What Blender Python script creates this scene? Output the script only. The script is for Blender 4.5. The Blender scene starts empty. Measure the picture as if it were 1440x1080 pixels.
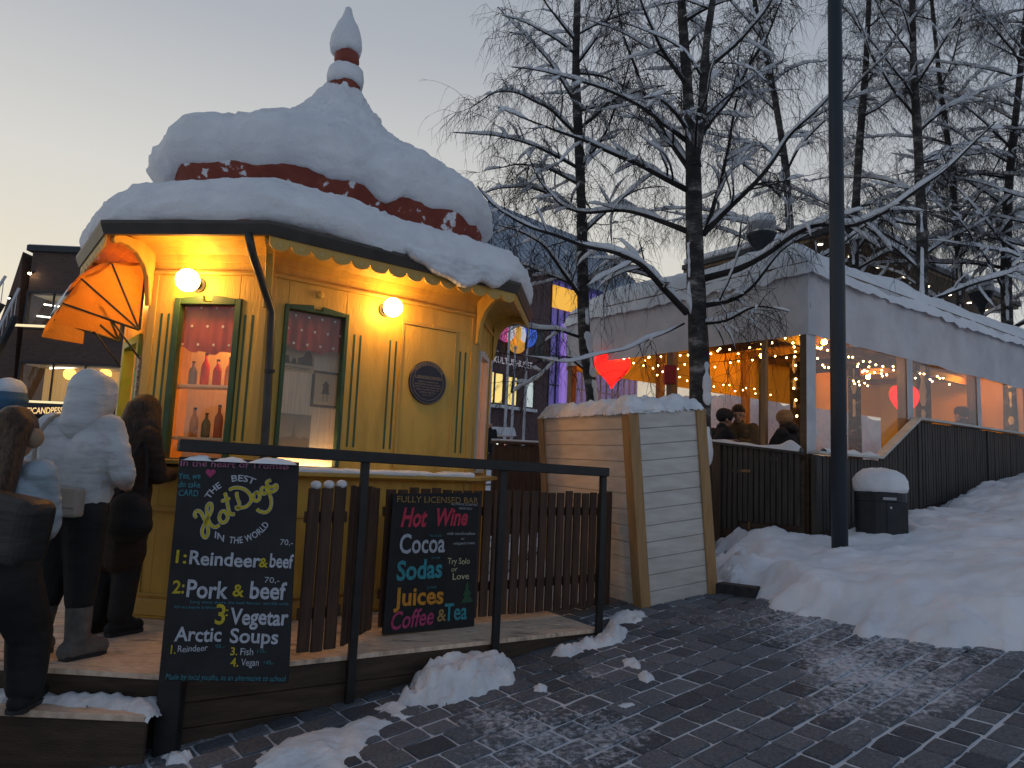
import bpy, bmesh, math, random
import numpy as np
from mathutils import Vector, noise, Matrix
random.seed(7); np.random.seed(7)
C = bpy.context.scene.collection
R = math.radians
# ---------------------------------------------------------------- camera
H0 = 1.77                       # eye height above the paving under the camera
PITCH, ROLL, FPX = R(6.7), R(2.55), 1000.0
_f = np.array([0, math.cos(PITCH), math.sin(PITCH)]); _r = np.array([1., 0, 0]); _u = np.cross(_r, _f)
Rt = math.cos(ROLL)*_r + math.sin(ROLL)*_u; Up = math.cos(ROLL)*_u - math.sin(ROLL)*_r; Fw = _f
cam = bpy.data.cameras.new("camera"); co = bpy.data.objects.new("camera", cam); C.objects.link(co)
M4 = Matrix(((Rt[0], Up[0], -Fw[0], 0), (Rt[1], Up[1], -Fw[1], 0), (Rt[2], Up[2], -Fw[2], H0), (0, 0, 0, 1)))
co.matrix_world = M4
cam.sensor_width = 36; cam.lens = 36*FPX/1440; cam.clip_start = 0.05; cam.clip_end = 2000
bpy.context.scene.camera = co
# ---------------------------------------------------------------- sky, dusk light, exposure
SUN_AZ = R(-38)                 # the afterglow lies behind the kiosk, to the left
sc = bpy.context.scene
wd = bpy.data.worlds.new("World"); sc.world = wd; wd.use_nodes = True
nt = wd.node_tree; nt.nodes.clear()
def N(t, **k):
    n = nt.nodes.new(t)
    for a, b in k.items(): setattr(n, a, b)
    return n
out = N('ShaderNodeOutputWorld'); bg = N('ShaderNodeBackground'); sky = N('ShaderNodeTexSky')
sky.sky_type = 'NISHITA'; sky.sun_disc = False; sky.sun_elevation = R(1.0); sky.sun_rotation = SUN_AZ
sky.air_density = 1.0; sky.dust_density = 0.6; sky.ozone_density = 3.0
hs = N('ShaderNodeHueSaturation'); hs.inputs['Saturation'].default_value = .45; hs.inputs['Value'].default_value = .30
nt.links.new(sky.outputs[0], hs.inputs['Color'])
tc = N('ShaderNodeTexCoord'); sep = N('ShaderNodeSeparateXYZ'); nt.links.new(tc.outputs['Generated'], sep.inputs[0])
ramp = N('ShaderNodeValToRGB')   # dusk colours from the horizon up
rz = [(0.0, (.76, .63, .44)), (.16, (.82, .74, .57)), (.34, (.67, .655, .61)), (.52, (.42, .445, .485)), (.8, (.24, .275, .34)), (1, (.18, .225, .30))]
el = ramp.color_ramp.elements
el[0].position, el[0].color = rz[0][0], (*rz[0][1], 1); el[1].position, el[1].color = rz[-1][0], (*rz[-1][1], 1)
for p, c in rz[1:-1]:
    e = el.new(p); e.color = (*c, 1)
nt.links.new(sep.outputs[2], ramp.inputs[0])
ramp2 = N('ShaderNodeValToRGB')  # the side away from the afterglow
rz2 = [(0.0, (.44, .47, .51)), (.2, (.44, .49, .56)), (.45, (.255, .31, .40)), (.8, (.14, .185, .265)), (1, (.12, .165, .245))]
el = ramp2.color_ramp.elements
el[0].position, el[0].color = rz2[0][0], (*rz2[0][1], 1); el[1].position, el[1].color = rz2[-1][0], (*rz2[-1][1], 1)
for p, c in rz2[1:-1]:
    e = el.new(p); e.color = (*c, 1)
nt.links.new(sep.outputs[2], ramp2.inputs[0])
dot = N('ShaderNodeVectorMath', operation='DOT_PRODUCT'); dot.inputs[1].default_value = (math.sin(SUN_AZ), math.cos(SUN_AZ), 0)
nt.links.new(tc.outputs['Generated'], dot.inputs[0])
mr = N('ShaderNodeMapRange', interpolation_type='SMOOTHSTEP'); mr.inputs['From Min'].default_value = -.15; mr.inputs['From Max'].default_value = .85
nt.links.new(dot.outputs['Value'], mr.inputs['Value'])
mx = N('ShaderNodeMix', data_type='RGBA'); nt.links.new(mr.outputs[0], mx.inputs['Factor'])
nt.links.new(ramp2.outputs[0], mx.inputs['A']); nt.links.new(ramp.outputs[0], mx.inputs['B'])
SKY_MIX = .08
mx2 = N('ShaderNodeMix', data_type='RGBA', blend_type='ADD'); mx2.inputs['Factor'].default_value = SKY_MIX
nt.links.new(mx.outputs['Result'], mx2.inputs['A']); nt.links.new(hs.outputs[0], mx2.inputs['B'])
nt.links.new(mx2.outputs['Result'], bg.inputs[0]); bg.inputs[1].default_value = 1.0
nt.links.new(bg.outputs[0], out.inputs[0])
sl = bpy.data.lights.new("dusk_sun", 'SUN'); sl.energy = .05; sl.angle = R(25); sl.color = (1, .82, .62)
so = bpy.data.objects.new("dusk_sun", sl); C.objects.link(so)
so.rotation_euler = Vector((-math.sin(SUN_AZ), -math.cos(SUN_AZ), -.06)).to_track_quat('-Z', 'Y').to_euler()
vs = sc.view_settings; vs.view_transform = 'Standard'; vs.look = 'None'; vs.exposure = 0; vs.gamma = 1; vs.use_curve_mapping = False
sc.cycles.max_bounces = 8; sc.cycles.transparent_max_bounces = 24; sc.cycles.caustics_reflective = False; sc.cycles.caustics_refractive = False
sc.cycles.sample_clamp_indirect = 4

# ---------------------------------------------------------------- measuring: pixel of the photograph + distance -> point in the place
def ray(px, py):
    d = Fw + Rt*(px-720)/FPX + Up*(540-py)/FPX
    return d/d[1]
def at(px, py, Y):
    q = ray(px, py)*Y; q[2] += H0; return q
def at_z(px, py, z):
    r = ray(px, py); q = r*((z-H0)/r[2]); q[2] += H0; return q
GD = np.array([math.cos(R(33.435)), math.sin(R(33.435))]); GS = .11865
def gz(x, y):                   # the square climbs to the right and away
    s = x*GD[0]+y*GD[1]
    s = np.where(s > 26, 26+8*(1-np.exp(-(np.maximum(s, 26)-26)/8)), s); s = np.where(s < -3, -3, s)
    return GS*s
def on_ground(px, py, h=0.0):
    r = ray(px, py); t = (h-H0)/(r[2]-GS*(r[0]*GD[0]+r[1]*GD[1]))
    q = r*t; q[2] += H0; return q
def on_plane(px, py, o, n):
    r = ray(px, py); o2 = np.array([o[0], o[1], o[2]-H0]); q = r*((o2@n)/(r@n)); q[2] += H0; return q
V3 = lambda *a: np.array(a, float)
def unit(v):
    v = np.asarray(v, float); return v/np.linalg.norm(v)

# ---------------------------------------------------------------- mesh building
class MB:
    def __init__(s): s.v = []; s.f = []; s.c = None
    def add(s, vs, fs):
        k = len(s.v); s.v += [tuple(map(float, p)) for p in vs]; s.f += [tuple(i+k for i in f) for f in fs]
    def box8(s, p): s.add(p, [(0,3,2,1),(4,5,6,7),(0,1,5,4),(1,2,6,5),(2,3,7,6),(3,0,4,7)])
    def frame_box(s, O, ux, uy, uz, x0, x1, y0, y1, z0, z1):
        O, ux, uy, uz = map(np.asarray, (O, ux, uy, uz)); P = lambda a, b, c: O+ux*a+uy*b+uz*c
        s.box8([P(x0,y0,z0),P(x1,y0,z0),P(x1,y1,z0),P(x0,y1,z0),P(x0,y0,z1),P(x1,y0,z1),P(x1,y1,z1),P(x0,y1,z1)]); return s
    def box(s, x0, x1, y0, y1, z0, z1): return s.frame_box((0,0,0),(1,0,0),(0,1,0),(0,0,1),x0,x1,y0,y1,z0,z1)
    def bar(s, a, b, w, h, up=(0,0,1)):
        a = np.asarray(a, float); b = np.asarray(b, float); d = unit(b-a); l = unit(np.cross(d, up)); u = np.cross(l, d)
        return s.frame_box(a, l, d, u, -w/2, w/2, 0, np.linalg.norm(b-a), -h/2, h/2)
    def tube(s, pts, rad, n=8, cap=True, squash=1.0):
        pts = [np.asarray(p, float) for p in pts]; m = len(pts)
        if np.isscalar(rad): rad = [rad]*m
        t = [unit(pts[min(i+1,m-1)]-pts[max(i-1,0)]) for i in range(m)]
        a = np.cross(t[0], (0,0,1.)); a = np.cross(t[0], (1.,0,0)) if np.linalg.norm(a) < .05 else a; a = unit(a)
        vs = []
        for i in range(m):
            a = unit(a-t[i]*(a@t[i])); b = np.cross(t[i], a)
            for k in range(n):
                q = 2*math.pi*k/n; vs.append(pts[i]+rad[i]*(a*math.cos(q)+b*math.sin(q)*squash))
        fs = [(i*n+k, i*n+(k+1)%n, (i+1)*n+(k+1)%n, (i+1)*n+k) for i in range(m-1) for k in range(n)]
        if cap: fs += [tuple(range(n-1,-1,-1)), tuple(range((m-1)*n, m*n))]
        s.add(vs, fs); return s
    def ball(s, c, r, n=12, m=8):
        c = np.asarray(c, float); r = np.ones(3)*r
        vs = [c+r*V3(0,0,-1)]
        for i in range(1, m):
            a = -math.pi/2+math.pi*i/m
            for k in range(n): vs.append(c+r*V3(math.cos(a)*math.cos(2*math.pi*k/n), math.cos(a)*math.sin(2*math.pi*k/n), math.sin(a)))
        vs.append(c+r*V3(0,0,1)); e = len(vs)-1
        fs = [(0, 1+(k+1)%n, 1+k) for k in range(n)]
        fs += [(1+i*n+k, 1+i*n+(k+1)%n, 1+(i+1)*n+(k+1)%n, 1+(i+1)*n+k) for i in range(m-2) for k in range(n)]
        fs += [(e, 1+(m-2)*n+k, 1+(m-2)*n+(k+1)%n) for k in range(n)]
        s.add(vs, fs); return s
    def limb(s, a, b, ra, rb, n=10):
        s.tube([a, b], [ra, rb], n); s.ball(a, ra, n, 6); s.ball(b, rb, n, 6); return s
    def chain(s, pts, rs, n=10):
        for i in range(len(pts)-1): s.limb(pts[i], pts[i+1], rs[i], rs[i+1], n)
        return s
    def lathe(s, prof, c=(0,0,0), n=24):
        vs = []; c = np.asarray(c, float)
        for r, z in prof:
            for k in range(n): vs.append(c+V3(r*math.cos(2*math.pi*k/n), r*math.sin(2*math.pi*k/n), z))
        m = len(prof)
        fs = [(i*n+k, i*n+(k+1)%n, (i+1)*n+(k+1)%n, (i+1)*n+k) for i in range(m-1) for k in range(n)]
        fs += [tuple(range(n-1,-1,-1)), tuple(range((m-1)*n, m*n))]
        s.add(vs, fs); return s
    def prism(s, poly, O, ux, uy, uz, d0, d1):
        O, ux, uy, uz = map(np.asarray, (O, ux, uy, uz)); n = len(poly)
        vs = [O+ux*x+uy*y+uz*d0 for x, y in poly]+[O+ux*x+uy*y+uz*d1 for x, y in poly]
        fs = [tuple(range(n-1,-1,-1)), tuple(range(n, 2*n))]+[(i, (i+1)%n, n+(i+1)%n, n+i) for i in range(n)]
        s.add(vs, fs); return s
    def grid(s, P, closed_u=False):
        P = np.asarray(P); a, b = P.shape[:2]
        vs = P.reshape(-1, 3)
        fs = [(i*b+j, i*b+(j+1)%b, (i+1)*b+(j+1)%b, (i+1)*b+j) for i in range(a-1) for j in range(b if closed_u else b-1)]
        s.add(vs, fs); return s
    def build(s, name, mat, parent=None, smooth=False, bevel=0, base=None, bseg=1):
        v = np.array(s.v) if s.v else np.zeros((0,3))
        if parent is not None: org = ORG[parent.name]
        elif base is not None: org = np.asarray(base, float)
        else:
            org = V3((v[:,0].min()+v[:,0].max())/2, (v[:,1].min()+v[:,1].max())/2, v[:,2].min())
        me = bpy.data.meshes.new(name); me.from_pydata([tuple(p) for p in v-org], [], s.f)
        if mat is not None: me.materials.append(mat)
        if smooth: me.polygons.foreach_set('use_smooth', [True]*len(me.polygons))
        o = bpy.data.objects.new(name, me); C.objects.link(o)
        if parent is not None: o.parent = parent
        else: o.location = org
        ORG[o.name] = org
        bm = bmesh.new(); bm.from_mesh(me); bmesh.ops.recalc_face_normals(bm, faces=bm.faces); bm.to_mesh(me); bm.free()
        if bevel:
            m = o.modifiers.new('edge', 'BEVEL'); m.width = bevel; m.segments = bseg; m.limit_method = 'ANGLE'; m.angle_limit = R(40)
        return o
ORG = {}
def thing(name, loc, label, cat, group=None):
    o = bpy.data.objects.new(name, None); C.objects.link(o); o.location = loc; ORG[o.name] = np.asarray(loc, float)
    o.empty_display_size = .1
    return tag(o, label, cat, group)
def tag(o, label=None, cat=None, group=None, kind=None):
    if label: o['label'] = label
    if cat: o['category'] = cat
    if group: o['group'] = group
    if kind: o['kind'] = kind
    return o
def remesh(o, vox=.012, it=3):
    m = o.modifiers.new('skin', 'REMESH'); m.mode = 'VOXEL'; m.voxel_size = vox; m.use_smooth_shade = True
    if it: k = o.modifiers.new('soft', 'SMOOTH'); k.iterations = it; k.factor = .5
    return o
def children(o): return [c for c in C.objects if c.parent is o]
def dup(o, loc, label, kids=None):
    c = o.copy(); C.objects.link(c); c.location = loc; c['label'] = label; ORG[c.name] = np.asarray(loc, float)
    for ch in (kids if kids is not None else children(o)):
        d = ch.copy(); C.objects.link(d); d.parent = c
        for g in children(ch):
            e = g.copy(); C.objects.link(e); e.parent = d
    return c

# ---------------------------------------------------------------- materials
def pmat(name, c1, c2=None, scale=6, stretch=(1,1,1), rough=.7, bump=.0, bscale=40, metal=0, detail=4, spec=.4, c3=None, c3pos=.7, coords='Object', emit=None, estr=0, rot=(0,0,0), lo=.35, hi=.65):
    m = bpy.data.materials.new(name); m.use_nodes = True; t = m.node_tree; b = t.nodes['Principled BSDF']
    b.inputs['Roughness'].default_value = rough; b.inputs['Metallic'].default_value = metal; b.inputs['Specular IOR Level'].default_value = spec
    tcn = t.nodes.new('ShaderNodeTexCoord'); mp = t.nodes.new('ShaderNodeMapping'); mp.inputs['Scale'].default_value = stretch; mp.inputs['Rotation'].default_value = rot
    t.links.new(tcn.outputs[coords], mp.inputs[0])
    no = t.nodes.new('ShaderNodeTexNoise'); no.inputs['Scale'].default_value = scale; no.inputs['Detail'].default_value = detail
    t.links.new(mp.outputs[0], no.inputs['Vector'])
    cr = t.nodes.new('ShaderNodeValToRGB'); e = cr.color_ramp.elements
    e[0].color = (*c1, 1); e[1].color = (*(c2 or c1), 1); e[0].position = lo; e[1].position = hi
    if c3: q = e.new(c3pos); q.color = (*c3, 1)
    t.links.new(no.outputs[0], cr.inputs[0]); t.links.new(cr.outputs[0], b.inputs['Base Color'])
    if bump:
        nb = t.nodes.new('ShaderNodeTexNoise'); nb.inputs['Scale'].default_value = bscale; nb.inputs['Detail'].default_value = 5
        t.links.new(mp.outputs[0], nb.inputs['Vector'])
        bp = t.nodes.new('ShaderNodeBump'); bp.inputs['Strength'].default_value = bump; bp.inputs['Distance'].default_value = .03 if name.endswith(('shell', 'jacket', 'coat', 'parka', 'anorak')) else .02
        t.links.new(nb.outputs[0], bp.inputs['Height']); t.links.new(bp.outputs[0], b.inputs['Normal'])
    if emit: b.inputs['Emission Color'].default_value = (*emit, 1); b.inputs['Emission Strength'].default_value = estr
    return m
def emat(name, col, s):
    m = bpy.data.materials.new(name); m.use_nodes = True; b = m.node_tree.nodes['Principled BSDF']
    b.inputs['Base Color'].default_value = (*col, 1); b.inputs['Emission Color'].default_value = (*col, 1); b.inputs['Emission Strength'].default_value = s
    return m
def glassmat(name, tint=(1,1,1), milk=0.0, milkcol=(.8,.8,.8), rough=.03, fac=.12, nscale=3):
    # thin pane: mostly clear, some gloss, and a milky film (frost, condensation, scuffed plastic)
    m = bpy.data.materials.new(name); m.use_nodes = True; t = m.node_tree; t.nodes.clear()
    o = t.nodes.new('ShaderNodeOutputMaterial'); tr = t.nodes.new('ShaderNodeBsdfTransparent'); tr.inputs[0].default_value = (*tint, 1)
    gl = t.nodes.new('ShaderNodeBsdfGlossy'); gl.inputs['Roughness'].default_value = rough
    fr = t.nodes.new('ShaderNodeLayerWeight'); fr.inputs[0].default_value = .5
    pw = t.nodes.new('ShaderNodeMath'); pw.operation = 'POWER'; pw.inputs[1].default_value = 4; t.links.new(fr.outputs['Facing'], pw.inputs[0])
    ml = t.nodes.new('ShaderNodeMath'); ml.operation = 'MULTIPLY_ADD'; ml.inputs[1].default_value = .45; ml.inputs[2].default_value = fac*.3; t.links.new(pw.outputs[0], ml.inputs[0])
    m1 = t.nodes.new('ShaderNodeMixShader'); t.links.new(ml.outputs[0], m1.inputs[0]); t.links.new(tr.outputs[0], m1.inputs[1]); t.links.new(gl.outputs[0], m1.inputs[2])
    last = m1
    if milk:
        df = t.nodes.new('ShaderNodeBsdfDiffuse'); df.inputs[0].default_value = (*milkcol, 1)
        tl = t.nodes.new('ShaderNodeBsdfTranslucent'); tl.inputs[0].default_value = (*milkcol, 1)
        a = t.nodes.new('ShaderNodeMixShader'); a.inputs[0].default_value = .6; t.links.new(df.outputs[0], a.inputs[1]); t.links.new(tl.outputs[0], a.inputs[2])
        tcn = t.nodes.new('ShaderNodeTexCoord'); no = t.nodes.new('ShaderNodeTexNoise'); no.inputs['Scale'].default_value = nscale; no.inputs['Detail'].default_value = 6; no.inputs['Distortion'].default_value = .6
        t.links.new(tcn.outputs['Object'], no.inputs['Vector'])
        q = t.nodes.new('ShaderNodeMapRange'); q.inputs['From Min'].default_value = .3; q.inputs['From Max'].default_value = .75; q.inputs['To Min'].default_value = milk*.5; q.inputs['To Max'].default_value = min(1, milk*1.5)
        t.links.new(no.outputs[0], q.inputs[0])
        m2 = t.nodes.new('ShaderNodeMixShader'); t.links.new(q.outputs[0], m2.inputs[0]); t.links.new(m1.outputs[0], m2.inputs[1]); t.links.new(a.outputs[0], m2.inputs[2]); last = m2
    t.links.new(last.outputs[0], o.inputs[0]); return m
def clothmat(name, c1, c2, trans=.4, scale=3):
    # woven canvas that lets some light through
    m = bpy.data.materials.new(name); m.use_nodes = True; t = m.node_tree; t.nodes.clear()
    o = t.nodes.new('ShaderNodeOutputMaterial'); df = t.nodes.new('ShaderNodeBsdfDiffuse'); tl = t.nodes.new('ShaderNodeBsdfTranslucent'); a = t.nodes.new('ShaderNodeMixShader'); a.inputs[0].default_value = trans
    tcn = t.nodes.new('ShaderNodeTexCoord'); no = t.nodes.new('ShaderNodeTexNoise'); no.inputs['Scale'].default_value = scale; no.inputs['Detail'].default_value = 6
    cr = t.nodes.new('ShaderNodeValToRGB'); e = cr.color_ramp.elements; e[0].color = (*c1, 1); e[1].color = (*c2, 1); e[0].position = .35; e[1].position = .65
    t.links.new(tcn.outputs['Object'], no.inputs['Vector']); t.links.new(no.outputs[0], cr.inputs[0])
    bp = t.nodes.new('ShaderNodeBump'); bp.inputs['Strength'].default_value = .7; bp.inputs['Distance'].default_value = .08; t.links.new(no.outputs[0], bp.inputs['Height'])
    for s in (df, tl): t.links.new(cr.outputs[0], s.inputs[0]); t.links.new(bp.outputs[0], s.inputs['Normal'])
    t.links.new(df.outputs[0], a.inputs[1]); t.links.new(tl.outputs[0], a.inputs[2]); t.links.new(a.outputs[0], o.inputs[0]); return m
MAT = {}
MAT['yellow'] = pmat('yellow_paint', (.52, .305, .052), (.68, .41, .075), 4, (2.5,2.5,.5), .5, .25, 30, detail=8, lo=.28, hi=.6)
MAT['yellow_dark'] = pmat('ochre_trim_paint', (.52, .31, .07), (.60, .36, .08), 5, (1,1,.25), .5, .1, 60)
MAT['green'] = pmat('green_trim_paint', (.035, .075, .03), (.05, .10, .04), 8, rough=.45)
MAT['green_light'] = pmat('leaf_green_paint', (.16, .27, .03), (.20, .32, .05), 8, rough=.45)
MAT['black'] = pmat('black_painted_metal', (.012, .012, .013), (.02, .02, .02), 12, rough=.45, bump=.05)
MAT['pole'] = pmat('dark_painted_steel', (.02, .026, .034), (.03, .036, .045), 5, (1,1,.3), .5, .08, 60)
MAT['snow'] = pmat('snow', (.74, .755, .79), (.84, .85, .87), 3, rough=.75, bump=.6, bscale=26, detail=8, spec=.25)
MAT['snow_rough'] = pmat('clumpy_snow', (.66, .68, .72), (.84, .86, .89), 6, rough=.8, bump=.8, bscale=28, detail=8, spec=.25)
MAT['slat'] = pmat('brown_stained_slats', (.045, .022, .013), (.085, .042, .024), 5, (6,6,.5), .6, .3, 30)
MAT['slat_grey'] = pmat('weathered_dark_slats', (.040, .034, .030), (.075, .062, .053), 5, (6,6,.5), .7, .3, 30)
MAT['deckwood'] = pmat('dark_fascia_wood', (.040, .027, .018), (.075, .050, .033), 4, (1,1,6), .65, .3, 30)
MAT['postwood'] = pmat('brown_post_wood', (.06, .036, .022), (.10, .06, .038), 5, (6,6,.5), .65, .25, 30)
MAT['whiteboard'] = pmat('white_painted_planks', (.54, .51, .46), (.66, .63, .58), 3, (1,1,5), .6, .2, 40)
MAT['bareWood'] = pmat('bare_pine_trim', (.33, .19, .075), (.42, .25, .11), 5, (5,5,.6), .6, .25, 30)
MAT['board'] = pmat('chalkboard_paint', (.007, .008, .010), (.014, .015, .018), 7, rough=.6, bump=.05)
MAT['redroof'] = pmat('red_roof_paint', (.20, .040, .025), (.27, .060, .035), 5, rough=.6, bump=.2, c3=(.16,.035,.022))
# ---------------------------------------------------------------- ground: one sheet, then the granite setts, then snow
def ground_mats():
    m = bpy.data.materials.new('joint_snow_and_grit'); m.use_nodes = True; t = m.node_tree; b = t.nodes['Principled BSDF']; b.inputs['Roughness'].default_value = .85
    tcn = t.nodes.new('ShaderNodeTexCoord'); no = t.nodes.new('ShaderNodeTexNoise'); no.inputs['Scale'].default_value = .8; no.inputs['Detail'].default_value = 8; no.inputs['Roughness'].default_value = .7
    cr = t.nodes.new('ShaderNodeValToRGB'); e = cr.color_ramp.elements; e[0].color = (.012, .012, .013, 1); e[1].color = (.62, .65, .70, 1); e[0].position = .39; e[1].position = .48
    t.links.new(tcn.outputs['Object'], no.inputs['Vector']); t.links.new(no.outputs[0], cr.inputs[0]); t.links.new(cr.outputs[0], b.inputs['Base Color'])
    s = bpy.data.materials.new('granite_setts'); s.use_nodes = True; t = s.node_tree; b = t.nodes['Principled BSDF']; b.inputs['Roughness'].default_value = .78; b.inputs['Specular IOR Level'].default_value = .25
    tcn = t.nodes.new('ShaderNodeTexCoord'); at_ = t.nodes.new('ShaderNodeAttribute'); at_.attribute_name = 'tone'
    no = t.nodes.new('ShaderNodeTexNoise'); no.inputs['Scale'].default_value = 60; no.inputs['Detail'].default_value = 6
    t.links.new(tcn.outputs['Object'], no.inputs['Vector'])
    ad = t.nodes.new('ShaderNodeMath'); ad.operation = 'MULTIPLY'; t.links.new(no.outputs[0], ad.inputs[0]); t.links.new(at_.outputs['Fac'], ad.inputs[1])
    cr = t.nodes.new('ShaderNodeValToRGB'); e = cr.color_ramp.elements; e[0].color = (.044, .049, .058, 1); e[1].color = (.175, .188, .212, 1); e[0].position = .12; e[1].position = .75
    t.links.new(ad.outputs[0], cr.inputs[0])
    # thin dusting of trodden snow
    n2 = t.nodes.new('ShaderNodeTexNoise'); n2.inputs['Scale'].default_value = .55; n2.inputs['Detail'].default_value = 3
    n3 = t.nodes.new('ShaderNodeTexNoise'); n3.inputs['Scale'].default_value = 26; n3.inputs['Detail'].default_value = 9; n3.inputs['Roughness'].default_value = .72
    for q in (n2, n3): t.links.new(tcn.outputs['Object'], q.inputs['Vector'])
    sm = t.nodes.new('ShaderNodeMath'); sm.operation = 'MULTIPLY_ADD'; sm.inputs[1].default_value = 1.5; t.links.new(n2.outputs[0], sm.inputs[0]); t.links.new(n3.outputs[0], sm.inputs[2])
    last_ = sm
    for (cx_, cy_), rr, amt in (((.22, 3.95), .95, .40), ((.75, 4.15), .5, .16), ((2.75, 4.55), .85, .24), ((2.2, 4.9), .5, .14)):   # where feet have trodden snow into the stones
        ds = t.nodes.new('ShaderNodeVectorMath'); ds.operation = 'DISTANCE'; ds.inputs[1].default_value = (cx_, cy_, float(gz(cx_, cy_))); t.links.new(tcn.outputs['Object'], ds.inputs[0])
        mp_ = t.nodes.new('ShaderNodeMapRange'); mp_.interpolation_type = 'SMOOTHSTEP'; mp_.inputs['From Min'].default_value = 0; mp_.inputs['From Max'].default_value = rr; mp_.inputs['To Min'].default_value = amt; mp_.inputs['To Max'].default_value = 0; t.links.new(ds.outputs['Value'], mp_.inputs[0])
        ad_ = t.nodes.new('ShaderNodeMath'); t.links.new(last_.outputs[0], ad_.inputs[0]); t.links.new(mp_.outputs[0], ad_.inputs[1]); last_ = ad_
    c2 = t.nodes.new('ShaderNodeValToRGB'); e = c2.color_ramp.elements; e[0].color = (0,0,0,1); e[1].color = (1,1,1,1); e[0].position = .71; e[1].position = .82
    dv = t.nodes.new('ShaderNodeMath'); dv.operation = 'MULTIPLY'; dv.inputs[1].default_value = .50; t.links.new(last_.outputs[0], dv.inputs[0]); t.links.new(dv.outputs[0], c2.inputs[0])
    mx = t.nodes.new('ShaderNodeMix'); mx.data_type = 'RGBA'; t.links.new(c2.outputs[0], mx.inputs['Factor']); t.links.new(cr.outputs[0], mx.inputs['A']); mx.inputs['B'].default_value = (.58, .61, .67, 1)
    t.links.new(mx.outputs['Result'], b.inputs['Base Color'])
    bp = t.nodes.new('ShaderNodeBump'); bp.inputs['Strength'].default_value = .5; bp.inputs['Distance'].default_value = .01; t.links.new(no.outputs[0], bp.inputs['Height']); t.links.new(bp.outputs[0], b.inputs['Normal'])
    return m, s
MAT['joint'], MAT['sett'] = ground_mats()
def axis(near, far, n0, n1):     # dense near the camera, coarse to the horizon
    a = np.linspace(-near, near, n0); b = near+(far-near)*np.linspace(0, 1, n1)[1:]**2.5
    return np.concatenate([-b[::-1], a, b])
gx = axis(14, 900, 90, 26); gy = axis(14, 900, 90, 26)+6
X, Y = np.meshgrid(gx, gy, indexing='ij'); g = MB(); g.grid(np.stack([X, Y, gz(X, Y)+.005], -1))
tag(g.build('ground', MAT['joint'], smooth=True, base=(0,0,0)), kind='structure')
def make_setts():
    a = R(37.5); u = V3(math.cos(a), math.sin(a), 0); w = V3(-math.sin(a), math.cos(a), 0)
    rnd = random.Random(3); vs, fs, tone = [], [], []
    v = -6.2
    while v < 5.0:
        cw = rnd.uniform(.165, .205); s = -2.5+rnd.random()*.3
        while s < 14.5:
            l = rnd.uniform(.17, .255); c = u*(s+l/2)+w*(v+cw/2); s += l
            x, y = c[0], c[1]
            if not (1.9 < y < 14 and abs(x) < .80*y+.3): continue
            if y > 8.6 and x > .2*y: continue
            if x < -1.2 and y > 4.6+.6*(x+1.2)+.6: continue
            gap = rnd.uniform(.008, .016); hl, hw = l/2-gap, cw/2-gap; dz = rnd.uniform(-.004, .005); tx, ty = rnd.uniform(-.012, .012), rnd.uniform(-.012, .012); rt = rnd.uniform(-.03, .03)
            k = len(vs); bev = .010
            ring = []
            for (hx, hy, z) in ((hl, hw, -.012), (hl, hw, .011), (hl-bev, hw-bev, .017)):
                for sx, sy in ((-1,-1),(-.05,-1.03),(1,-1),(1.02,0.05),(1,1),(.04,1.03),(-1,1),(-1.02,-.03)):
                    px = sx*hx+rnd.uniform(-.005, .005); py = sy*hy+rnd.uniform(-.005, .005)
                    qx, qy = px-py*rt, py+px*rt; P = c+u*qx+w*qy
                    vs.append((P[0], P[1], float(gz(P[0], P[1]))+z+dz+(tx*px+ty*py if z > 0 else 0)))
            fs += [(k+r*8+i, k+r*8+(i+1)%8, k+(r+1)*8+(i+1)%8, k+(r+1)*8+i) for r in range(2) for i in range(8)]
            fs.append(tuple(range(k+16, k+24))); tone += [rnd.choice((.55, .75, .85, 1., 1.1, 1.35))*rnd.uniform(.9, 1.1)]*24
        v += cw
    me = bpy.data.meshes.new('paving'); me.from_pydata(vs, [], fs); me.materials.append(MAT['sett'])
    t = me.attributes.new('tone', 'FLOAT', 'POINT'); t.data.foreach_set('value', tone)
    o = bpy.data.objects.new('paving', me); C.objects.link(o); tag(o, kind='structure')
make_setts()

def in_poly(px, py, poly):
    inside = np.zeros(px.shape, bool); n = len(poly); j = n-1
    for i in range(n):
        xi, yi = poly[i]; xj, yj = poly[j]
        c = ((yi > py) != (yj > py)) & (px < (xj-xi)*(py-yi)/(yj-yi+1e-12)+xi); inside ^= c; j = i
    return inside
def poly_dist(px, py, poly):
    d = np.full(px.shape, 1e9); n = len(poly)
    for i in range(n):
        a = np.array(poly[i]); b = np.array(poly[(i+1) % n]); e = b-a; L = e@e+1e-12
        t = np.clip(((px-a[0])*e[0]+(py-a[1])*e[1])/L, 0, 1); d = np.minimum(d, np.hypot(px-a[0]-t*e[0], py-a[1]-t*e[1]))
    return d
def fbm(P, f, oct=4, seed=0):
    out_ = np.empty(len(P))
    for i, p in enumerate(P): out_[i] = noise.fractal(Vector((p[0]*f+seed, p[1]*f+seed*.37, p[2]*f)), .9, 2.1, oct)
    return out_
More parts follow.
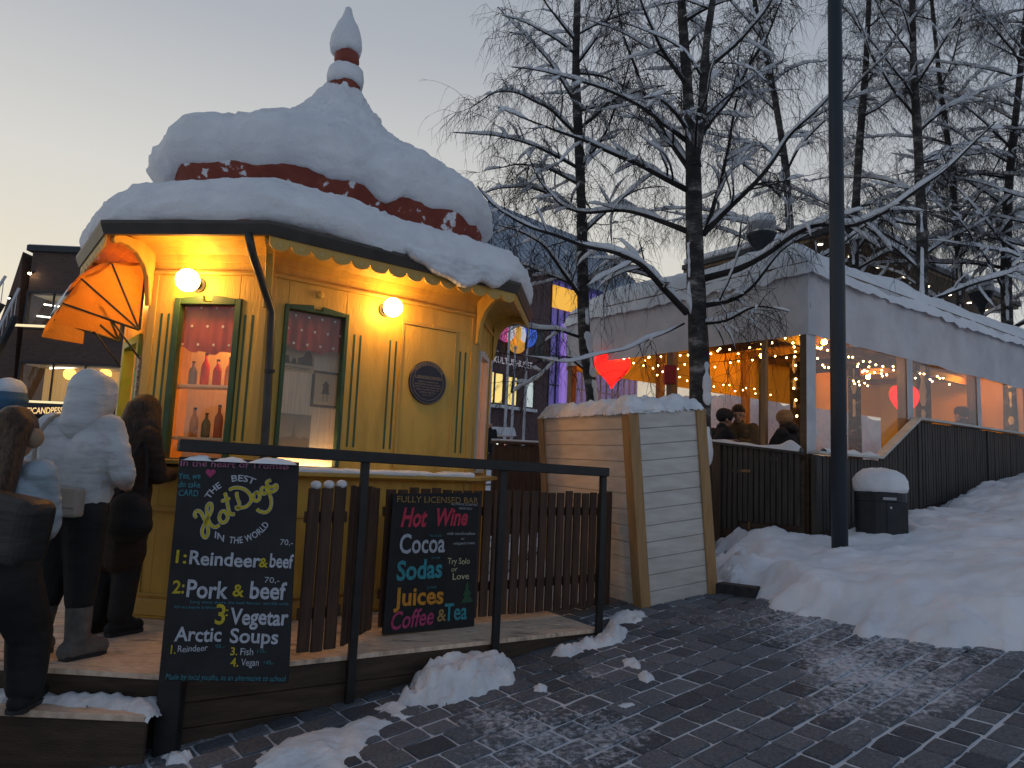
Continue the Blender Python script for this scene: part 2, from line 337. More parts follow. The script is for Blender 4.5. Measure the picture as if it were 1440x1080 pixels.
def heap(name, outline, height, mat, label, base_fn=None, step=.02, edge=.12, rough=.25, freq=6, seed=0, cat='snow heap', group=None, skew=None, fine=.006):
    """a pile of snow over an outline (plan), its height growing inward, lumpy"""
    P = [(p[0], p[1]) for p in outline]; xs = [p[0] for p in P]; ys = [p[1] for p in P]
    gx = np.arange(min(xs)-edge*.6, max(xs)+edge*.6, step); gy = np.arange(min(ys)-edge*.6, max(ys)+edge*.6, step)
    X, Y = np.meshgrid(gx, gy, indexing='ij'); ins = in_poly(X, Y, P); d = poly_dist(X, Y, P)
    sd = np.where(ins, d, -d)
    q = np.stack([X.ravel(), Y.ravel(), np.zeros(X.size)], 1)
    n1 = fbm(q, freq, 5, seed).reshape(X.shape); n0 = fbm(q, freq*.3, 3, seed+9).reshape(X.shape)
    sd = sd+edge*.45*n1
    n2_ = fbm(q, freq*4.5, 4, seed+3).reshape(X.shape)
    h = height*np.clip(sd/edge, 0, 1)**.7*(1+rough*n1+.35*n0)+fine*n2_*np.clip(sd/(edge*.3), 0, 1)
    if skew is not None: h *= np.clip(skew(X, Y), 0, None)
    keep = sd > -step*2.2
    base = (gz(X, Y) if base_fn is None else base_fn(X, Y))
    Z = base+np.where(sd > 0, np.maximum(h, 0)+.004, np.maximum(sd*.9, -.08))
    idx = -np.ones(X.shape, int); m = MB(); vs = []
    for i in range(X.shape[0]):
        for j in range(X.shape[1]):
            if keep[i, j]: idx[i, j] = len(vs); vs.append((X[i, j], Y[i, j], Z[i, j]))
    fs = [(idx[i,j], idx[i+1,j], idx[i+1,j+1], idx[i,j+1]) for i in range(X.shape[0]-1) for j in range(X.shape[1]-1) if min(idx[i,j], idx[i+1,j], idx[i+1,j+1], idx[i,j+1]) >= 0]
    m.add(vs, fs); o = m.build(name, mat, smooth=True)
    return tag(o, label, cat, group)
gp = lambda *pts: [on_ground(*p) for p in pts]
HG = 'snow heaps scraped against the deck'
heap('snow_heap', gp((345,1100),(350,1075),(395,1050),(440,1035),(480,1022),(520,1010),(548,1018),(530,1045),(500,1060),(480,1095)), .07, MAT['snow_rough'], 'long flat patch of trodden snow at the foot of the deck, nearest the camera', edge=.16, group=HG, seed=1, freq=5)
heap('snow_heap', gp((560,993),(580,968),(610,950),(640,935),(690,932),(722,945),(728,962),(700,975),(668,985),(640,992),(600,998)), .15, MAT['snow_rough'], 'tallest lumpy snow heap, leaning on the deck fascia below the middle railing post', edge=.16, rough=.4, group=HG, seed=2, freq=7)
heap('snow_heap', gp((770,925),(800,912),(830,905),(846,893),(862,878),(880,890),(882,905),(850,912),(820,920),(790,930)), .10, MAT['snow_rough'], 'knobbly snow heap round the foot of the end railing post', edge=.12, rough=.5, group=HG, seed=3, freq=8)
heap('snow_heap', gp((845,872),(870,866),(900,862),(912,870),(895,878),(868,882)), .05, MAT['snow_rough'], 'low snow heap between the railing end and the white planked box', edge=.08, rough=.5, group=HG, seed=4, freq=8)
heap('snow_heap', gp((520,1000),(560,990),(590,998),(580,1012),(545,1014)), .03, MAT['snow_rough'], 'thin crumbs of snow linking the two larger heaps by the deck', edge=.07, rough=.6, group=HG, seed=5, freq=10)
CG = 'snow clods on the paving'
for i, (pts, h, lab) in enumerate(((((872,932),(893,928),(905,935),(898,944),(880,942)), .035, 'small curled clod of snow on the setts right of the deck'),
     (((896,950),(912,948),(921,957),(910,965),(897,960)), .045, 'round white clod of snow on the setts, below the curled one'),
     (((862,995),(885,992),(898,996),(890,1001),(866,1003)), .025, 'flat sliver of snow on the setts, nearest the middle of the paving'),
     (((748,968),(764,964),(772,970),(762,977),(750,976)), .04, 'small ball of snow on the setts just right of the tallest heap'),
     (((225,1068),(250,1062),(270,1068),(262,1078),(235,1080)), .05, 'grey lump of snow at the foot of the steps under the hot dog board'))):
    heap('snow_clod', gp(*pts), h, MAT['snow_rough'], lab, step=.01, edge=.04, rough=.5, freq=14, seed=20+i, cat='snow clod', group=CG)
# ---------------------------------------------------------------- wooden deck, steps, railing, slat fence
ZD = H0-1.25                     # deck level
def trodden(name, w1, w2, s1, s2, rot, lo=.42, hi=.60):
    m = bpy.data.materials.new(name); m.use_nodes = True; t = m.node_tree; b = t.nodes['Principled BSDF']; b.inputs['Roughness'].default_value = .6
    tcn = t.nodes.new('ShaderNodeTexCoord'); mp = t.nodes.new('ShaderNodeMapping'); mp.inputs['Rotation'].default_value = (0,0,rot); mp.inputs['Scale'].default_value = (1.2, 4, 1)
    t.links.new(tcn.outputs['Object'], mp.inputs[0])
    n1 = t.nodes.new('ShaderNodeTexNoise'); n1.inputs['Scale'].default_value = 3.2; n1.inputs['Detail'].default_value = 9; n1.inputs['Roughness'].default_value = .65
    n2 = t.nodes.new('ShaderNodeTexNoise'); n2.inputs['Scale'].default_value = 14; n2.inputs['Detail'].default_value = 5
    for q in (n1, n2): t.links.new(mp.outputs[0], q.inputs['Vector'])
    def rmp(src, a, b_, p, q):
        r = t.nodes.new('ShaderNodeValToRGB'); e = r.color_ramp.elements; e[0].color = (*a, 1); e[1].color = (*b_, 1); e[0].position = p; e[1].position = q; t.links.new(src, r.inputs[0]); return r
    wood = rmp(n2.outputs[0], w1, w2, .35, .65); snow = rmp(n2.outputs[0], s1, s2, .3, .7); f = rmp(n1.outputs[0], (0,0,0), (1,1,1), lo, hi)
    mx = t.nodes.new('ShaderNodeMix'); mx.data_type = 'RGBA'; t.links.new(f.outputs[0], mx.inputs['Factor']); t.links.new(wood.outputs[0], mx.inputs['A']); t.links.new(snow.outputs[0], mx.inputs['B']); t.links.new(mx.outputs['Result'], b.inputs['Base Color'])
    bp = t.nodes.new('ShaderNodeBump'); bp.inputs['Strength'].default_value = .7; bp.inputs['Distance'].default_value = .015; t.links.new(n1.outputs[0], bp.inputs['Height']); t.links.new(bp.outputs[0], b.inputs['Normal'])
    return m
MAT['trodden'] = trodden('lamp_warmed_trodden_snow', (.10, .065, .04), (.16, .11, .07), (.58, .42, .30), (.82, .66, .52), R(-33), .27, .46)  # slush colour warmed and brightened in place of missing lamp light
dA, dB = at_z(232, 949, ZD), at_z(843, 884, ZD); dd = unit(dB-dA); dn = V3(dd[1], -dd[0], 0)      # along the front edge, outward
dL = at_z(-160, 925, ZD)
deck = thing('deck', (dA[0], dA[1], 0), 'low wooden deck in front of the yellow kiosk, its boards under trodden snow', 'deck')
m = MB(); back = dB-dn*1.55
poly = [dL, dA, dB, back, back+V3(-1.6, 1.6, 0), V3(-6, 9, ZD), V3(-6.5, dL[1]+.1, ZD)]
def board_strips(poly, direction, w, z, gap, thick):
    mb = MB(); u = direction; n = V3(-u[1], u[0], 0); P = [(p@u, p@n) for p in poly]
    lo, hi = min(q[1] for q in P), max(q[1] for q in P); v = hi-w; k = 0
    # boards counted from the front edge backwards
    v = lo
    while v < hi:
        a, b = v+gap/2, min(v+w, hi)-gap/2; xs = []
        for lvl in (a, b):
            c = []
            for i in range(len(P)):
                (x0, y0), (x1, y1) = P[i], P[(i+1) % len(P)]
                if (y0 <= lvl) != (y1 <= lvl): c.append(x0+(lvl-y0)*(x1-x0)/(y1-y0))
            c.sort(); xs.append((c[0], c[-1]) if len(c) > 1 else None)
        if xs[0] and xs[1]:
            dz = random.uniform(-.002, .002)
            pt = lambda x, y, zz: u*x+n*y+V3(0,0,zz)
            t, b2 = z+dz, z-thick
            mb.box8([pt(xs[0][0],a,b2),pt(xs[0][1],a,b2),pt(xs[1][1],b,b2),pt(xs[1][0],b,b2),pt(xs[0][0],a,t),pt(xs[0][1],a,t),pt(xs[1][1],b,t),pt(xs[1][0],b,t)])
        v += w
    return mb
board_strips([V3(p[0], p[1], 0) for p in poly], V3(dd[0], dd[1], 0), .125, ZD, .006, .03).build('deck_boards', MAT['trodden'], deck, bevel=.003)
m = MB(); L = np.linalg.norm(dB-dA)
for k in range(5):
    z1 = ZD-.034-k*.142; m.frame_box(V3(dA[0],dA[1],0), dd, -dn, V3(0,0,1), -.02, L+.01, .012+.003*(k % 2), .045, z1-.138, z1)
m.frame_box(V3(dB[0],dB[1],0), -dn, -dd, V3(0,0,1), .05, 1.5, .0, .035, ZD-.5, ZD-.034)
m.build('fascia', MAT['deckwood'], deck, bevel=.004)
# steps at the left end
step = thing('steps', (-2.6, 4.1, 0), 'two wide wooden steps up to the deck, snow lying on the lower tread', 'steps')
sy = 4.04; e0 = dA+V3(-.015, 0, 0)
MB().box(-4.4, e0[0], 4.262, 4.30, ZD-.5, ZD-.032).build('upper_riser', MAT['deckwood'], step, bevel=.004)
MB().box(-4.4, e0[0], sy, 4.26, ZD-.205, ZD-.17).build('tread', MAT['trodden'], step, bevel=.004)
MB().box(-4.4, e0[0], sy+.015, sy+.05, -.35, ZD-.207).build('lower_riser', MAT['deckwood'], step, bevel=.004)
heap('snow_drift', [(-4.2, 4.13), (-3.4, 4.16), (-2.7, 4.14), (-2.2, 4.15), (-1.98, 4.09), (-1.90, 4.06), (-1.90, 4.255), (-4.2, 4.255)], .06, MAT['snow_rough'], 'strip of snow lying along the back of the lower step', base_fn=lambda x, y: x*0+ZD-.17, step=.018, edge=.09, rough=.5, freq=7, seed=31, cat='snow drift')
# railing: posts on the front edge and one black handrail
rail = thing('railing', (dA[0], dA[1], ZD), 'black railing along the front of the deck, a flat handrail on thin posts', 'railing')
ro = V3(dA[0], dA[1], 0)+dn*.03
def rp(px, py): return on_plane(px, py, ro, dn)
r0, r1 = rp(425, 637), rp(852, 664)
zt0, zt1 = r0[2], r1[2]
rs = unit(r1-r0); r00 = r0-rs*.72
m = MB(); m.bar(r00, r1, .10, .072); m.build('handrail', MAT['black'], rail, bevel=.006)
def railz(p): return r0[2]+(p-r0)@rs*rs[2]/1.0
for px, py, pb in ((505, 780, 1000), (702, 780, 922), (845, 780, 893)):
    p = rp(px, py); b = rp(px-(pb-780)*.06, pb); z1 = railz(p)-.029; m = MB()
    m.frame_box((p[0], p[1], 0), dd, dn, (0,0,1), -.027, .027, -.02, .02, float(gz(p[0], p[1]))-.05, z1); m.build('post', MAT['black'], rail, bevel=.004)
p = at(240, 1000, 4.21); m = MB(); m.frame_box((p[0], p[1], 0), (1,0,0), (0,1,0), (0,0,1), -.065, .065, -.05, .03, -.1, 1.70); m.build('corner_post', MAT['black'], rail, bevel=.006)
# slat fence standing behind the railing
fence = thing('slat_fence', (*at_z(548, 897, ZD)[:2], ZD), 'brown vertical slat fence on the deck behind the black railing', 'fence')
def slats(mb, A, B, zt_a, zt_b, w, gap, zb=.05, jit=.012):
    d = B-A; d[2] = 0; Ln = np.linalg.norm(d); u = d/Ln; n = V3(u[1], -u[0], 0); s = 0
    while s < Ln-w*.5:
        f = s/Ln; zt = zt_a+(zt_b-zt_a)*f+random.uniform(-jit, jit); o = random.uniform(-.003, .003)
        mb.frame_box((A[0], A[1], 0), u, n, (0,0,1), s, s+w, -.011+o, .011+o, A[2]+zb+random.uniform(-.006,.006), zt); s += w+gap
    return u, n, Ln
f1a, f1b = at_z(416, 931, ZD), at_z(476, 922, ZD); f2b = at_z(521, 893, ZD); f3a, f3b = at_z(531, 893, ZD), at_z(858, 857, ZD)
zt = lambda px, py, p: at(px, py, p[1])[2]
m = MB(); u1, n1, l1 = slats(m, f1a, f1b, zt(425, 684, f1a), zt(478, 684, f1b), .078, .012); m.build('slat_panel', MAT['slat'], fence, bevel=.003)
m = MB(); slats(m, f1b+V3(.01,.02,0), f2b, zt(480, 684, f1b), zt(528, 684, f2b), .06, .022); m.build('slat_panel', MAT['slat'], fence, bevel=.003)
m = MB(); u3, n3, l3 = slats(m, f3a, f3b, zt(541, 686, f3a), zt(860, 693, f3b), .076, .021); m.build('slat_panel', MAT['slat'], fence, bevel=.003)
m = MB()
for z in (ZD+.25, ZD+.85):
    m.frame_box((f3a[0], f3a[1], 0), u3, n3, (0,0,1), 0, l3, -.055, -.02, z, z+.07)
    m.bar(f1a-n1*.03+V3(0,0,z-ZD+.03), f1b-n1*.03+V3(0,0,z-ZD+.03), .03, .07)
m.build('cross_rail', MAT['slat'], fence)
for k, s in enumerate((.045, .135, .225)):
    p = f1a+u1*s; m = MB().ball((p[0], p[1], zt(425+k*22, 684, f1a)+.012), (.036, .026, .028), 10, 6)
    tag(m.build('snow_mound', MAT['snow'], smooth=True), ('little snow cap on the slat nearest the hot dog board', 'little snow cap on the second slat from the hot dog board', 'little snow cap on the third slat from the hot dog board')[k], 'snow mound', 'snow caps on fence slats')
# ---------------------------------------------------------------- the kiosk: an elongated octagon
KTH = R(38); KL, KS = 2.003, .975
KV = [ray(371, 480)[:2]*5.46]
for i in range(7): KV.append(KV[-1]+(KL if i % 4 == 0 else KS)*V3(math.cos(KTH+i*math.pi/4), math.sin(KTH+i*math.pi/4)))
KC = np.mean(KV, axis=0); KA = KC     # plan centre, roof axis
def face(i):
    a = KTH+i*math.pi/4
    return V3(*KV[i], ZD), V3(math.cos(a), math.sin(a), 0), V3(math.sin(a), -math.cos(a), 0), (KL if i % 4 == 0 else KS)
UZ = V3(0,0,1)
def fp(i, s, h, o=0):
    O, u, n, l = face(i); return O+u*s+n*o+UZ*h
def fbox(mb, i, s0, s1, h0, h1, o0, o1):
    O, u, n, l = face(i); mb.frame_box(O, u, n, UZ, s0, s1, o0, o1, h0, h1); return mb
def octo(o):                      # octagon pushed out by o (mitred)
    r = []
    for i in range(8):
        n0 = face((i-1) % 8)[2]; n1 = face(i)[2]; b = unit(n0+n1); r.append(KV[i]+b[:2]*o/(b@n1))
    return r
def oring(mb, prof):              # profile (o, h) swept round the octagon, closed
    P = np.array([[[*p, ZD+h] for p in octo(o)] for o, h in prof+[prof[0]]]); mb.grid(P, True); return mb
kiosk = thing('kiosk', (KC[0], KC[1], ZD), 'small yellow eight sided wooden kiosk with a red domed roof under deep snow', 'kiosk')
# walls: boards between openings
wall = MB()
T = .07
def wallface(i, opens, h0=0.0, h1=2.72):
    l = face(i)[3]; s = 0
    for a, b, c, d in opens:
        fbox(wall, i, s, a, h0, h1, -T, 0)
        if c > h0: fbox(wall, i, a, b, h0, c, -T, 0)
        fbox(wall, i, a, b, d, h1, -T, 0); s = b
    fbox(wall, i, s, l, h0, h1, -T, 0)
wallface(0, [(.165, .665, 1.18, 2.46)]); wallface(7, [(.235, .745, 1.2, 2.45)]); wallface(6, [(.14, .80, 1.18, 2.2)]); wallface(1, [(.25, .72, 1.2, 2.35)])
for i in (2, 3, 4, 5): wallface(i, [])
wo = wall.build('wall', MAT['yellow'], kiosk, bevel=.004)
m = MB()                          # floor and ceiling inside
m.prism([tuple(p) for p in octo(-.09)], (0,0,0), (1,0,0), (0,1,0), (0,0,1), ZD+.02, ZD+.06); m.build('floor', MAT['deckwood'], kiosk)
m = MB(); m.prism([tuple(p) for p in octo(-.09)], (0,0,0), (1,0,0), (0,1,0), (0,0,1), ZD+2.62, ZD+2.66); m.build('ceiling', MAT['yellow'], kiosk)
# corner boards
for i in range(8):
    n0, n1 = face((i-1) % 8)[2], face(i)[2]; m = MB(); u0, u1 = face((i-1) % 8)[1], face(i)[1]; v = V3(*KV[i], 0)
    b = .055; o = .012; c = unit(n0+n1); tip = v+c*(o/(c@n1))
    poly = [v-u0*b-n0*.0, v-u0*b+n0*o, tip, v+u1*b+n1*o, v+u1*b]
    m.prism([(p[0], p[1]) for p in poly], (0,0,0), (1,0,0), (0,1,0), UZ, ZD+.02, ZD+2.66); m.build('corner_board', MAT['yellow_dark'], kiosk, bevel=.003)
# mouldings, coved cornice of narrow boards, plinth, sill ledge
oring(MB(), [(0.001, 2.655), (.03, 2.66), (.035, 2.675), (.03, 2.69), (.001, 2.695)]).build('moulding', MAT['yellow_dark'], kiosk)
cv = [(.002, 2.70), (.012, 2.76), (.018, 2.765), (.034, 2.815), (.042, 2.818), (.085, 2.862), (.094, 2.862), (.155, 2.893), (.165, 2.890), (.235, 2.907), (.246, 2.902), (.36, 2.906)]
oring(MB(), cv+[(.36, 2.93), (.0, 2.95)]).build('coved_cornice', MAT['yellow'], kiosk)
oring(MB(), [(.001, .02), (.02, .03), (.02, .13), (.012, .15), (.001, .15)]).build('plinth', MAT['yellow_dark'], kiosk)
oring(MB(), [(.001, 1.085), (.02, 1.09), (.10, 1.11), (.125, 1.115), (.125, 1.145), (.001, 1.16)]).build('sill_ledge', MAT['yellow_dark'], kiosk)
oring(MB(), [(.362, 2.86), (.40, 2.86), (.43, 2.935), (.43, 2.96), (.30, 2.97), (.362, 2.93)]).build('gutter', pmat('dark_gutter', (.05,.042,.035), (.07,.06,.05), 6, rough=.45), kiosk)
# scalloped board under the eave, pale discs painting the light in its little holes
hole_dot = pmat('hole_light_paint', (.55, .42, .2))
for i in (0, 1, 6):
    sm_ = MB(); pts_ = []; l = face(i)[3]; e = octo(.375); O = V3(*e[i], ZD); Ln = np.linalg.norm(e[(i+1) % 8]-e[i]); u = face(i)[1]; n = face(i)[2]
    k = max(1, round(Ln/.165)); w = Ln/k; poly = [(.005, 2.865)]
    for q in range(k):
        for a in np.linspace(math.pi, 2*math.pi, 9): poly.append((min(max(q*w+w/2+w*.46*math.cos(a), .006), Ln-.006), 2.815+.052*math.sin(a)))
        O2 = O+u*(q*w+w/2)+UZ*2.805
        pts_.append(O2)
    poly.append((Ln-.005, 2.865))
    sm_.prism(poly[::-1], O, u, UZ, n, -.004, .0125); so_ = sm_.build('scalloped_trim', MAT['yellow_dark'], kiosk)
    for O2 in pts_:
        MB().prism([(.012*math.cos(t), .012*math.sin(t)) for t in np.linspace(0, 6.28, 9)[:-1]], O2, u, UZ, n, .0135, .0155).build('hole_dot', hole_dot, so_)
# scroll brackets carrying the eave at the corners
br = [(.0, 2.40), (.02, 2.40), (.035, 2.52), (.05, 2.62), (.09, 2.71), (.16, 2.79), (.24, 2.83), (.30, 2.835), (.335, 2.81), (.36, 2.83), (.35, 2.89), (.16, 2.895), (.0, 2.895)]
for i in range(8):
    n0, n1 = face((i-1) % 8)[2], face(i)[2]; c = unit(n0+n1); side = np.cross(UZ, c); O = V3(*KV[i], ZD)+c*.013
    MB().prism(br, O, c, UZ, side, -.03, .03).build('eave_bracket', MAT['yellow'], kiosk, bevel=.005)
# dark green grooves in pairs, sunk panel
def groove(i, s, h0, h1): return fbox(MB(), i, s-.0085, s+.0085, h0, h1, -.001, .003)
for i, ss, h0, h1 in ((0, (.755, .812, 1.095, 1.154, 1.832, 1.892), 1.36, 2.308), (7, (.105, .165, .805, .868), 1.36, 2.345)):
    for s in ss: groove(i, s, h0, h1).build('groove', MAT['green'], kiosk)
m = MB(); a, b, c, d = 1.194, 1.78, 1.20, 2.49
fbox(m, 0, a, a+.028, c, d, .0005, .016); fbox(m, 0, b-.018, b, c, d, .0005, .010)
O, u, n, l = face(0); m.prism([(a, 2.475), (b, 2.475), (b, 2.50), ((a+b)/2+.03, 2.512), ((a+b)/2+.02, 2.49), ((a+b)/2-.02, 2.49), ((a+b)/2-.03, 2.512), (a, 2.505)], O, u, UZ, n, .0005, .018)
m.build('panel_frame', MAT['yellow_dark'], kiosk, bevel=.003)
m = MB(); fbox(m, 0, a+.03, b-.02, c, d-.02, .0005, .004); m.build('sunk_panel', MAT['yellow'], kiosk)
m = MB(); O, u, n, l = face(0); pp = O+u*.425+UZ*2.585
m.lathe([(.0, 0), (.03, 0), (.03, .012), (.018, .02), (.0, .022)], (0,0,0), 12)
m.v = [tuple(pp+n*q[2]+u*q[0]+UZ*q[1]) for q in m.v]; m.build('rosette', MAT['yellow'], kiosk)
# lower panels
for i, s0, s1 in ((7, .14, .83), (0, .2, .9), (0, 1.1, 1.8)):
    m = MB(); fbox(m, i, s0, s0+.02, .17, .80, .0005, .012); fbox(m, i, s1-.02, s1, .17, .80, .0005, .012); fbox(m, i, s0+.02, s1-.02, .78, .80, .0005, .012); fbox(m, i, s0+.02, s1-.02, .17, .19, .0005, .03)
    m.build('lower_panel', MAT['yellow_dark'], kiosk, bevel=.003)
m = MB(); fbox(m, 7, .0, .975, .80, .84, .0005, .03); m.build('moulding', MAT['yellow_dark'], kiosk, bevel=.004)
# windows
MAT['pane'] = glassmat('window_pane', milk=.05, milkcol=(.9,.75,.55), nscale=5)
def window(i, s0, s1, h0, h1, fw, mat, peak=True):
    m = MB(); fbox(m, i, s0-fw, s0, h0, h1+fw, -.05, .022); fbox(m, i, s1, s1+fw, h0, h1+fw, -.05, .022); fbox(m, i, s0, s1, h0-.04, h0, -.05, .03)
    O, u, n, l = face(i); c = (s0+s1)/2
    if peak: m.prism([(s0, h1), (s1, h1), (s1, h1+fw), (c+.04, h1+fw+.025), (c+.03, h1+.02), (c-.03, h1+.02), (c-.04, h1+fw+.025), (s0, h1+fw)], O, u, UZ, n, -.05, .022)
    else: fbox(m, i, s0, s1, h1, h1+fw, -.05, .022)
    w = m.build('window', mat, kiosk, bevel=.004)
    fbox(MB(), i, s0, s1, h0, h1, -.034, -.030).build('pane', MAT['pane'], w); return w
window(0, .175, .655, 1.19, 2.43, .034, MAT['green']); window(7, .262, .722, 1.21, 2.42, .05, MAT['green'])
window(1, .27, .70, 1.22, 2.33, .05, pmat('white_window_paint', (.6,.58,.54), rough=.5))
m = MB(); fbox(m, 6, .14, .19, 1.18, 2.2, -.06, .03); fbox(m, 6, .74, .80, 1.18, 2.2, -.06, .03); fbox(m, 6, .19, .74, 2.13, 2.2, -.06, .03); m.build('hatch_frame', MAT['green_light'], kiosk, bevel=.004)
m = MB(); fbox(m, 6, .05, .93, 1.12, 1.165, .126, .34); fbox(m, 7, -.02, .5, 1.165, 1.20, .0005, .2); m.build('counter', MAT['yellow_dark'], kiosk, bevel=.005)
m = MB(); fbox(m, 6, .83, .90, 1.55, 2.0, .014, .03); m.build('price_card', pmat('printed_card', (.6,.55,.4), (.1,.08,.06), 40, rough=.6), kiosk)
# downpipe at the near corner
pts = [on_plane(*q) for q in ((352, 342, fp(7, 0, 0, .40), face(7)[2]), (356, 360, fp(7, 0, 0, .36), face(7)[2]), (378, 425, fp(7, 0, 0, .10), face(7)[2]), (382, 440, fp(7, 0, 0, .06), face(7)[2]), (376, 560, fp(7, 0, 0, .06), face(7)[2]), (371, 640, fp(7, 0, 0, .06), face(7)[2]))]
pts.insert(0, pts[0]+UZ*.07-V3(.02,0,0)); pts.append(V3(pts[-1][0], pts[-1][1], ZD+.25)); pts.append(pts[-1]+face(7)[2]*.09-UZ*.08)
m = MB(); m.tube(pts, .031, 10); MAT['pipe'] = pmat('dark_pipe', (.035,.03,.026), (.05,.045,.04), 8, rough=.4); dpipe = m.build('downpipe', MAT['pipe'], kiosk, smooth=True)
for z in (1.05, 1.9):
    q = V3(pts[5][0], pts[5][1], ZD+z); MB().tube([q-UZ*.012, q+UZ*.012], .039, 10).build('pipe_clip', MAT['black'], dpipe)
# roof: skirt, red drum and dome, finial
def hm(h): return h if h < 3.4 else 1.25+(h-1.25)*(1-.066*min(1, (h-3.4)/.6))
ND = 96
def rad(phi, base):                # distance from the roof axis to the (rounded) octagon in direction phi
    d = V3(math.cos(phi), math.sin(phi)); best = 9
    for i in range(8):
        n = face(i)[2][:2]; c = d@n
        if c > 1e-6: best = min(best, ((KV[i]-KA)@n)/c)
    return best
RA = np.array([rad(2*math.pi*k/ND, 0) for k in range(ND)])
def smooth_ring(a, n):
    for _ in range(n): a = (np.roll(a, 1)+a*2+np.roll(a, -1))/4
    return a
RS = smooth_ring(RA, 6); RR = smooth_ring(RA, 40)
MAT['redsnow'] = pmat('red_roof_with_stuck_snow', (.20, .040, .025), (.26, .058, .034), 7, rough=.7, bump=.3, detail=9, lo=.40, hi=.585, c3=(.74,.755,.79), c3pos=.615)
def dome(mb, prof, base=None, lump=0, freq=2, seed=0, zl=0):
    base = RS if base is None else base; P = np.zeros((len(prof), ND, 3))
    for a, (k, h) in enumerate(prof):
        for q in range(ND):
            t = 2*math.pi*q/ND; r = max(base[q]+k, .02) if k > -.5 else base[q]/base.max()*(-k-1); p = V3(KA[0]+r*math.cos(t), KA[1]+r*math.sin(t), ZD+hm(h))
            if lump:
                v = noise.fractal(Vector(p*freq)+Vector((seed,0,0)), .9, 2.1, 5); w = noise.noise(Vector(p*.9)+Vector((seed*3,1,0)))
                p += V3(math.cos(t), math.sin(t), 0)*(v*lump+w*lump*1.2)+UZ*(v*lump*.5+w*zl)
            P[a, q] = p
    mb.grid(P, True); n = len(mb.v); mb.f.append(tuple(range(n-ND, n))); return mb
dome(MB(), [(.42, 2.93), (.42, 2.97), (.24, 3.08), (-.02, 3.24), (-.2, 3.36)], RA).build('roof_skirt', MAT['redroof'], kiosk)
dome(MB(), [(-.24, 3.1), (-.24, 3.45), (-.21, 3.56), (-.15, 3.70), (-.11, 3.85), (-.16, 4.05), (-.32, 4.2), (-1.8, 4.4), (-1.5, 4.7), (-1.28, 5.05), (-1.14, 5.25)], RS).build('roof_dome', MAT['redsnow'], kiosk, smooth=True)
MB().lathe([(r_*.93, hm(h_)) for r_, h_ in [(.14, 5.2), (.15, 5.34), (.17, 5.38), (.17, 5.42), (.06, 5.5), (.06, 5.58), (.12, 5.62), (.14, 5.68), (.13, 5.76), (.09, 5.8), (.05, 6.0), (.01, 6.25)]], (KA[0], KA[1], ZD), 20).build('finial', MAT['redroof'], kiosk, smooth=True)
# snow lying on the kiosk
P1 = [(.34, 2.975), (.40, 2.98), (.435, 3.02), (.45, 3.09), (.43, 3.16), (.38, 3.24), (.29, 3.31), (.15, 3.37), (.0, 3.42), (-.16, 3.46), (-.28, 3.48)]
def refine(prof, n):
    k = [p[0] for p in prof]; h = [p[1] for p in prof]; d = np.concatenate([[0], np.cumsum(np.hypot(np.diff(k), np.diff(h)))]); t = np.linspace(0, d[-1], n)
    return list(zip(np.interp(t, d, k), np.interp(t, d, h)))
ND = 240
RA = np.array([rad(2*math.pi*k/ND, 0) for k in range(ND)]); RS = smooth_ring(RA, 30); RW = smooth_ring(RA, 14)
def roof_snow(prof, base, n, lump, seed, droop=0, absr=False):
    mb = MB(); prof = refine(prof, n); P = np.zeros((n, ND, 3)); bm_ = base.max()
    for a, (k, h) in enumerate(prof):
        for q in range(ND):
            t = 2*math.pi*q/ND; f = 1-a/(n-1)
            r = base[q]+k if not absr else k*(1+min(1, k/1.2)*(base[q]/1.36-1))
            p = V3(KA[0]+r*math.cos(t), KA[1]+r*math.sin(t), ZD+hm(h))
            w = noise.noise(Vector((math.cos(t)*1.6+seed, math.sin(t)*1.6, seed))); v = noise.fractal(Vector(p*2.6)+Vector((seed,0,0)), 1.0, 2.1, 4); v2 = noise.fractal(Vector(p*13), .8, 2.1, 4)
            edge = max(0, 1-a/(n*.38))
            p = p+V3(math.cos(t), math.sin(t), 0)*(w*.05+v*lump*.6+v2*.022)+UZ*(v*lump*.5+v2*.014+w*.05*(1-edge)-droop*edge*max(0, noise.noise(Vector((math.cos(t)*3.1+seed, math.sin(t)*3.1, 2)))+.1))
            P[a, q] = p
    mb.grid(P, True); m_ = len(mb.v); mb.f.append(tuple(range(m_-ND, m_))); return mb
tag(roof_snow(P1, RW, 40, .05, 5.0, .16).build('roof_snow', MAT['snow'], smooth=True), 'thick collar of snow hanging over the eaves of the yellow kiosk', 'snow mound')
P2 = [(1.06, 3.86), (1.17, 3.77), (1.25, 3.78), (1.31, 3.86), (1.355, 3.99), (1.34, 4.13), (1.27, 4.27), (1.15, 4.38), (.97, 4.48), (.77, 4.60), (.58, 4.76), (.42, 4.95), (.30, 5.13), (.22, 5.27), (.17, 5.35), (.05, 5.38)]
tag(roof_snow(P2, RS, 64, .05, 11.0, .20, True).build('roof_snow', MAT['snow'], smooth=True), 'deep pillow of snow on the red dome of the yellow kiosk', 'snow mound')
def blob(name, c, prof, label, lump=.012, seed=0, n=28, ell=1, cat='snow mound', group=None, mat='snow', hmap=False):
    mb = MB().lathe([(r_*.93, hm(h_)) for r_, h_ in prof] if hmap else prof, c, n); vs = []
    for p in mb.v:
        p = np.array(p); v = noise.fractal(Vector(p*9)+Vector((seed,0,0)), .9, 2.1, 4); d = p-np.array(c); d[2] *= .3; L_ = np.linalg.norm(d)
        vs.append(tuple(p+(d/L_ if L_ > 1e-6 else d)*v*lump*2))
    mb.v = vs; return tag(mb.build(name, MAT[mat], smooth=True), label, cat, group)
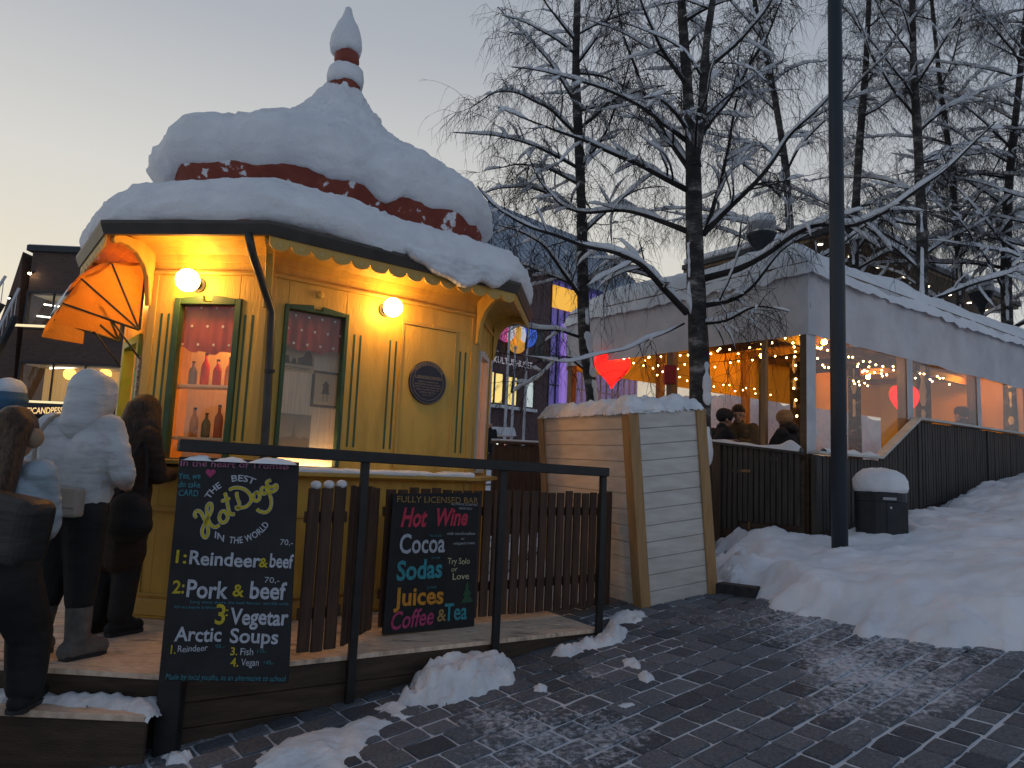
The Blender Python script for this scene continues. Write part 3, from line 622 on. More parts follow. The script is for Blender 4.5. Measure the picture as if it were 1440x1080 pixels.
blob('finial_snow', (KA[0], KA[1], ZD), [(.12, 5.385), (.195, 5.39), (.205, 5.47), (.19, 5.57), (.14, 5.61), (.05, 5.62)], 'ring of snow on the lower knob of the kiosk finial', seed=2, hmap=True)
blob('finial_snow', (KA[0]-.02, KA[1], ZD), [(.12, 5.76), (.165, 5.78), (.18, 5.85), (.17, 5.95), (.14, 6.05), (.115, 6.12), (.075, 6.18), (.05, 6.25), (.035, 6.31), (.005, 6.33)], 'pointed cap of snow on the tip of the kiosk finial', seed=4, hmap=True)
# a slab of snow sliding over the eave above the plaque
m = MB(); e_ = octo(.40); O_ = V3(*e_[0], ZD); u_ = face(0)[1]; n_ = face(0)[2]
for k_ in range(120):
    f0 = (k_+.5)/120; s_ = 1.0+1.05*f0; f_ = max(0, math.sin(math.pi*f0)**.8*(.62+.55*noise.noise(Vector((s_*5.5, 3, 1))))); dp = (k_ % 5)/4
    m.ball(O_+u_*(s_+.15)+n_*(.035+.02*noise.noise(Vector((s_*7, dp*3, 2))))+UZ*(3.0-.24*f_*dp), (.045, .055, .04), 10, 6)
so2 = remesh(m.build('snow_overhang', MAT['snow_rough'], base=O_+u_*1.7+UZ*2.8), .012, 2); tag(so2, 'ragged slab of snow sliding over the scalloped eave above the round plaque', 'snow overhang')
m = MB(); O, u, n, l = face(0); XS = np.linspace(.02, KL-.02, 90)
P = [[O+u*s+n*(o+.01*noise.noise(Vector((s*9, o*20, 1))))+UZ*(1.146+hh*(1+.5*noise.fractal(Vector((s*4, o*8, 3)), .9, 2, 4))) for o, hh in ((.125, -.004), (.130, .018), (.10, .035), (.05, .035), (.015, .03), (.004, -.004))] for s in XS]
tag(m.grid(P).build('ledge_snow', MAT['snow'], smooth=True), 'thin line of snow on the sill ledge under the round plaque', 'snow strip')
# globe lamps on the kiosk walls
MAT['globe'] = emat('lit_globe', (1, .52, .12), 62)
def wall_lamp(i, s, h, o, r, label, energy):
    O, u, n, l = face(i); base = O+u*s+UZ*h
    t = thing('wall_lamp', base, label, 'lamp', 'globe lamps on the kiosk')
    m = MB(); m.tube([base+n*.001, base+n*.02], .06, 14); m.tube([base+n*.02, base+n*(o-r*.5)], .035, 12); m.build('bracket', MAT['black'], t)
    MB().ball(base+n*o, r, 24, 16).build('globe', MAT['globe'], t, smooth=True)
wall_lamp(7, .395, 2.575, .16, .088, 'round glowing lamp above the bottle window of the kiosk', 40)
wall_lamp(6, .48, 2.56, .14, .082, 'round glowing lamp hidden under the orange awning', 40)
wall_lamp(0, 1.02, 2.565, .15, .082, 'round glowing lamp between the display window and the plaque panel', 40)
# plaque
def letters(txt, mat_, O, ux, uy, n, x0, x1, y, cap, parent=None, name='lettering', off=.004, shear=0.0, thick=.0, jit=.0, fill=True, arc=None, squeeze=None, seed=0):
    """paint a line of text on the plane (O, ux right, uy up): baseline from x0 to x1 at height y, capitals `cap` tall; arc=(cx, cy, r, a0, a1) bends it"""
    rnd = random.Random(seed+len(txt)); cu = bpy.data.curves.new('t', 'FONT'); cu.body = txt; cu.shear = shear; cu.resolution_u = 3; cu.offset = thick
    ob = bpy.data.objects.new('t', cu); C.objects.link(ob); bpy.context.view_layer.update()
    me = bpy.data.meshes.new_from_object(ob.evaluated_get(bpy.context.evaluated_depsgraph_get())); bpy.data.objects.remove(ob); bpy.data.curves.remove(cu)
    v = np.array([p.co[:2] for p in me.vertices]); 
    w = v[:,0].max()-v[:,0].min(); xm = v[:,0].min(); k = cap/.70
    O, ux, uy, n = map(np.asarray, (O, ux, uy, n)); out_ = []
    ph = rnd.random()*6
    for x, yy in v:
        f = (x-xm)/w
        if arc:
            cx, cy, r, a0, a1 = arc; sg = 1 if a1 < a0 else -1; a = a0+(a1-a0)*f; rr = r+sg*yy*k
            X_, Y_ = cx+rr*math.cos(a), cy+rr*math.sin(a)
        else:
            yb = y if np.isscalar(y) else y[0]+(y[1]-y[0])*f
            X_, Y_ = x0+(x1-x0)*f, yb+yy*k+jit*cap*math.sin(ph+f*len(txt)*1.7)
        out_.append(tuple(O+ux*X_+uy*Y_+n*off))
    me2 = MB(); me2.add(out_, [tuple(p.vertices) for p in me.polygons]); bpy.data.meshes.remove(me)
    return me2.build(name, mat_, parent)
def stroke(mb, pts, w, O, ux, uy, n, off=.004, sub=6):
    """a brush stroke: smooth ribbon through pts on the plane"""
    p = [np.array(q, float) for q in pts]; p = [2*p[0]-p[1]]+p+[2*p[-1]-p[-2]]; c = []
    for i in range(1, len(p)-2):
        for t in np.linspace(0, 1, sub, endpoint=False):
            a, b, d, e = p[i-1], p[i], p[i+1], p[i+2]
            c.append(.5*((2*b)+(d-a)*t+(2*a-5*b+4*d-e)*t*t+(3*b-a-3*d+e)*t**3))
    c.append(p[-2]); c = np.array(c); tg = np.gradient(c, axis=0); tg /= np.linalg.norm(tg, axis=1)[:,None]+1e-9; nr = np.stack([-tg[:,1], tg[:,0]], 1)
    ww = w*np.ones(len(c)); ww[0] *= .6; ww[-1] *= .6
    P = lambda q: np.asarray(O)+np.asarray(ux)*q[0]+np.asarray(uy)*q[1]+np.asarray(n)*off
    a, b = c+nr*ww[:,None]/2, c-nr*ww[:,None]/2; k = len(c)
    mb.add([P(q) for q in a]+[P(q) for q in b], [(i, i+1, k+i+1, k+i) for i in range(k-1)]); return mb
def chalk(name, col): return pmat(name, tuple(c*.72 for c in col), col, 45, rough=.8, lo=.3, hi=.6)
MAT.update(cw=chalk('white_chalk_paint', (.50,.53,.60)), cy=chalk('yellow_chalk_paint', (.55,.44,.03)), cb=chalk('blue_chalk_paint', (.06,.24,.30)), cp=chalk('pink_chalk_paint', (.42,.16,.27)), cr=chalk('red_chalk_paint', (.62,.05,.10)), ct=chalk('teal_chalk_paint', (.05,.30,.36)), co=chalk('orange_chalk_paint', (.62,.27,.03)), cbr=chalk('tan_chalk_paint', (.38,.24,.08)), cm=chalk('magenta_chalk_paint', (.45,.06,.17)), cg=chalk('green_chalk_paint', (.03,.10,.05)), cc=chalk('cream_chalk_paint', (.6,.55,.35)), gold=pmat('gold_lettering', (.34,.27,.17), rough=.5))
O, u, n, l = face(0); pc = O+u*1.487+UZ*1.975; up_ = UZ
plaque = MB(); pr = .195
plaque.prism([(pr*math.cos(t), pr*math.sin(t)) for t in np.linspace(0, 2*math.pi, 49)[:-1]], pc, u, UZ, n, .006, .026)
MAT['plaque'] = pmat('dark_enamel_plaque', (.012,.011,.028), (.02,.018,.04), 6, rough=.35)
plq = plaque.build('plaque', MAT['plaque'], bevel=.004, base=pc); tag(plq, 'round dark blue plaque with small pale lettering on the yellow kiosk wall', 'plaque')
m = MB(); tt = np.linspace(0, 2*math.pi, 49); m.add([pc+u*(.160*math.cos(t))+UZ*(.160*math.sin(t))+n*.0275 for t in tt]+[pc+u*(.157*math.cos(t))+UZ*(.157*math.sin(t))+n*.0275 for t in tt], [(i,i+1,50+i-0,49+i) for i in range(48)]); m.build('ring', MAT['gold'], plq)
m = MB(); tt = np.linspace(0, 2*math.pi, 49); m.add([pc+u*(.188*math.cos(t))+UZ*(.188*math.sin(t))+n*.0275 for t in tt]+[pc+u*(.185*math.cos(t))+UZ*(.185*math.sin(t))+n*.0275 for t in tt], [(i,i+1,50+i-0,49+i) for i in range(48)]); m.build('ring', MAT['gold'], plq)
letters('TROMSØ KOMMUNE', MAT['gold'], pc, u, UZ, n, 0,0,0, .019, plq, off=.0275, arc=(0,0,.163,R(150),R(30)))
letters('LØKKEKIOSKEN', MAT['gold'], pc, u, UZ, n, -.135,.135,.030, .028, plq, off=.0275)
for k, (t_, hw) in enumerate((('TEGNET AV BYARKITEKT OG', .105), ('BYGGMESTER OG ER OPPFØRT', .135), ('SOM ET LITE HUS I JUGENDSTIL', .14), ('MED KUPPELTAK PÅ', .12), ('NORSK GRUNN', .08), ('CA 1911', .05))):
    letters(t_, MAT['gold'], pc, u, UZ, n, -hw, hw, -.002-.0235*k, .0115, plq, off=.0275)
# what shows in the two windows
MAT['warmwood'] = pmat('varnished_inner_panel', (.66,.52,.34), (.74,.60,.40), 6, (5,5,.6), .5, .15, 30)
MAT['paleboard'] = pmat('white_display_board', (.50,.40,.27), (.66,.57,.44), 7, (9,9,.35), .5, .2, 30)
MAT['dots'] = pmat('red_cloth', (.30,.035,.02), (.42,.05,.03), 5, rough=.8)
MAT['dotw'] = pmat('white_dot', (.75,.65,.55))
O, u, n, l = face(0)
m = MB(); fbox(m, 0, .09, .75, 1.10, 2.60, -.20, -.18); fbox(m, 0, .09, .11, 1.10, 2.60, -.18, -.075); fbox(m, 0, .73, .75, 1.10, 2.60, -.18, -.075); fbox(m, 0, .11, .73, 1.10, 1.13, -.18, -.075); m.build('display_case', MAT['paleboard'], kiosk)
def valance(i, s0, s1, h0, h1, o, nd, label):
    O, u, n, l = face(i); XS = np.linspace(s0, s1, 40); m = MB()
    top = [O+u*s+UZ*h1+n*(o+.006*math.sin(s*70)) for s in XS]; lo = [O+u*s+UZ*(h0+.05*((s-s0)/(s1-s0)-.5)**2*4+.01*math.sin(s*35))+n*(o+.014*math.sin(s*70)) for s in XS]
    m.grid([top, [(a+b)/2 for a, b in zip(top, lo)], lo]); v = m.build('dotted_curtain', MAT['dots'], smooth=True); tag(v, label, 'curtain', 'dotted curtains in the kiosk windows')
    m = MB(); rows = 3
    for r_ in range(rows):
        for k in range(nd):
            s = s0+(s1-s0)*(k+.3+.5*(r_ % 2))/(nd+.4); h = h1-(h1-h0)*(r_+.55)/rows
            m.prism([(.011*math.cos(t), .011*math.sin(t)) for t in np.linspace(0, 6.28, 9)[:-1]], O+u*s+UZ*h+n*(o+.017), u, UZ, n, 0, .001)
    m.build('polka_dot_pattern', MAT['dotw'], v)
valance(0, .115, .725, 2.12, 2.46, -.08, 5, 'red curtain with white dots across the top of the picture window')
valance(7, .20, .78, 2.05, 2.50, -.12, 4, 'faded red dotted curtain at the top of the bottle window')
def picture(s0, s1, h0, h1, fw, art, label, framecol, cap=False):
    O, u, n, l = face(0); o = -.168
    m = MB(); fbox(m, 0, s0, s1, h0, h1, o-.012, o); p = tag(m.build('picture', framecol), label, 'picture')
    m = MB(); fbox(m, 0, s0+fw, s1-fw, h0+fw, h1-fw, o+.0005, o+.003); q = m.build('print', art[0], p)
    m = MB()
    for poly in art[1]: m.prism([(s0+fw+(s1-s0-2*fw)*x, h0+fw+(h1-h0-2*fw)*y) for x, y in poly], O, u, UZ, n, o+.0035, o+.0045)
    m.build('drawing', art[2], p); return p
pap = pmat('yellowed_paper', (.40,.31,.19), (.48,.38,.24), 5); sep_ = pmat('grey_photo_paper', (.10,.095,.08), (.17,.16,.14), 4); ink = pmat('printed_ink', (.02,.016,.014), (.05,.04,.03), 30)
picture(.205, .49, 1.955, 2.165, .004, (pap, [[(.0,.28),(.98,.28),(.98,.33),(0,.33)], [(.5,.33),(.5,.55),(.66,.62),(.74,.85),(.86,.9),(.95,.6),(.95,.33)], [(.05,.33),(.1,.6),(.2,.62),(.25,.33)], [(.3,.33),(.34,.52),(.42,.52),(.46,.33)], [(.1,.12),(.9,.12),(.9,.15),(.1,.15)], [(.1,.06),(.8,.06),(.8,.08),(.1,.08)]], ink), 'pale drawing of a low house pinned up in the display window', pap)
picture(.485, .725, 1.68, 1.985, .022, (pap, [[(.3,.35),(.7,.35),(.7,.39),(.3,.39)], [(.35,.39),(.65,.39),(.62,.62),(.38,.62)], [(.32,.62),(.68,.62),(.5,.78)], [(.4,.1),(.43,.1),(.43,.35),(.4,.35)], [(.57,.1),(.6,.1),(.6,.35),(.57,.35)]], ink), 'dark framed sketch hanging at the middle of the display window', ink)
picture(.235, .50, 1.30, 1.605, .008, (sep_, [[(0,.0),(1,.0),(1,.35),(.8,.42),(.72,.34),(.55,.40),(.5,.5),(.46,.85),(.43,.5),(.38,.40),(.2,.38),(0,.36)]], ink), 'grey photograph of a church spire standing at the bottom of the display window', sep_)
# bottle shelf behind the left window
m = MB(); fbox(m, 7, .02, .95, 1.04, 2.62, -.62, -.60); bk = m.build('back_board', MAT['warmwood'], kiosk)
m = MB(); fbox(m, 7, .05, .92, 1.78, 1.80, -.36, -.14); m.build('shelf', MAT['warmwood'], kiosk); m = MB(); fbox(m, 7, .05, .92, 1.36, 1.38, -.36, -.14); m.build('shelf', MAT['warmwood'], kiosk)
bot = [('clear_blue', (.10,.14,.2)), ('red', (.45,.03,.02)), ('crimson', (.35,.02,.02)), ('orange', (.55,.18,.02)), ('smoke', (.12,.13,.15)), ('amber', (.5,.2,.02)), ('green', (.06,.10,.05)), ('brick', (.3,.08,.03)), ('grey', (.16,.14,.15)), ('honey', (.45,.26,.04))]
lab = ['blue grey bottle at the left end of the upper shelf', 'tall red bottle on the upper shelf', 'slim crimson bottle at the middle of the upper shelf', 'orange bottle with a dark cap on the upper shelf', 'smoky bottle at the right end of the upper shelf', 'amber bottle at the left of the lower shelf', 'dark green bottle on the lower shelf beside the amber one', 'brick red bottle on the lower shelf', 'grey brown bottle on the lower shelf, second from the right', 'honey coloured bottle at the right end of the lower shelf']
for k, (nm, col) in enumerate(bot):
    up = k < 5; s = .27+.105*(k % 5)+(.05 if not up else 0); h = 1.80 if up else 1.38; hh = (.20, .27, .22, .24, .2, .24, .2, .27, .26, .2)[k]; p = fp(7, s, h, -.24); r_ = .034
    bo = MB().lathe([(r_*.9, 0), (r_, .01), (r_, hh*.55), (r_*.85, hh*.65), (r_*.36, hh*.78), (r_*.34, hh*.93)], p, 12).build('bottle', pmat(nm+'_bottle', col, rough=.15), smooth=True, base=p); tag(bo, lab[k], 'bottle', 'bottles in the kiosk window')
    MB().lathe([(r_*.4, hh*.93), (r_*.4, hh)], p, 10).build('cap', ink, bo)
# lamps inside the kiosk that light the windows and hatch
def inner_lamp(p, label, e, r=.07, col=(1, .55, .2)):
    t = thing('ceiling_lamp', p, label, 'lamp', 'lamps inside the kiosk'); MB().ball(p, r, 16, 10).build('lamp_shade', emat('lit_shade', (1, .44, .09), e), t, smooth=True); MB().tube([V3(p[0],p[1],p[2]+r*.9), V3(p[0],p[1],ZD+2.62)], .006, 6).build('cord', MAT['black'], t)
inner_lamp(fp(7, .60, 2.36, -.26), 'warm half hidden lamp behind the dotted curtain of the bottle window', 130, .06)
inner_lamp(V3(KC[0], KC[1], ZD+2.3), 'warm lamp hanging in the middle of the kiosk', 110, .10)
m = MB(); fbox(m, 0, .14, .70, 1.132, 1.145, -.15, -.12); tag(m.build('light_strip', emat('lit_strip', (1, .70, .38), 45)), 'lit strip lamp lying along the floor of the display case', 'lamp')
# ---------------------------------------------------------------- menu boards, hand lettered
class Board:
    def __init__(s, O, ux, uy, obj): s.O, s.ux, s.uy, s.n, s.obj = O, ux, uy, np.cross(ux, uy), obj
    def uv(s, px, py):
        q = on_plane(px, py, s.O, s.n)-s.O; return q@s.ux, q@s.uy
    def text(s, t, mat, a, b, cap, **k):  # baseline from pixel a to pixel b, capital height in pixels
        x0, y0 = s.uv(*a); x1, y1 = s.uv(*b); c = s.uv(a[0], a[1]-cap)[1]-y0
        return letters(t, MAT[mat], s.O, s.ux, s.uy, s.n, x0, x1, (y0, y1), c, s.obj, **k)
    def arc(s, t, mat, c, r, a0, a1, cap, **k):
        x, y = s.uv(*c); rr = s.uv(c[0]+r, c[1])[0]-x; cp = y-s.uv(c[0], c[1]+cap)[1]
        return letters(t, MAT[mat], s.O, s.ux, s.uy, s.n, 0, 0, 0, cp, s.obj, arc=(x, y, rr, R(a0), R(a1)), **k)
    def brush(s, mat, strokes, w, outline=None, name='lettering'):
        k = s.uv(a:=600, 700); sc_ = s.uv(601, 700)[0]-k[0]
        if outline:
            m = MB()
            for st in strokes: stroke(m, [s.uv(*p) for p in st], (w+outline[1])*sc_, s.O, s.ux, s.uy, s.n, .0035)
            m.build(name, MAT[outline[0]], s.obj)
        m = MB()
        for i, st in enumerate(strokes): stroke(m, [s.uv(*p) for p in st], w*sc_, s.O, s.ux, s.uy, s.n, .0045+.0003*i)
        return m.build(name, MAT[mat], s.obj)
def board(corners, Ybot, lean, label, snow=None):
    """chalkboard whose lower edge stands at distance Ybot and whose top leans back"""
    tl, tr, br, bl = corners; BL = at(*bl, Ybot[0]); BR = at(*br, Ybot[1]); ux = unit(BR-BL); hor = np.cross(UZ, ux); hor = unit(hor)
    uy = unit(UZ*math.cos(lean)+hor*math.sin(lean)); uy = unit(uy-ux*(uy@ux)); n = np.cross(ux, uy)
    P = [on_plane(*q, BL, n) for q in (bl, br, tr, tl)]; m = MB(); m.box8([p-n*.02 for p in P]+list(P))
    o = tag(m.build('menu_board', MAT['board'], bevel=.003, base=BL), label, 'menu board'); return Board(BL, ux, uy, o), P
B1, Q1 = board(((252, 642), (420, 650), (405, 961), (231, 957)), (4.06, 4.10), R(3), 'tall chalkboard menu for hot dogs and arctic soups beside the steps')
T = B1.text
T('In the heart of Tromsø', 'cp', (254, 655), (406, 660), 9, thick=.012, jit=.05, seed=1)
m = MB(); hx, hy = B1.uv(296.5, 665); k = .0042
m.prism([(hx+k*16*math.sin(t)**3*.42, hy+k*.42*(13*math.cos(t)-5*math.cos(2*t)-2*math.cos(3*t)-math.cos(4*t))) for t in np.linspace(0, 2*math.pi, 40)[:-1]], B1.O, B1.ux, B1.uy, B1.n, .003, .004); m.build('painted_heart', MAT['cm'], B1.obj)
for t_, y0, x1 in (('Yes, we', 673, 282), ('do take', 685, 282), ('CARD', 697, 279)): T(t_, 'cb', (251 if y0 < 690 else 251, y0), (x1, y0+.5), 8.5, thick=.01, jit=.06, seed=int(y0))
B1.arc('THE', 'cw', (333, 722), 44, 155, 124, 9, thick=.02); B1.arc('BEST', 'cw', (333, 722), 46, 104, 65, 9, thick=.02)
T('IN', 'cw', (302, 756), (315, 762), 9, thick=.02); B1.arc('THE WORLD', 'cw', (335, 712), 52, -99, -27, 9, thick=.018)
zz = lambda L_: [(230+x/6.355, 630+y/6.355) for x, y in L_]
hd = [zz(q) for q in ([(300,625),(280,600),(295,565),(330,570),(365,630),(395,700),(400,760),(378,800),(350,775),(350,720),(390,640),(430,560),(430,505),(405,500),(388,540),(395,610),(420,680),(465,708),(505,685)],
  [(560,565),(520,570),(500,620),(520,665),(560,655),(575,610),(555,570)], [(548,398),(562,440),(575,510),(588,570),(610,592),(642,590)], [(515,478),(598,448)],
  [(655,390),(660,440),(680,500),(670,545),(650,530),(690,535),(745,520),(785,470),(770,410),(715,365),(640,355),(585,375)],
  [(835,395),(808,420),(812,465),(845,470),(862,435),(845,398),(815,405)], [(900,345),(876,368),(885,405),(915,405),(928,370),(905,343)], [(925,345),(945,400),(965,470),(955,540),(915,575),(860,565),(835,545)],
  [(965,285),(925,305),(935,340),(975,350),(1008,330),(1012,365),(975,392),(945,385)])]
B1.brush('cy', hd, 3.9, ('cw', 1.4))
T('1:', 'cy', (247, 791), (262, 792), 18, thick=.02); T('Reindeer', 'cw', (266, 793), (366, 798), 19, thick=.022, jit=.02); T('&', 'cy', (364, 797), (377, 798), 13, thick=.02); T('beef', 'cw', (379, 797), (412, 799), 19, thick=.022)
T('70,-', 'cw', (394, 766), (412, 767), 8); T('70,-', 'cw', (372, 819), (393, 820), 8)
T('2:', 'cy', (242, 834), (259, 834), 18, thick=.02); T('Pork', 'cw', (262, 839), (320, 842), 24, thick=.022, jit=.02); T('&', 'cy', (327, 838), (343, 839), 17, thick=.02); T('beef', 'cw', (351, 841), (402, 843), 24, thick=.022)
T('Long story short: the best flavour, worlds wide', 'cb', (268, 848), (406, 851), 4.2); T('Still very popular & famous', 'cb', (245, 855), (304, 856), 4)
T('3', 'cy', (302, 877), (316, 878), 28, thick=.015); T(':', 'cy', (317, 866), (321, 866), 14); T('Vegetar', 'cw', (323, 877), (405, 879), 22, thick=.024, jit=.03)
T('Arctic', 'cw', (245, 901), (311, 902), 20, thick=.02, jit=.02); T('Soups', 'cw', (323, 903), (391, 905), 20, thick=.02, jit=.02)
T('1.', 'cy', (240, 919), (247, 919), 12, thick=.02); T('Reindeer', 'cw', (250, 917), (292, 915), 9, thick=.006, jit=.05); T('95,-', 'cb', (303, 911), (316, 911), 5)
T('3.', 'cy', (324, 921), (334, 921), 11, thick=.02); T('Fish', 'cw', (338, 921), (356, 921), 10, thick=.006); T('110,-', 'cb', (362, 918), (375, 918), 5.5)
T('4.', 'cy', (324, 937), (335, 937), 12, thick=.02); T('Vegan', 'cw', (339, 936), (364, 936), 10, thick=.006); T('145,-', 'cb', (371, 934), (386, 934), 5.5)
T('Made by local youths, as an alternative to school', 'cb', (233, 955), (402, 958), 8, jit=.06, shear=.15)
O2, ux2 = f3a+n3*.06, u3
n2_ = n3; pl = lambda px, py: on_plane(px, py, O2, n3)
P = [pl(538, 893), pl(667, 881), pl(675, 693), pl(553, 694)]; m = MB(); m.box8([p-n3*.018 for p in P]+P)
ob2 = tag(m.build('menu_board', MAT['board'], bevel=.003, base=P[0]), 'smaller chalkboard of drinks hung on the slat fence, headed fully licensed bar', 'menu board')
B2 = Board(P[0], ux2, UZ, ob2); T = B2.text
T('FULLY LICENSED BAR', 'cbr', (558, 706), (672, 708), 9, thick=.004)
T('ALCOHOL IS SERVED', 'cw', (634, 710), (671, 711.5), 3); T('INSIDE ONLY', 'cw', (645, 716), (664, 717), 3)
T('Hot', 'cr', (563, 740), (600, 740), 26, thick=.03, shear=.25); T('Wine', 'cr', (613, 739), (657, 738), 24, thick=.03, shear=.25)
T('Cocoa', 'cw', (561, 778), (625, 776), 27, thick=.016); T('70,-NOK', 'cb', (604, 755), (621, 755), 3.4)
T('with marshmallow', 'cw', (628, 752), (668, 752), 4); T('or', 'cw', (648, 759), (653, 759), 4); T('whipped cream', 'cw', (637, 766), (667, 765), 4)
T('Sodas', 'ct', (557, 816), (621, 811), 27, thick=.026); T('45,-NOK', 'cb', (606, 786), (619, 786), 3.4)
T('Try Solo', 'cc', (629, 793), (660, 793), 8.5, thick=.006, jit=.05); T('or', 'cc', (634, 804), (643, 803), 7); T('Love', 'cc', (636, 815), (659, 814), 9, thick=.006)
T('Juices', 'co', (553, 852), (623, 848), 25, thick=.026); T('30,-NOK', 'cb', (600, 828), (614, 827), 3.4)
T('Coffee', 'cm', (549, 886), (609, 877), 25, thick=.016, shear=.2); T('&', 'cbr', (614, 874), (627, 872), 17, thick=.015); T('Tea', 'ct', (624, 873), (656, 870), 24, thick=.018)
m = MB(); X = lambda px, py: B2.uv(px, py)
m.prism([X(648,848), X(665,846), X(659,836), X(663,835), X(657,826), X(660,825), X(657,817), X(653,826), X(655,827), X(650,837), X(653,838)], P[0], ux2, UZ, n3, .003, .0042); m.build('painted_tree', MAT['cg'], ob2)
# snow and bag on top of the board and handrail
for k, (a, b, hh) in enumerate(((262, 302, .032), (303, 350, .028), (352, 418, .036))):
    A = at(a, 645+(a-252)*.045, Q1[3][1]); B = at(b, 645+(b-252)*.045, Q1[2][1]); m = MB(); d = B-A; prof = []
    for t in np.linspace(0, 1, 24):
        c = A+d*t; z = hh*(math.sin(math.pi*t)**.6)*(1+.25*noise.noise(Vector((t*5, k, 0)))); prof.append([c+V3(0, q, 0)*.05+UZ*(z*(1-abs(q)**2)-.006) for q in (-1, -.6, 0, .6, 1)])
    tag(m.grid(prof).build('snow_strip', MAT['snow'], smooth=True), ('left hand mound of snow on top of the hot dog board', 'low middle mound of snow on top of the hot dog board', 'long right hand mound of snow on top of the hot dog board')[k], 'snow strip', 'snow on the hot dog board')
# ---------------------------------------------------------------- awning over the serving hatch
MAT['awning'] = clothmat('orange_canvas', (.62,.25,.04), (.70,.30,.05), .55, 4)
O6, u6, n6, l6 = face(6)
aw = thing('awning', fp(6, .48, 2.2, .04), 'orange canvas hood awning with black ribs over the serving hatch', 'awning')
hoops = [(.05, 2.76), (.29, 2.71), (.48, 2.55), (.58, 2.34)]; s0, s1 = .06, .905; hin = (.05, 2.21)
def hoop_pt(k, f, inset=0): o, h = hoops[k]; return fp(6, s0+(s1-s0)*f, h-inset, o)
P = []
for f in np.linspace(0, 1, 14):
    row = []
    for k in range(3):
        for t in np.linspace(0, 1, 5, endpoint=False):
            a, b = hoop_pt(k, f), hoop_pt(k+1, f); p = a*(1-t)+b*t; p = p-(p-fp(6, s0+(s1-s0)*f, *hin[::-1]))*.05*math.sin(math.pi*t)*1.0; row.append(p)
    row.append(hoop_pt(3, f))
    dz = .165+.022*abs(math.sin(f*math.pi*3)); row.append(hoop_pt(3, f)+n6*.035-UZ*dz*.5); row.append(hoop_pt(3, f)+n6*.05-UZ*dz); P.append(row)
m = MB().grid(P)
for s in (s0, s1):
    h = fp(6, s, hin[1], hin[0]); pts = [fp(6, s, hh, o) for o, hh in hoops]; k = len(m.v); m.add([h]+pts, [(0, i, i+1) for i in (1, 2, 3)])
    e = pts[3]; hk = h+(e-h)*.52; m.add([e, e+n6*.05-UZ*.175, hk-UZ*.13, hk-UZ*.01], [(0,1,2,3)])
cn = m.build('canopy', MAT['awning'], aw); 
for k in range(4):
    m = MB(); i = .012; m.tube([fp(6, s0+.004, hin[1], hin[0]), hoop_pt(k, .005, i), hoop_pt(k, .995, i), fp(6, s1-.004, hin[1], hin[0])], .010, 8); m.build('rib', MAT['black'], aw)
m = MB(); m.tube([fp(6, s1-.02, 1.98, .02), fp(6, s1-.02, 2.36, .33)], .008, 8); m.build('stay', MAT['black'], aw); m = MB(); m.tube([fp(6, s0+.02, 1.98, .02), fp(6, s0+.02, 2.36, .33)], .008, 8); m.build('stay', MAT['black'], aw)
m = MB(); prof = []
for f in np.linspace(.02, .98, 16): prof.append([hoop_pt(1, f)*(1-t)+hoop_pt(3, f)*t+n6*.01+(n6*.05*math.sin(t*3.14))+UZ*(.01+.035*math.sin(t*3.14)*(1+.4*noise.noise(Vector((f*6, t*4, 0))))) for t in np.linspace(0, 1, 7)])
tag(m.grid(prof).build('awning_snow', MAT['snow'], smooth=True), 'thin crust of snow on the outer curve of the orange awning', 'snow mound')
# ---------------------------------------------------------------- white planked box
bx = thing('planked_box', on_ground(903, 856), 'white planked wooden box with bare pine corner boards, leaning with the slope', 'box')
BO = on_ground(903, 856)-UZ*.01; bz = unit(V3(-GS*GD[0], -GS*GD[1], 1)); b1 = V3(math.cos(R(27)), math.sin(R(27)), 0); b1 = unit(b1-bz*(b1@bz)); b2 = np.cross(bz, b1); BW, BD, BH = .86, 1.66, 1.78
np_ = 12; hgt = BH/np_
m = MB(); m.frame_box(BO, b1, b2, bz, .01, BW-.01, .01, BD-.01, .02, BH-.02)
for k in range(np_):
    j = random.uniform(-.002, .002)
    m.frame_box(BO, b1, b2, bz, .0, BW, -.014+j, .012, k*hgt+.002, (k+1)*hgt-.003); m.frame_box(BO, b1, b2, bz, -.014+j, .012, .0, BD, k*hgt+.002, (k+1)*hgt-.003)
m.build('planks', MAT['whiteboard'], bx, bevel=.0025)
cb = lambda x0, x1, y0, y1: MB().frame_box(BO, b1, b2, bz, x0, x1, y0, y1, -.005, BH+.005).build('corner_board', MAT['bareWood'], bx, bevel=.003)
cb(-.034, .075, -.036, -.0165); cb(-.036, -.0165, -.0135, .085); cb(BW-.095, BW+.02, -.036, -.0165); cb(-.036, -.0165, BD-.10, BD+.01)
m = MB(); m.frame_box(BO, b1, b2, bz, -.02, BW+.01, -.02, BD+.01, BH+.006, BH+.022); m.build('lid', MAT['whiteboard'], bx)
TP = lambda x, y: BO+b1*x+b2*y+bz*(BH+.022)
zf = lambda X_, Y_: TP(0,0)[2]-((X_-TP(0,0)[0])*bz[0]+(Y_-TP(0,0)[1])*bz[1])/bz[2]
heap('snow_mound', [TP(-.02,-.02), TP(BW,-.02), TP(BW,BD), TP(-.02,BD)], .10, MAT['snow_rough'], 'lumpy ridge of snow along the top of the white planked box', base_fn=zf, step=.02, edge=.09, rough=.55, freq=6, seed=41, cat='snow mound')
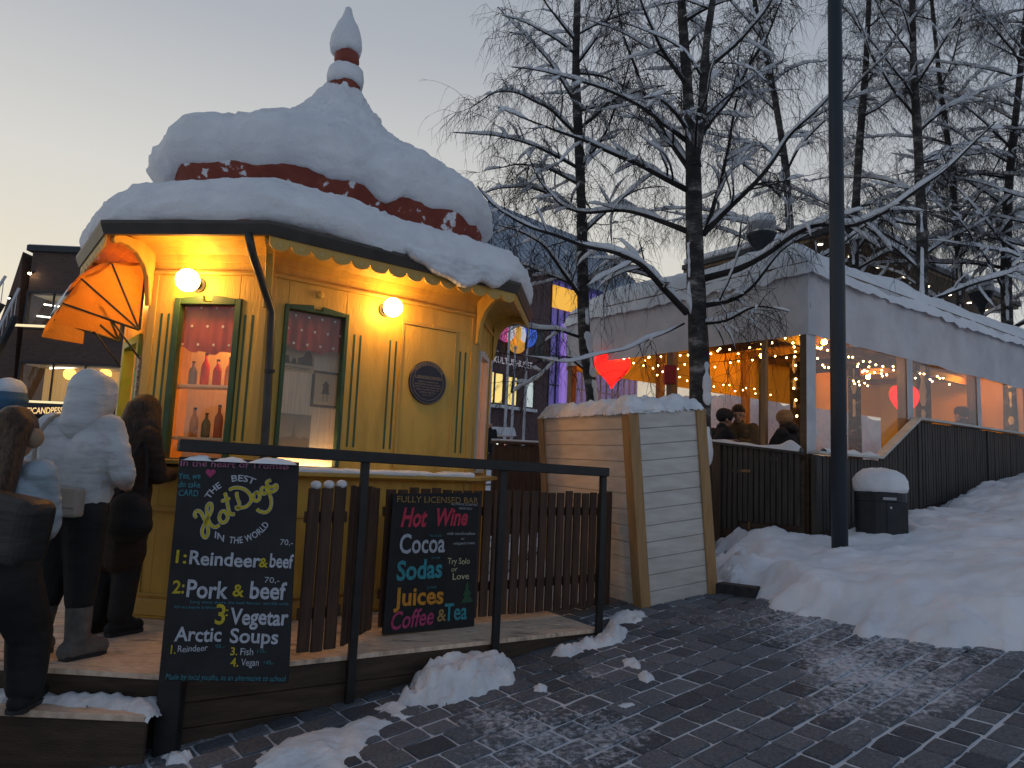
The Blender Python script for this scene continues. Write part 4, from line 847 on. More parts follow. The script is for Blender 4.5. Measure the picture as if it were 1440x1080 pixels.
# ---------------------------------------------------------------- terrace tent
T0 = at(1136, 470, 8.75); ZT = T0[2]; er = unit(at_z(1440, 548, ZT)-T0); el = unit(at_z(795, 515, ZT)-T0); el = unit(el-er*(el@er)); nr = V3(er[1], -er[0], 0); nl = V3(-el[1], el[0], 0)
TG = V3(T0[0], T0[1], 0); LR, LL = 11.0, 4.62; ZF, ZV = 1.12, 4.50        # terrace floor, top of the canvas valance
tp = lambda r_, l_, z: TG+er*r_+el*l_+UZ*z
tent = thing('terrace_tent', (*tp(3, 2, 0)[:2], ZF), 'large white canvas terrace tent with clear plastic windows lit orange inside', 'tent')
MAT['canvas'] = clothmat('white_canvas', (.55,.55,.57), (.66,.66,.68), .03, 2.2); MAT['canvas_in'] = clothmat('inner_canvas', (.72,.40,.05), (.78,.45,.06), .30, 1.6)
MAT['film'] = glassmat('clear_plastic_film', milk=.032, milkcol=(.80,.58,.46), rough=.15, fac=.15, nscale=1.6)
MAT['film_back'] = glassmat('misted_plastic_film', milk=.30, milkcol=(.72,.60,.62), rough=.2, fac=.1, nscale=1.2)
MAT['darkbeam'] = pmat('dark_roof_timber', (.10,.06,.035), (.15,.09,.05), 4, (1,1,4), .6, .2, 20)
MAT['timber'] = pmat('tent_post_timber', (.20,.11,.05), (.28,.16,.075), 4, (5,5,.6), .6, .2, 20)
def wavy(a, b, z0, z1, n_, amp=.02, seed=0, nu=60, nv=10):   # a hanging sheet with soft folds
    P = []
    for i in range(nu+1):
        f = i/nu; col = []
        for j in range(nv+1):
            g = j/nv; p = a+(b-a)*f; q = noise.noise(Vector((f*np.linalg.norm(b-a)*1.3+seed, g*.8, seed)))+.5*noise.noise(Vector((f*np.linalg.norm(b-a)*4+seed, g*2.5, seed+3)))
            col.append(V3(p[0], p[1], z0+(z1-z0)*g)+n_*amp*q)
        P.append(col)
    return MB().grid(P)
wavy(tp(-.02,-.02,0), tp(LR,-.02,0), ZT, ZV, nr, .06, 1, 120).build('valance', MAT['canvas'], tent, smooth=True)
wavy(tp(-.02,-.02,0), tp(-.02,LL,0), ZT, ZV, nl, .05, 5, 60).build('valance', MAT['canvas'], tent, smooth=True)
zb = on_plane(1010, 553, tp(0, LL, 0), nr)[2]
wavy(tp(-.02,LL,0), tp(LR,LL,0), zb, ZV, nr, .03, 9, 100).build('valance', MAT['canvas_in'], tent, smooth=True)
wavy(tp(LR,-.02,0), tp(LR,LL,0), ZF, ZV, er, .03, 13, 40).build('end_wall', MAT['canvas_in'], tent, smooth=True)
wavy(tp(0,LL+.02,0), tp(LR,LL+.02,0), ZF+.7, zb, nr, .012, 17, 60, 4).build('window_film', MAT['film_back'], tent, smooth=True)
m = MB(); m.frame_box(TG, er, el, UZ, -.02, LR, -.02, LL, ZV+.002, ZV+.03); m.build('roof', MAT['darkbeam'], tent)
for k in range(12): m = MB(); r_ = .5+k*.9; m.frame_box(TG, er, el, UZ, r_, r_+.06, .05, LL-.05, ZV-.15, ZV); m.build('rafter', MAT['darkbeam'], tent)
m = MB(); m.frame_box(TG, er, el, UZ, .06, LR, LL/2-.05, LL/2+.05, ZV-.32, ZV-.152); m.build('ridge_beam', MAT['darkbeam'], tent)
def post(r_, l_, w, mat, z0=ZF, z1=ZV): return MB().frame_box(TG, er, el, UZ, r_-w/2, r_+w/2, l_-w/2, l_+w/2, z0, z1).build('post', mat, tent, bevel=.004)
MAT['wpost'] = pmat('white_canvas_strip', (.50,.50,.52), (.60,.60,.62), 4, rough=.6)
for r_, l_ in ((.06, .06),): post(r_, l_, .11, MAT['darkbeam'])
for l_ in (.66,): post(.06, l_, .07, MAT['timber'])
for l_ in (2.25, 4.55): post(.06, l_, .12, MAT['timber'])
for r_ in (2.3, 5.0, 7.4): post(r_, LL-.1, .13, MAT['timber'])
for r_ in (2.62, 4.99, 7.4): post(r_, .09, .12, MAT['timber'])
RZ = lambda s: 2.12 if s < 1.5 else (2.12+(s-1.5)*(2.73-2.12)/1.12 if s < 2.62 else 2.73+(s-2.62)*.006)
def flat(mb, pts, n_, t):          # a flat piece of film or strip on the right-hand wall: pts (s, z)
    mb.prism([(a, b) for a, b in pts], TG, er, UZ, nr, -t/2, t/2); return mb
for a, b in ((.12, 2.56), (2.68, 4.93), (5.05, 7.34), (7.46, 10.9)):
    pts = [(a, RZ(a)), (min(b, 1.5), RZ(1.5)), (b, RZ(b))] if a < 1.5 else [(a, RZ(a)), (b, RZ(b))]
    P = [pts[0]]+pts[1:]+[(b, ZT+.02), (a, ZT+.02)]
    flat(MB(), P, nr, .003).build('window_film', MAT['film'], tent)
for a, w in ((.055, .20), (2.62, .17), (4.99, .14), (7.4, .14)): m = MB(); m.prism([(a-w/2, max(RZ(a-w/2), RZ(a+w/2))-.02), (a+w/2, max(RZ(a-w/2), RZ(a+w/2))-.02), (a+w/2, ZT+.01), (a-w/2, ZT+.01)], TG, er, UZ, nr, .006, .012); m.build('window_strip', MAT['wpost'], tent)
m = MB(); m.frame_box(TG, er, el, UZ, -.05, LR, -.05, LL+.05, ZF-.06, ZF); m.build('floor', MAT['deckwood'], tent)
# snow on the tent roof: thick, rounded over the edges
def tent_snow():
    nu, nv = 180, 90; P = np.zeros((nu, nv, 3))
    for i in range(nu):
        for j in range(nv):
            a = -.09+(LR+.29)*i/(nu-1); b = -.09+(LL+.19)*j/(nv-1)
            d = min(a+.09, b+.09, LL+.10-b); e = min(1, max(0, d)/.75); h = .40*(1-(1-e)**2.4)
            d2 = min(a+.1, b+.1); h += .42*min(1, max(0, d2)/2.2)*min(1, max(0, LL+.1-b)/1.2)
            p = tp(a, b, 0); h *= 1+.22*noise.fractal(Vector((p[0]*.7, p[1]*.7, 4)), .9, 2, 4); h += .02*noise.fractal(Vector((p[0]*5, p[1]*5, 1)), .9, 2, 4)*e
            ov = max(0, .10-d)/.10; P[i, j] = V3(p[0], p[1], ZV-.04+max(h, 0)-ov*(.13+.05*noise.noise(Vector((p[0]*1.1, p[1]*1.1, 9)))+.05*noise.fractal(Vector((p[0]*4, p[1]*4, 3)), .9, 2, 4)))
    return MB().grid(P)
tag(tent_snow().build('roof_snow', MAT['snow'], smooth=True), 'broad blanket of snow over the roof of the terrace tent', 'snow mound')
# terrace fence: dark weathered slats with a rail
tf = thing('terrace_fence', (*tp(0, 0, 0)[:2], 1.0), 'dark weathered slat fence below the windows of the terrace tent', 'fence')
OR = TG+nr*.10
def slat_run(mb, O, u, n_, s0, s1, ztop, zbot, w=.062, gap=.02):
    s = s0
    while s < s1-.01:
        o = random.uniform(-.004, .004); w2 = min(w, s1-s); mb.frame_box(O, u, n_, UZ, s, s+w2, -.012+o, .010+o, zbot(s), ztop(s+w2/2)-.01+random.uniform(-.006, .006)); s += w+gap
gR = lambda s: float(gz(*(OR+er*s)[:2]))
for a, b in ((.05, 2.58), (2.66, 4.96), (5.03, 7.36), (7.44, 10.9)):
    m = MB(); slat_run(m, OR, er, nr, a, b, lambda s: RZ(s)-.03, lambda s: gR(s)+.22); m.build('slat_panel', MAT['slat_grey'], tf)
for s in (0.0, 2.62, 5.0, 7.4): m = MB(); m.frame_box(OR, er, nr, UZ, s-.035, s+.035, -.05, .03, gR(s)-.1, RZ(s)-.035); m.build('post', MAT['slat_grey'], tf, bevel=.004)
m = MB()
for a, b in ((-.02, 1.5), (1.5, 2.62), (2.62, 10.9)): m.bar(OR+er*a+UZ*(RZ(a)), OR+er*b+UZ*(RZ(b)), .13, .03)
m.build('top_rail', MAT['whiteboard'], tf)
m = MB(); m.frame_box(OR, er, nr, UZ, 0, 2.0, -.045, -.016, .6, 2.02); m.frame_box(OR, er, nr, UZ, 2.001, 10.9, -.045, -.016, .6, 2.3); m.build('light_stop', MAT['deckwood'], tf)  # boards added behind the slats to stop tent light leaking out
OL = TG+nl*.12; zl = lambda s: 2.10+.10*s
gL = lambda s: float(gz(*(OL+el*s)[:2]))
m = MB(); slat_run(m, OL, el, -nl, .04, 1.22, zl, lambda s: gL(s)+.18+(.12 if s < .9 else 0)); slat_run(m, OL, el, -nl, 1.42, 4.6, zl, lambda s: gL(s)+.1); m.build('slat_panel', MAT['slat_grey'], tf)
MB().frame_box(OL, el, -nl, UZ, .0, 4.6, .016, .04, gL(0)-.2, 2.02).build('light_stop', MAT['deckwood'], tf)  # board added on this side too, blocking light between the slats
m = MB(); m.frame_box(OL, el, -nl, UZ, 1.20, 1.42, -.03, .03, gL(1.3)-.1, zl(1.3)); m.build('post', MAT['postwood'], tf, bevel=.004)
m = MB(); m.bar(OL+el*0+UZ*zl(0), OL+el*4.6+UZ*zl(4.6), .10, .035); m.build('top_rail', MAT['slat_grey'], tf)
m = MB(); prof = []
for s in np.linspace(.02, 1.45, 40):
    k = .035+.03*noise.noise(Vector((s*4, 2, 0)))+(.10*math.exp(-((s-.16)/.12)**2)); prof.append([OL+el*s-nl*(q*.055)+UZ*(zl(s)+.016+max(.01, k)*(1-q*q)) for q in (-1, -.6, 0, .6, 1)])
tag(m.grid(prof).build('snow_strip', MAT['snow'], smooth=True), 'strip of snow on the rail below the seated people, heaped at the tent corner', 'snow strip')
m = MB(); prof = []
for s in np.linspace(.2, 1.5, 40): prof.append([OR+er*s-nr*(.02+q*.05)+UZ*(RZ(s)+.016+.045*(1+.8*noise.noise(Vector((s*5, 7, 0))))*(1-q*q)) for q in (-1, -.6, 0, .6, 1)])
tag(m.grid(prof).build('snow_strip', MAT['snow'], smooth=True), 'strip of snow on the lowest stretch of rail behind the lamp post', 'snow strip')
_so = heap('snow_slope', [tp(1.8, 5.8, 0)[:2], tp(6, 5.6, 0)[:2], tp(16, 6, 0)[:2], tp(18, 14, 0)[:2], tp(10, 14, 0)[:2], tp(6.3, 11, 0)[:2], tp(3.4, 8, 0)[:2]], 1.9, MAT['snow'], None, step=.2, edge=2.6, rough=.2, freq=.6, seed=71, cat=None); _so['kind'] = 'structure'
# lamps in the tent: unseen pendants added under the roof for orange fill, strings of small bulbs, two red hearts
MAT['added_fill_bright'] = emat('added_fill_glow_bright', (1, .36, .02), 460); MAT['pendant'] = emat('added_fill_glow', (1, .36, .03), 180)
for k, (r_, l_) in enumerate(((1.3, 1.9), (3.8, 2.0), (1.6, 3.7), (4.4, 3.7), (8.4, 3.6), (10.0, 2.0))):
    p = tp(r_, l_, ZV-.24); t = thing('fill_pendant', p, ('added fill lamp under the tent roof nearest the tent corner', 'added fill lamp under the tent roof behind the second window', 'added fill lamp under the tent roof near the back canvas by the heart', 'added fill lamp under the tent roof near the back canvas, second along', 'added fill lamp under the tent roof by the back canvas, past the third window', 'added fill lamp under the tent roof at its far end')[k], 'lamp', 'added fill lamps in the tent')
    MB().ball(p, .05, 14, 8).build('globe', MAT['pendant' if k in (0, 2) else 'added_fill_bright'], t, smooth=True); MB().tube([p+UZ*.045, p+UZ*.235], .006, 6).build('cord', MAT['black'], t)
MAT['bulb'] = emat('lit_bulb', (1, .62, .22), 22)
def string(a, b, sag, n_, label):
    t = thing('string_lights', a, label, 'string lights', 'strings of lights in the tent'); P = [a+(b-a)*f-UZ*sag*4*f*(1-f) for f in np.linspace(0, 1, 25)]
    MB().tube(P, .004, 4).build('wire', MAT['black'], t); first = None
    for k in range(n_):
        f = (k+.5)/n_; p = a+(b-a)*f-UZ*(sag*4*f*(1-f)+.02+.10*random.random()**2)+V3(random.gauss(0,.03), random.gauss(0,.03), 0)
        if first is None: first = MB().ball(p, .014, 8, 6).build('bulb', MAT['bulb'], t, smooth=True); p00 = p
        else: o = first.copy(); C.objects.link(o); o.parent = t; o.location = Vector(p-p00)
for i, (a, b, sg, n_, lb) in enumerate(((tp(.2,.6,3.72), tp(.2,4.4,3.80), .06, 18, 'string of small lights just inside the open side of the tent'), (tp(.9,.4,3.85), tp(1.0,4.4,3.9), .12, 20, 'string of small lights crossing above the seated people'),
      (tp(.3,.3,3.62), tp(4.8,.35,3.60), .05, 34, 'string of small lights along the top of the plastic windows'), (tp(1.9,.3,3.9), tp(2.0,4.4,3.9), .15, 18, 'string of small lights crossing behind the lamp post'), (tp(.6,3.9,3.75), tp(5.5,4.2,3.70), .08, 22, 'string of small lights along the back canvas'), (tp(.2,.3,3.50), tp(.25,.3,2.6), .0, 6, 'short string of lights hanging down at the tent corner'),
      (tp(.3,.5,3.72), tp(3.2,.9,3.4), .12, 24, 'sagging string of lights just behind the first plastic window'), (tp(1.5,.2,3.45), tp(2.5,.2,3.4), .05, 10, 'short string of lights by the second window strip'))): string(a, b, sg, n_, lb)
MAT['heart'] = emat('lit_red_heart', (1, .015, .012), 1.6)
def heart(c, w, label):
    k = w/32; poly = [(k*16*math.sin(t)**3, k*(13*math.cos(t)-5*math.cos(2*t)-2*math.cos(3*t)-math.cos(4*t))) for t in np.linspace(0, 2*math.pi, 50)[:-1]]
    t = thing('heart_lamp', c, label, 'lamp', 'red heart lamps'); m = MB(); m.prism(poly, c, unit(er*.8-el*.2), UZ, unit(np.cross(unit(er*.8-el*.2), UZ)), -.04, .04); m.build('heart', MAT['heart'], t, bevel=.02); MB().tube([c+UZ*w*.3, V3(c[0], c[1], ZV-.15)], .004, 5).build('cord', MAT['black'], t)
heart(at(861, 517, 11.7), .66, 'large glowing red heart hanging at the left end of the tent')
heart(at(1272, 562, 11.6), .60, 'glowing red heart half hidden by a window strip of the tent')
c = at(942, 527, 10.35); tag(MB().frame_box(c, (1,0,0), (0,1,0), UZ, -.085, .085, -.05, .05, -.14, .14).build('hanging_box', pmat('red_gift_paper', (.40,.02,.015), (.30,.012,.01), 60, rough=.5, c3=(.55,.30,.25), c3pos=.8), bevel=.006, base=c), 'red square ornament with pale specks hung on the wooden tent post', 'ornament')
# ---------------------------------------------------------------- snow bank on the right, kerb, bin, lamp post
fb = lambda s, o=.12: TG+er*s+nr*o
bank = [on_ground(*p)[:2] for p in ((1012,826),(1040,832),(1064,842),(1076,855),(1100,864),(1150,874),(1200,887),(1250,897),(1300,903),(1350,911),(1400,917),(1440,922),(1520,938),(1700,960))]
bank += [fb(14)[:2], fb(9)[:2], fb(5.5)[:2], fb(2.7)[:2], fb(1)[:2], fb(0, .25)[:2], (TG+el*.5+nl*.25)[:2], (TG+el*1.0+nl*.3)[:2], on_ground(1012,800)[:2]]
def bank_base(X_, Y_):
    z = gz(X_, Y_); c = fb(5.2, .9); d = ((X_-c[0])*er[0]+(Y_-c[1])*er[1])/2.0; e = ((X_-c[0])*nr[0]+(Y_-c[1])*nr[1])/1.1
    c2 = fb(2.4, 2.2); f = ((X_-c2[0])**2+(Y_-c2[1])**2)
    return z+.24*np.exp(-(d*d+e*e))+.06*np.exp(-f/.8)
bk_ = heap('snow_bank', bank, .27, pmat('bank_snow', (.70,.73,.78), (.86,.88,.92), 2.2, rough=.75, bump=.55, bscale=9, detail=9, spec=.25), '', base_fn=bank_base, step=.034, edge=.42, rough=.17, freq=2.4, seed=51, cat=None, fine=.013)
bk_['kind'] = 'structure'
heap('snow_heap', [on_ground(*p)[:2] for p in ((1010,818),(1022,800),(1040,790),(1062,800),(1060,822),(1045,832),(1018,830))], .17, MAT['snow_rough'], 'lumpy end of the snow bank pushed up beside the white planked box', step=.02, edge=.16, rough=.5, freq=6, seed=55)
ka, kb = on_ground(1008, 838), on_ground(1072, 846); m = MB(); m.bar(ka+V3(.05,.12,.0), kb+V3(0,.12,.0), .16, .22); tag(m.build('kerb_stone', pmat('dark_kerb_stone', (.018,.019,.021), (.035,.036,.038), 20, rough=.7, bump=.2), bevel=.012), 'dark kerb stone showing under the end of the snow bank', 'kerb')
b0 = on_ground(1239, 752, .22); b0 = V3(b0[0], b0[1], b0[2]-.12)
bin_ = thing('litter_bin', b0, 'round dark litter bin half buried in the snow bank beside the lamp post', 'litter bin')
MAT['binm'] = pmat('dark_plastic', (.012,.015,.02), (.02,.023,.028), 8, rough=.4, bump=.05)
MB().lathe([(.245, 0), (.262, .02), (.268, .50), (.275, .505), (.275, .60), (.258, .62)], b0, 28).build('body', MAT['binm'], bin_, bevel=.004)
fr_ = unit(V3(-.18, -1, 0)); sd_ = np.cross(fr_, UZ)*-1
m = MB(); m.frame_box(b0, sd_, fr_, UZ, -.02, .20, .255, .277, .10, .50); m.build('door', MAT['binm'], bin_, bevel=.004)
m = MB(); m.frame_box(b0, sd_, fr_, UZ, -.06, .08, .276, .281, .525, .555); m.build('label_plate', pmat('pale_label', (.35,.36,.38), rough=.5), bin_)
m = MB(); m.ball(b0+fr_*.283+sd_*.02+UZ*.44, .016, 10, 6); m.build('lock', pmat('lock_metal', (.5,.5,.5), rough=.3, metal=.6), bin_)
blob('snow_mound', b0, [(.22, .60), (.275, .61), (.29, .66), (.285, .74), (.25, .81), (.18, .855), (.09, .875), (.01, .88)], 'thick round cap of snow on the litter bin', lump=.012, seed=8, n=36)
p0 = on_ground(1181, 768, .27); pl_ = thing('lamp_post', V3(p0[0], p0[1], 0.4), 'tall dark steel lamp post rising from the snow bank beside the litter bin', 'lamp post')
MB().tube([V3(p0[0], p0[1], .3), V3(p0[0], p0[1], 3.2), V3(p0[0], p0[1], 9.4)], [.082, .080, .072], 24).build('pole', MAT['pole'], pl_, smooth=True)
a_ = V3(p0[0], p0[1], 9.35); MB().tube([a_, a_+V3(-.3,-.3,.35), a_+V3(-1.0,-1.0,.45)], .035, 10).build('arm', MAT['pole'], pl_); MB().lathe([(.05, .1), (.2, .05), (.24, -.05), (.22, -.08)], a_+V3(-1.15,-1.15,.42), 16).build('lamp_head', MAT['pole'], pl_)
st = on_plane(1190, 603, p0+V3(.0,-.084,0), V3(0,-1,0)); m = MB(); m.frame_box(V3(p0[0],p0[1],st[2]), unit(V3(.85,-.5,0)), unit(V3(.5,.85,0)), UZ, .077, .083, -.025, .025, -.06, .06); m.build('sticker', pmat('white_sticker', (.5,.52,.55), (.25,.26,.28), 60), pl_)
MAT['smoke'] = glassmat('frosted_globe', milk=.55, milkcol=(.55,.56,.58), nscale=2)
def park_lamp(px, py, Y, w, label, snow):
    c = at(px, py, Y); t = thing('park_lamp', V3(c[0], c[1], float(gz(c[0], c[1]))), label, 'street lamp', 'globe park lamps'); g0 = float(gz(c[0], c[1]))
    MB().tube([V3(c[0], c[1], g0-.1), V3(c[0], c[1], c[2]-w*.75)], [.05, .04], 12).build('pole', MAT['pole'], t)
    MB().lathe([(.06, -.85*w), (.075, -.78*w), (.16*w, -.62*w), (.40*w, -.28*w), (.48*w, -.06*w), (.50*w, .0)], c, 20).build('bowl', MAT['binm'], t, smooth=True)
    MB().lathe([(.49*w, .005), (.50*w, .15*w), (.48*w, .32*w), (.42*w, .42*w), (.1*w, .5*w)], c, 20).build('shade', MAT['smoke'], t, smooth=True)
    blob('snow_mound', c+UZ*.42*w, [(.36*w, -.1*w), (.47*w, -.02*w), (.46*w, .12*w), (.34*w, .24*w), (.15*w, .29*w), (.01, .30*w)], snow, lump=.01, seed=int(px), n=24)
park_lamp(1071, 330, 15.0, .64, 'globe park lamp with a snow cap above the corner of the tent', 'snow on the globe lamp above the tent corner')
park_lamp(1380, 412, 17.0, .56, 'globe park lamp with a snow cap near the right edge, behind the tent roof', 'snow on the globe lamp near the right edge')
# fence of brown slats behind the kiosk
A, B = at(690, 700, 9.2), at(752, 700, 9.9); bf = thing('slat_fence', V3(A[0], A[1], .9), 'short brown slat fence between the kiosk and the white planked box', 'fence'); m = MB(); zt_ = at(694, 624, 9.2)[2]
slats(m, V3(A[0], A[1], .85), V3(B[0]+.5, B[1]+.5, .85), zt_, zt_+.04, .09, .015); m.build('slat_panel', MAT['slat'], bf); m = MB(); m.bar(V3(A[0],A[1],zt_+.02), V3(B[0]+.5,B[1]+.5,zt_+.06), .12, .03); m.build('top_rail', MAT['slat'], bf)
m = MB(); m.bar(V3(A[0],A[1],zt_+.05), V3(B[0]+.5,B[1]+.5,zt_+.09), .10, .03); tag(m.build('snow_strip', MAT['snow'], bevel=.012), 'strip of snow on the short fence behind the kiosk', 'snow strip')
# ---------------------------------------------------------------- buildings
def brickmat(name, c1, c2, mortar, sx=4.2, rot=(R(90),0,0), bump=.3):
    m = bpy.data.materials.new(name); m.use_nodes = True; t = m.node_tree; b = t.nodes['Principled BSDF']; b.inputs['Roughness'].default_value = .8
    uvn = t.nodes.new('ShaderNodeTexCoord'); br = t.nodes.new('ShaderNodeTexBrick'); br.inputs['Scale'].default_value = 1
    br.inputs['Brick Width'].default_value = .25; br.inputs['Row Height'].default_value = .075; br.inputs['Mortar Size'].default_value = .010; br.inputs['Color1'].default_value = (*c1, 1); br.inputs['Color2'].default_value = (*c2, 1); br.inputs['Mortar'].default_value = (*mortar, 1)
    sp = t.nodes.new('ShaderNodeSeparateXYZ'); cb_ = t.nodes.new('ShaderNodeCombineXYZ'); ln = t.nodes.new('ShaderNodeMath'); ln.operation = 'ADD'
    t.links.new(uvn.outputs['Object'], sp.inputs[0]); t.links.new(sp.outputs[0], ln.inputs[0]); t.links.new(sp.outputs[1], ln.inputs[1]); t.links.new(ln.outputs[0], cb_.inputs[0]); t.links.new(sp.outputs[2], cb_.inputs[1]); t.links.new(cb_.outputs[0], br.inputs['Vector'])
    t.links.new(br.outputs[0], b.inputs['Base Color']); return m
MAT['brick'] = brickmat('dark_red_brick', (.11,.045,.04), (.075,.032,.03), (.16,.13,.13)); MAT['brick2'] = brickmat('dark_brown_brick', (.10,.055,.04), (.065,.038,.03), (.10,.07,.06))
MAT['seam'] = pmat('standing_seam_metal', (.24,.29,.36), (.40,.45,.52), 1.2, rough=.45, metal=.3)
MAT['litwin'] = emat('lit_window', (1, .72, .22), .85); MAT['palewin'] = emat('pale_lit_window', (.75, .85, .8), .45)
# culture house
K0 = at(771, 520, 42); ku = unit(V3(math.cos(R(44)), math.sin(R(44)), 0)); kn = V3(ku[1], -ku[0], 0); KG = V3(K0[0], K0[1], 0)
ch = thing('culture_house', KG, 'dark red brick building behind the kiosk with KULTURHUSET in white letters', 'building')
kz = lambda px, py, o=0: on_plane(px, py, KG+kn*o, kn); ks = lambda px, py: (kz(px, py)-KG)@ku
zbrick = kz(771, 381)[2]; MB().frame_box(KG, ku, -kn, UZ, -9, 0, 0, 12, 0, zbrick).build('brick_wall', MAT['brick'], ch)
ztop = kz(672, 262)[2]
m = MB(); a0, a1 = -9, ks(905, 352)+1.5
m.prism([(0.25, zbrick-.3), (.25, zbrick), (-5.5, ztop+2.2), (-12, ztop+2.2), (-12, zbrick-.3)], KG+ku*a0, -kn*-1, UZ, ku, 0, a1-a0); m.build('metal_roof', MAT['seam'], ch)
m = MB()
for k in range(60):
    s = a0+.6*k
    if s > a1: break
    A = KG+ku*s+kn*.25+UZ*(zbrick+.02); B = KG+ku*s-kn*5.5+UZ*(ztop+2.22); m.bar(A, B, .05, .07)
m.build('roof_seam', MAT['seam'], ch)
MAT['blueglass'] = pmat('blue_lit_glass', (.06,.05,.16), (.10,.08,.25), .35, rough=.15, emit=(.16,.13,.50), estr=.34)
m = MB(); m.frame_box(KG, ku, -kn, UZ, .02, a1-1.5, .25, 10, 0, zbrick-.4); m.build('glass_front', MAT['blueglass'], ch)
for s in np.arange(.25, a1-1.6, .62): MB().frame_box(KG, ku, -kn, UZ, s, s+.07, .17, .248, .5, zbrick-.42).build('mullion', MAT['pole'], ch)
for z in (3.2, 5.0, 6.8, 8.6): MB().frame_box(KG, ku, -kn, UZ, .05, a1-1.6, .18, .247, z, z+.07).build('mullion', MAT['pole'], ch)
a = kz(779, 400); b = kz(812, 441); m = MB(); m.frame_box(KG, ku, kn, UZ, (a-KG)@ku, (b-KG)@ku, -.10, -.02, b[2], a[2]); m.build('lit_sign', emat('lit_sign_box', (1,.50,.06), .7), ch)
m = MB(); a = kz(792, 455); b = kz(799, 560); m.frame_box(KG, ku, kn, UZ, (a-KG)@ku, (b-KG)@ku, -.15, .05, b[2]-2, a[2]); m.build('purple_light', emat('purple_lit_strip', (.45,.25,.85), .36), ch)
for k, (x0, x1, y0, y1, mm) in enumerate(((685.5,692,522,566,'litwin'), (697,704.5,525,567,'litwin'), (715,724.5,530,570,'litwin'), (740,748,534,573,'palewin'))):
    a, b = kz(x0, y0), kz(x1, y1); s0_, s1_, z0, z1 = (a-KG)@ku, (b-KG)@ku, b[2], a[2]; m = MB(); m.frame_box(KG, ku, kn, UZ, s0_-.12, s1_+.12, .001, .03, z0-.1, z1+.1); w = m.build('window', MAT['pole'], ch)
    MB().frame_box(KG, ku, kn, UZ, s0_, s1_, .032, .04, z0, z1).build('pane', MAT[mm], w); MB().frame_box(KG, ku, kn, UZ, s0_-.2, s1_+.2, .001, .25, z0-.28, z0-.11).build('sill', MAT['snow'], w)
for k in range(7):
    s = ks(760, 430)-k*2.3; m = MB(); m.frame_box(KG, ku, kn, UZ, s-.4, s+.4, .001, .03, 8.2, 10.0); w = m.build('window', MAT['pole'], ch); MB().frame_box(KG, ku, kn, UZ, s-.33, s+.33, .032, .04, 8.27, 9.93).build('pane', pmat('dark_pane', (.02,.025,.03), rough=.1), w)
a, b = kz(693, 509), kz(748, 515)
letters('KULTURHUSET', emat('pale_letters', (.60,.55,.62), .35), KG, ku, UZ, kn, (a-KG)@ku, (b-KG)@ku, (a[2], a[2]), kz(693, 500)[2]-a[2], ch, off=.06, thick=.02)
def disc(c, r, o, col, sq=1, rot=0):
    q = kz(*c); rr = r*.04; m = MB(); cr, sr = math.cos(rot), math.sin(rot)
    m.prism([(rr*(math.cos(t)*cr-sq*math.sin(t)*sr), rr*(math.cos(t)*sr+sq*math.sin(t)*cr)) for t in np.linspace(0, 2*math.pi, 25)[:-1]], q, ku, UZ, kn, o, o+.04); m.build('ornament_petal', emat('lit_petal', col, .42), orn)
orn = tag(MB().frame_box(kz(722, 468), ku, kn, UZ, -.15, .15, .02, .06, -1.2, 1.2).build('wall_ornament', MAT['pole'], base=kz(722, 468)), 'coloured flower of round petals on the brick wall above the white letters', 'ornament')
for i, (c, r_, col, sq, rot) in enumerate((((709, 462), 17, (.62,.10,.32), 1, 0), ((731, 440), 13, (.50,.55,.08), 1, 0), ((738, 470), 17, (.06,.16,.75), 1, 0), ((722, 484), 15, (.85,.36,.03), .8, 0), ((715, 468), 13, (.75,.72,.78), .45, R(62)), ((728, 468), 13, (.75,.72,.78), .45, R(112)), ((722, 470), 15, (.9,.45,.06), .28, R(90)))): disc(c, r_*1.15, .09+.05*i, col, sq, rot)
# flagpoles
MAT['flagpole'] = pmat('white_flagpole', (.55,.55,.58), rough=.4)
FL = ('white flagpole nearest the kiosk corner', 'white flagpole with a drooping dark blue flag, second from the kiosk', 'shorter white flagpole in front of the lit windows, third from the kiosk', 'white flagpole furthest from the kiosk, beside the white box')
for k, (px, Y, pt, fl) in enumerate(((685, 33, 470, 0), (708.5, 33.6, 430, 0), (718, 34.4, 490, 1), (735, 35, 430, 1))):
    b = at(px, 640, Y); g0 = float(gz(b[0], b[1])); zt_ = at(px, pt, Y)[2]; t = thing('flagpole', V3(b[0], b[1], g0), FL[k], 'flagpole', 'flagpoles before the culture house')
    MB().tube([V3(b[0], b[1], g0), V3(b[0], b[1], zt_)], [.08, .05], 10).build('pole', MAT['flagpole'], t); MB().ball(V3(b[0], b[1], zt_+.05), .09, 8, 6).build('finial', MAT['flagpole'], t)
    if fl:
        P = []
        for z in np.linspace(0, 1, 14): P.append([V3(b[0], b[1], zt_-.3-z*1.9)+V3(math.cos(q*2+z), math.sin(q*3+z*2), 0)*(.05+.22*q*(.4+.6*z))+V3(.12*q, 0, 0) for q in np.linspace(0, 1, 7)])
        MB().grid(P).build('flag', pmat('dark_blue_flag', (.015,.025,.07), (.03,.05,.10), 3, rough=.8), t, smooth=True)
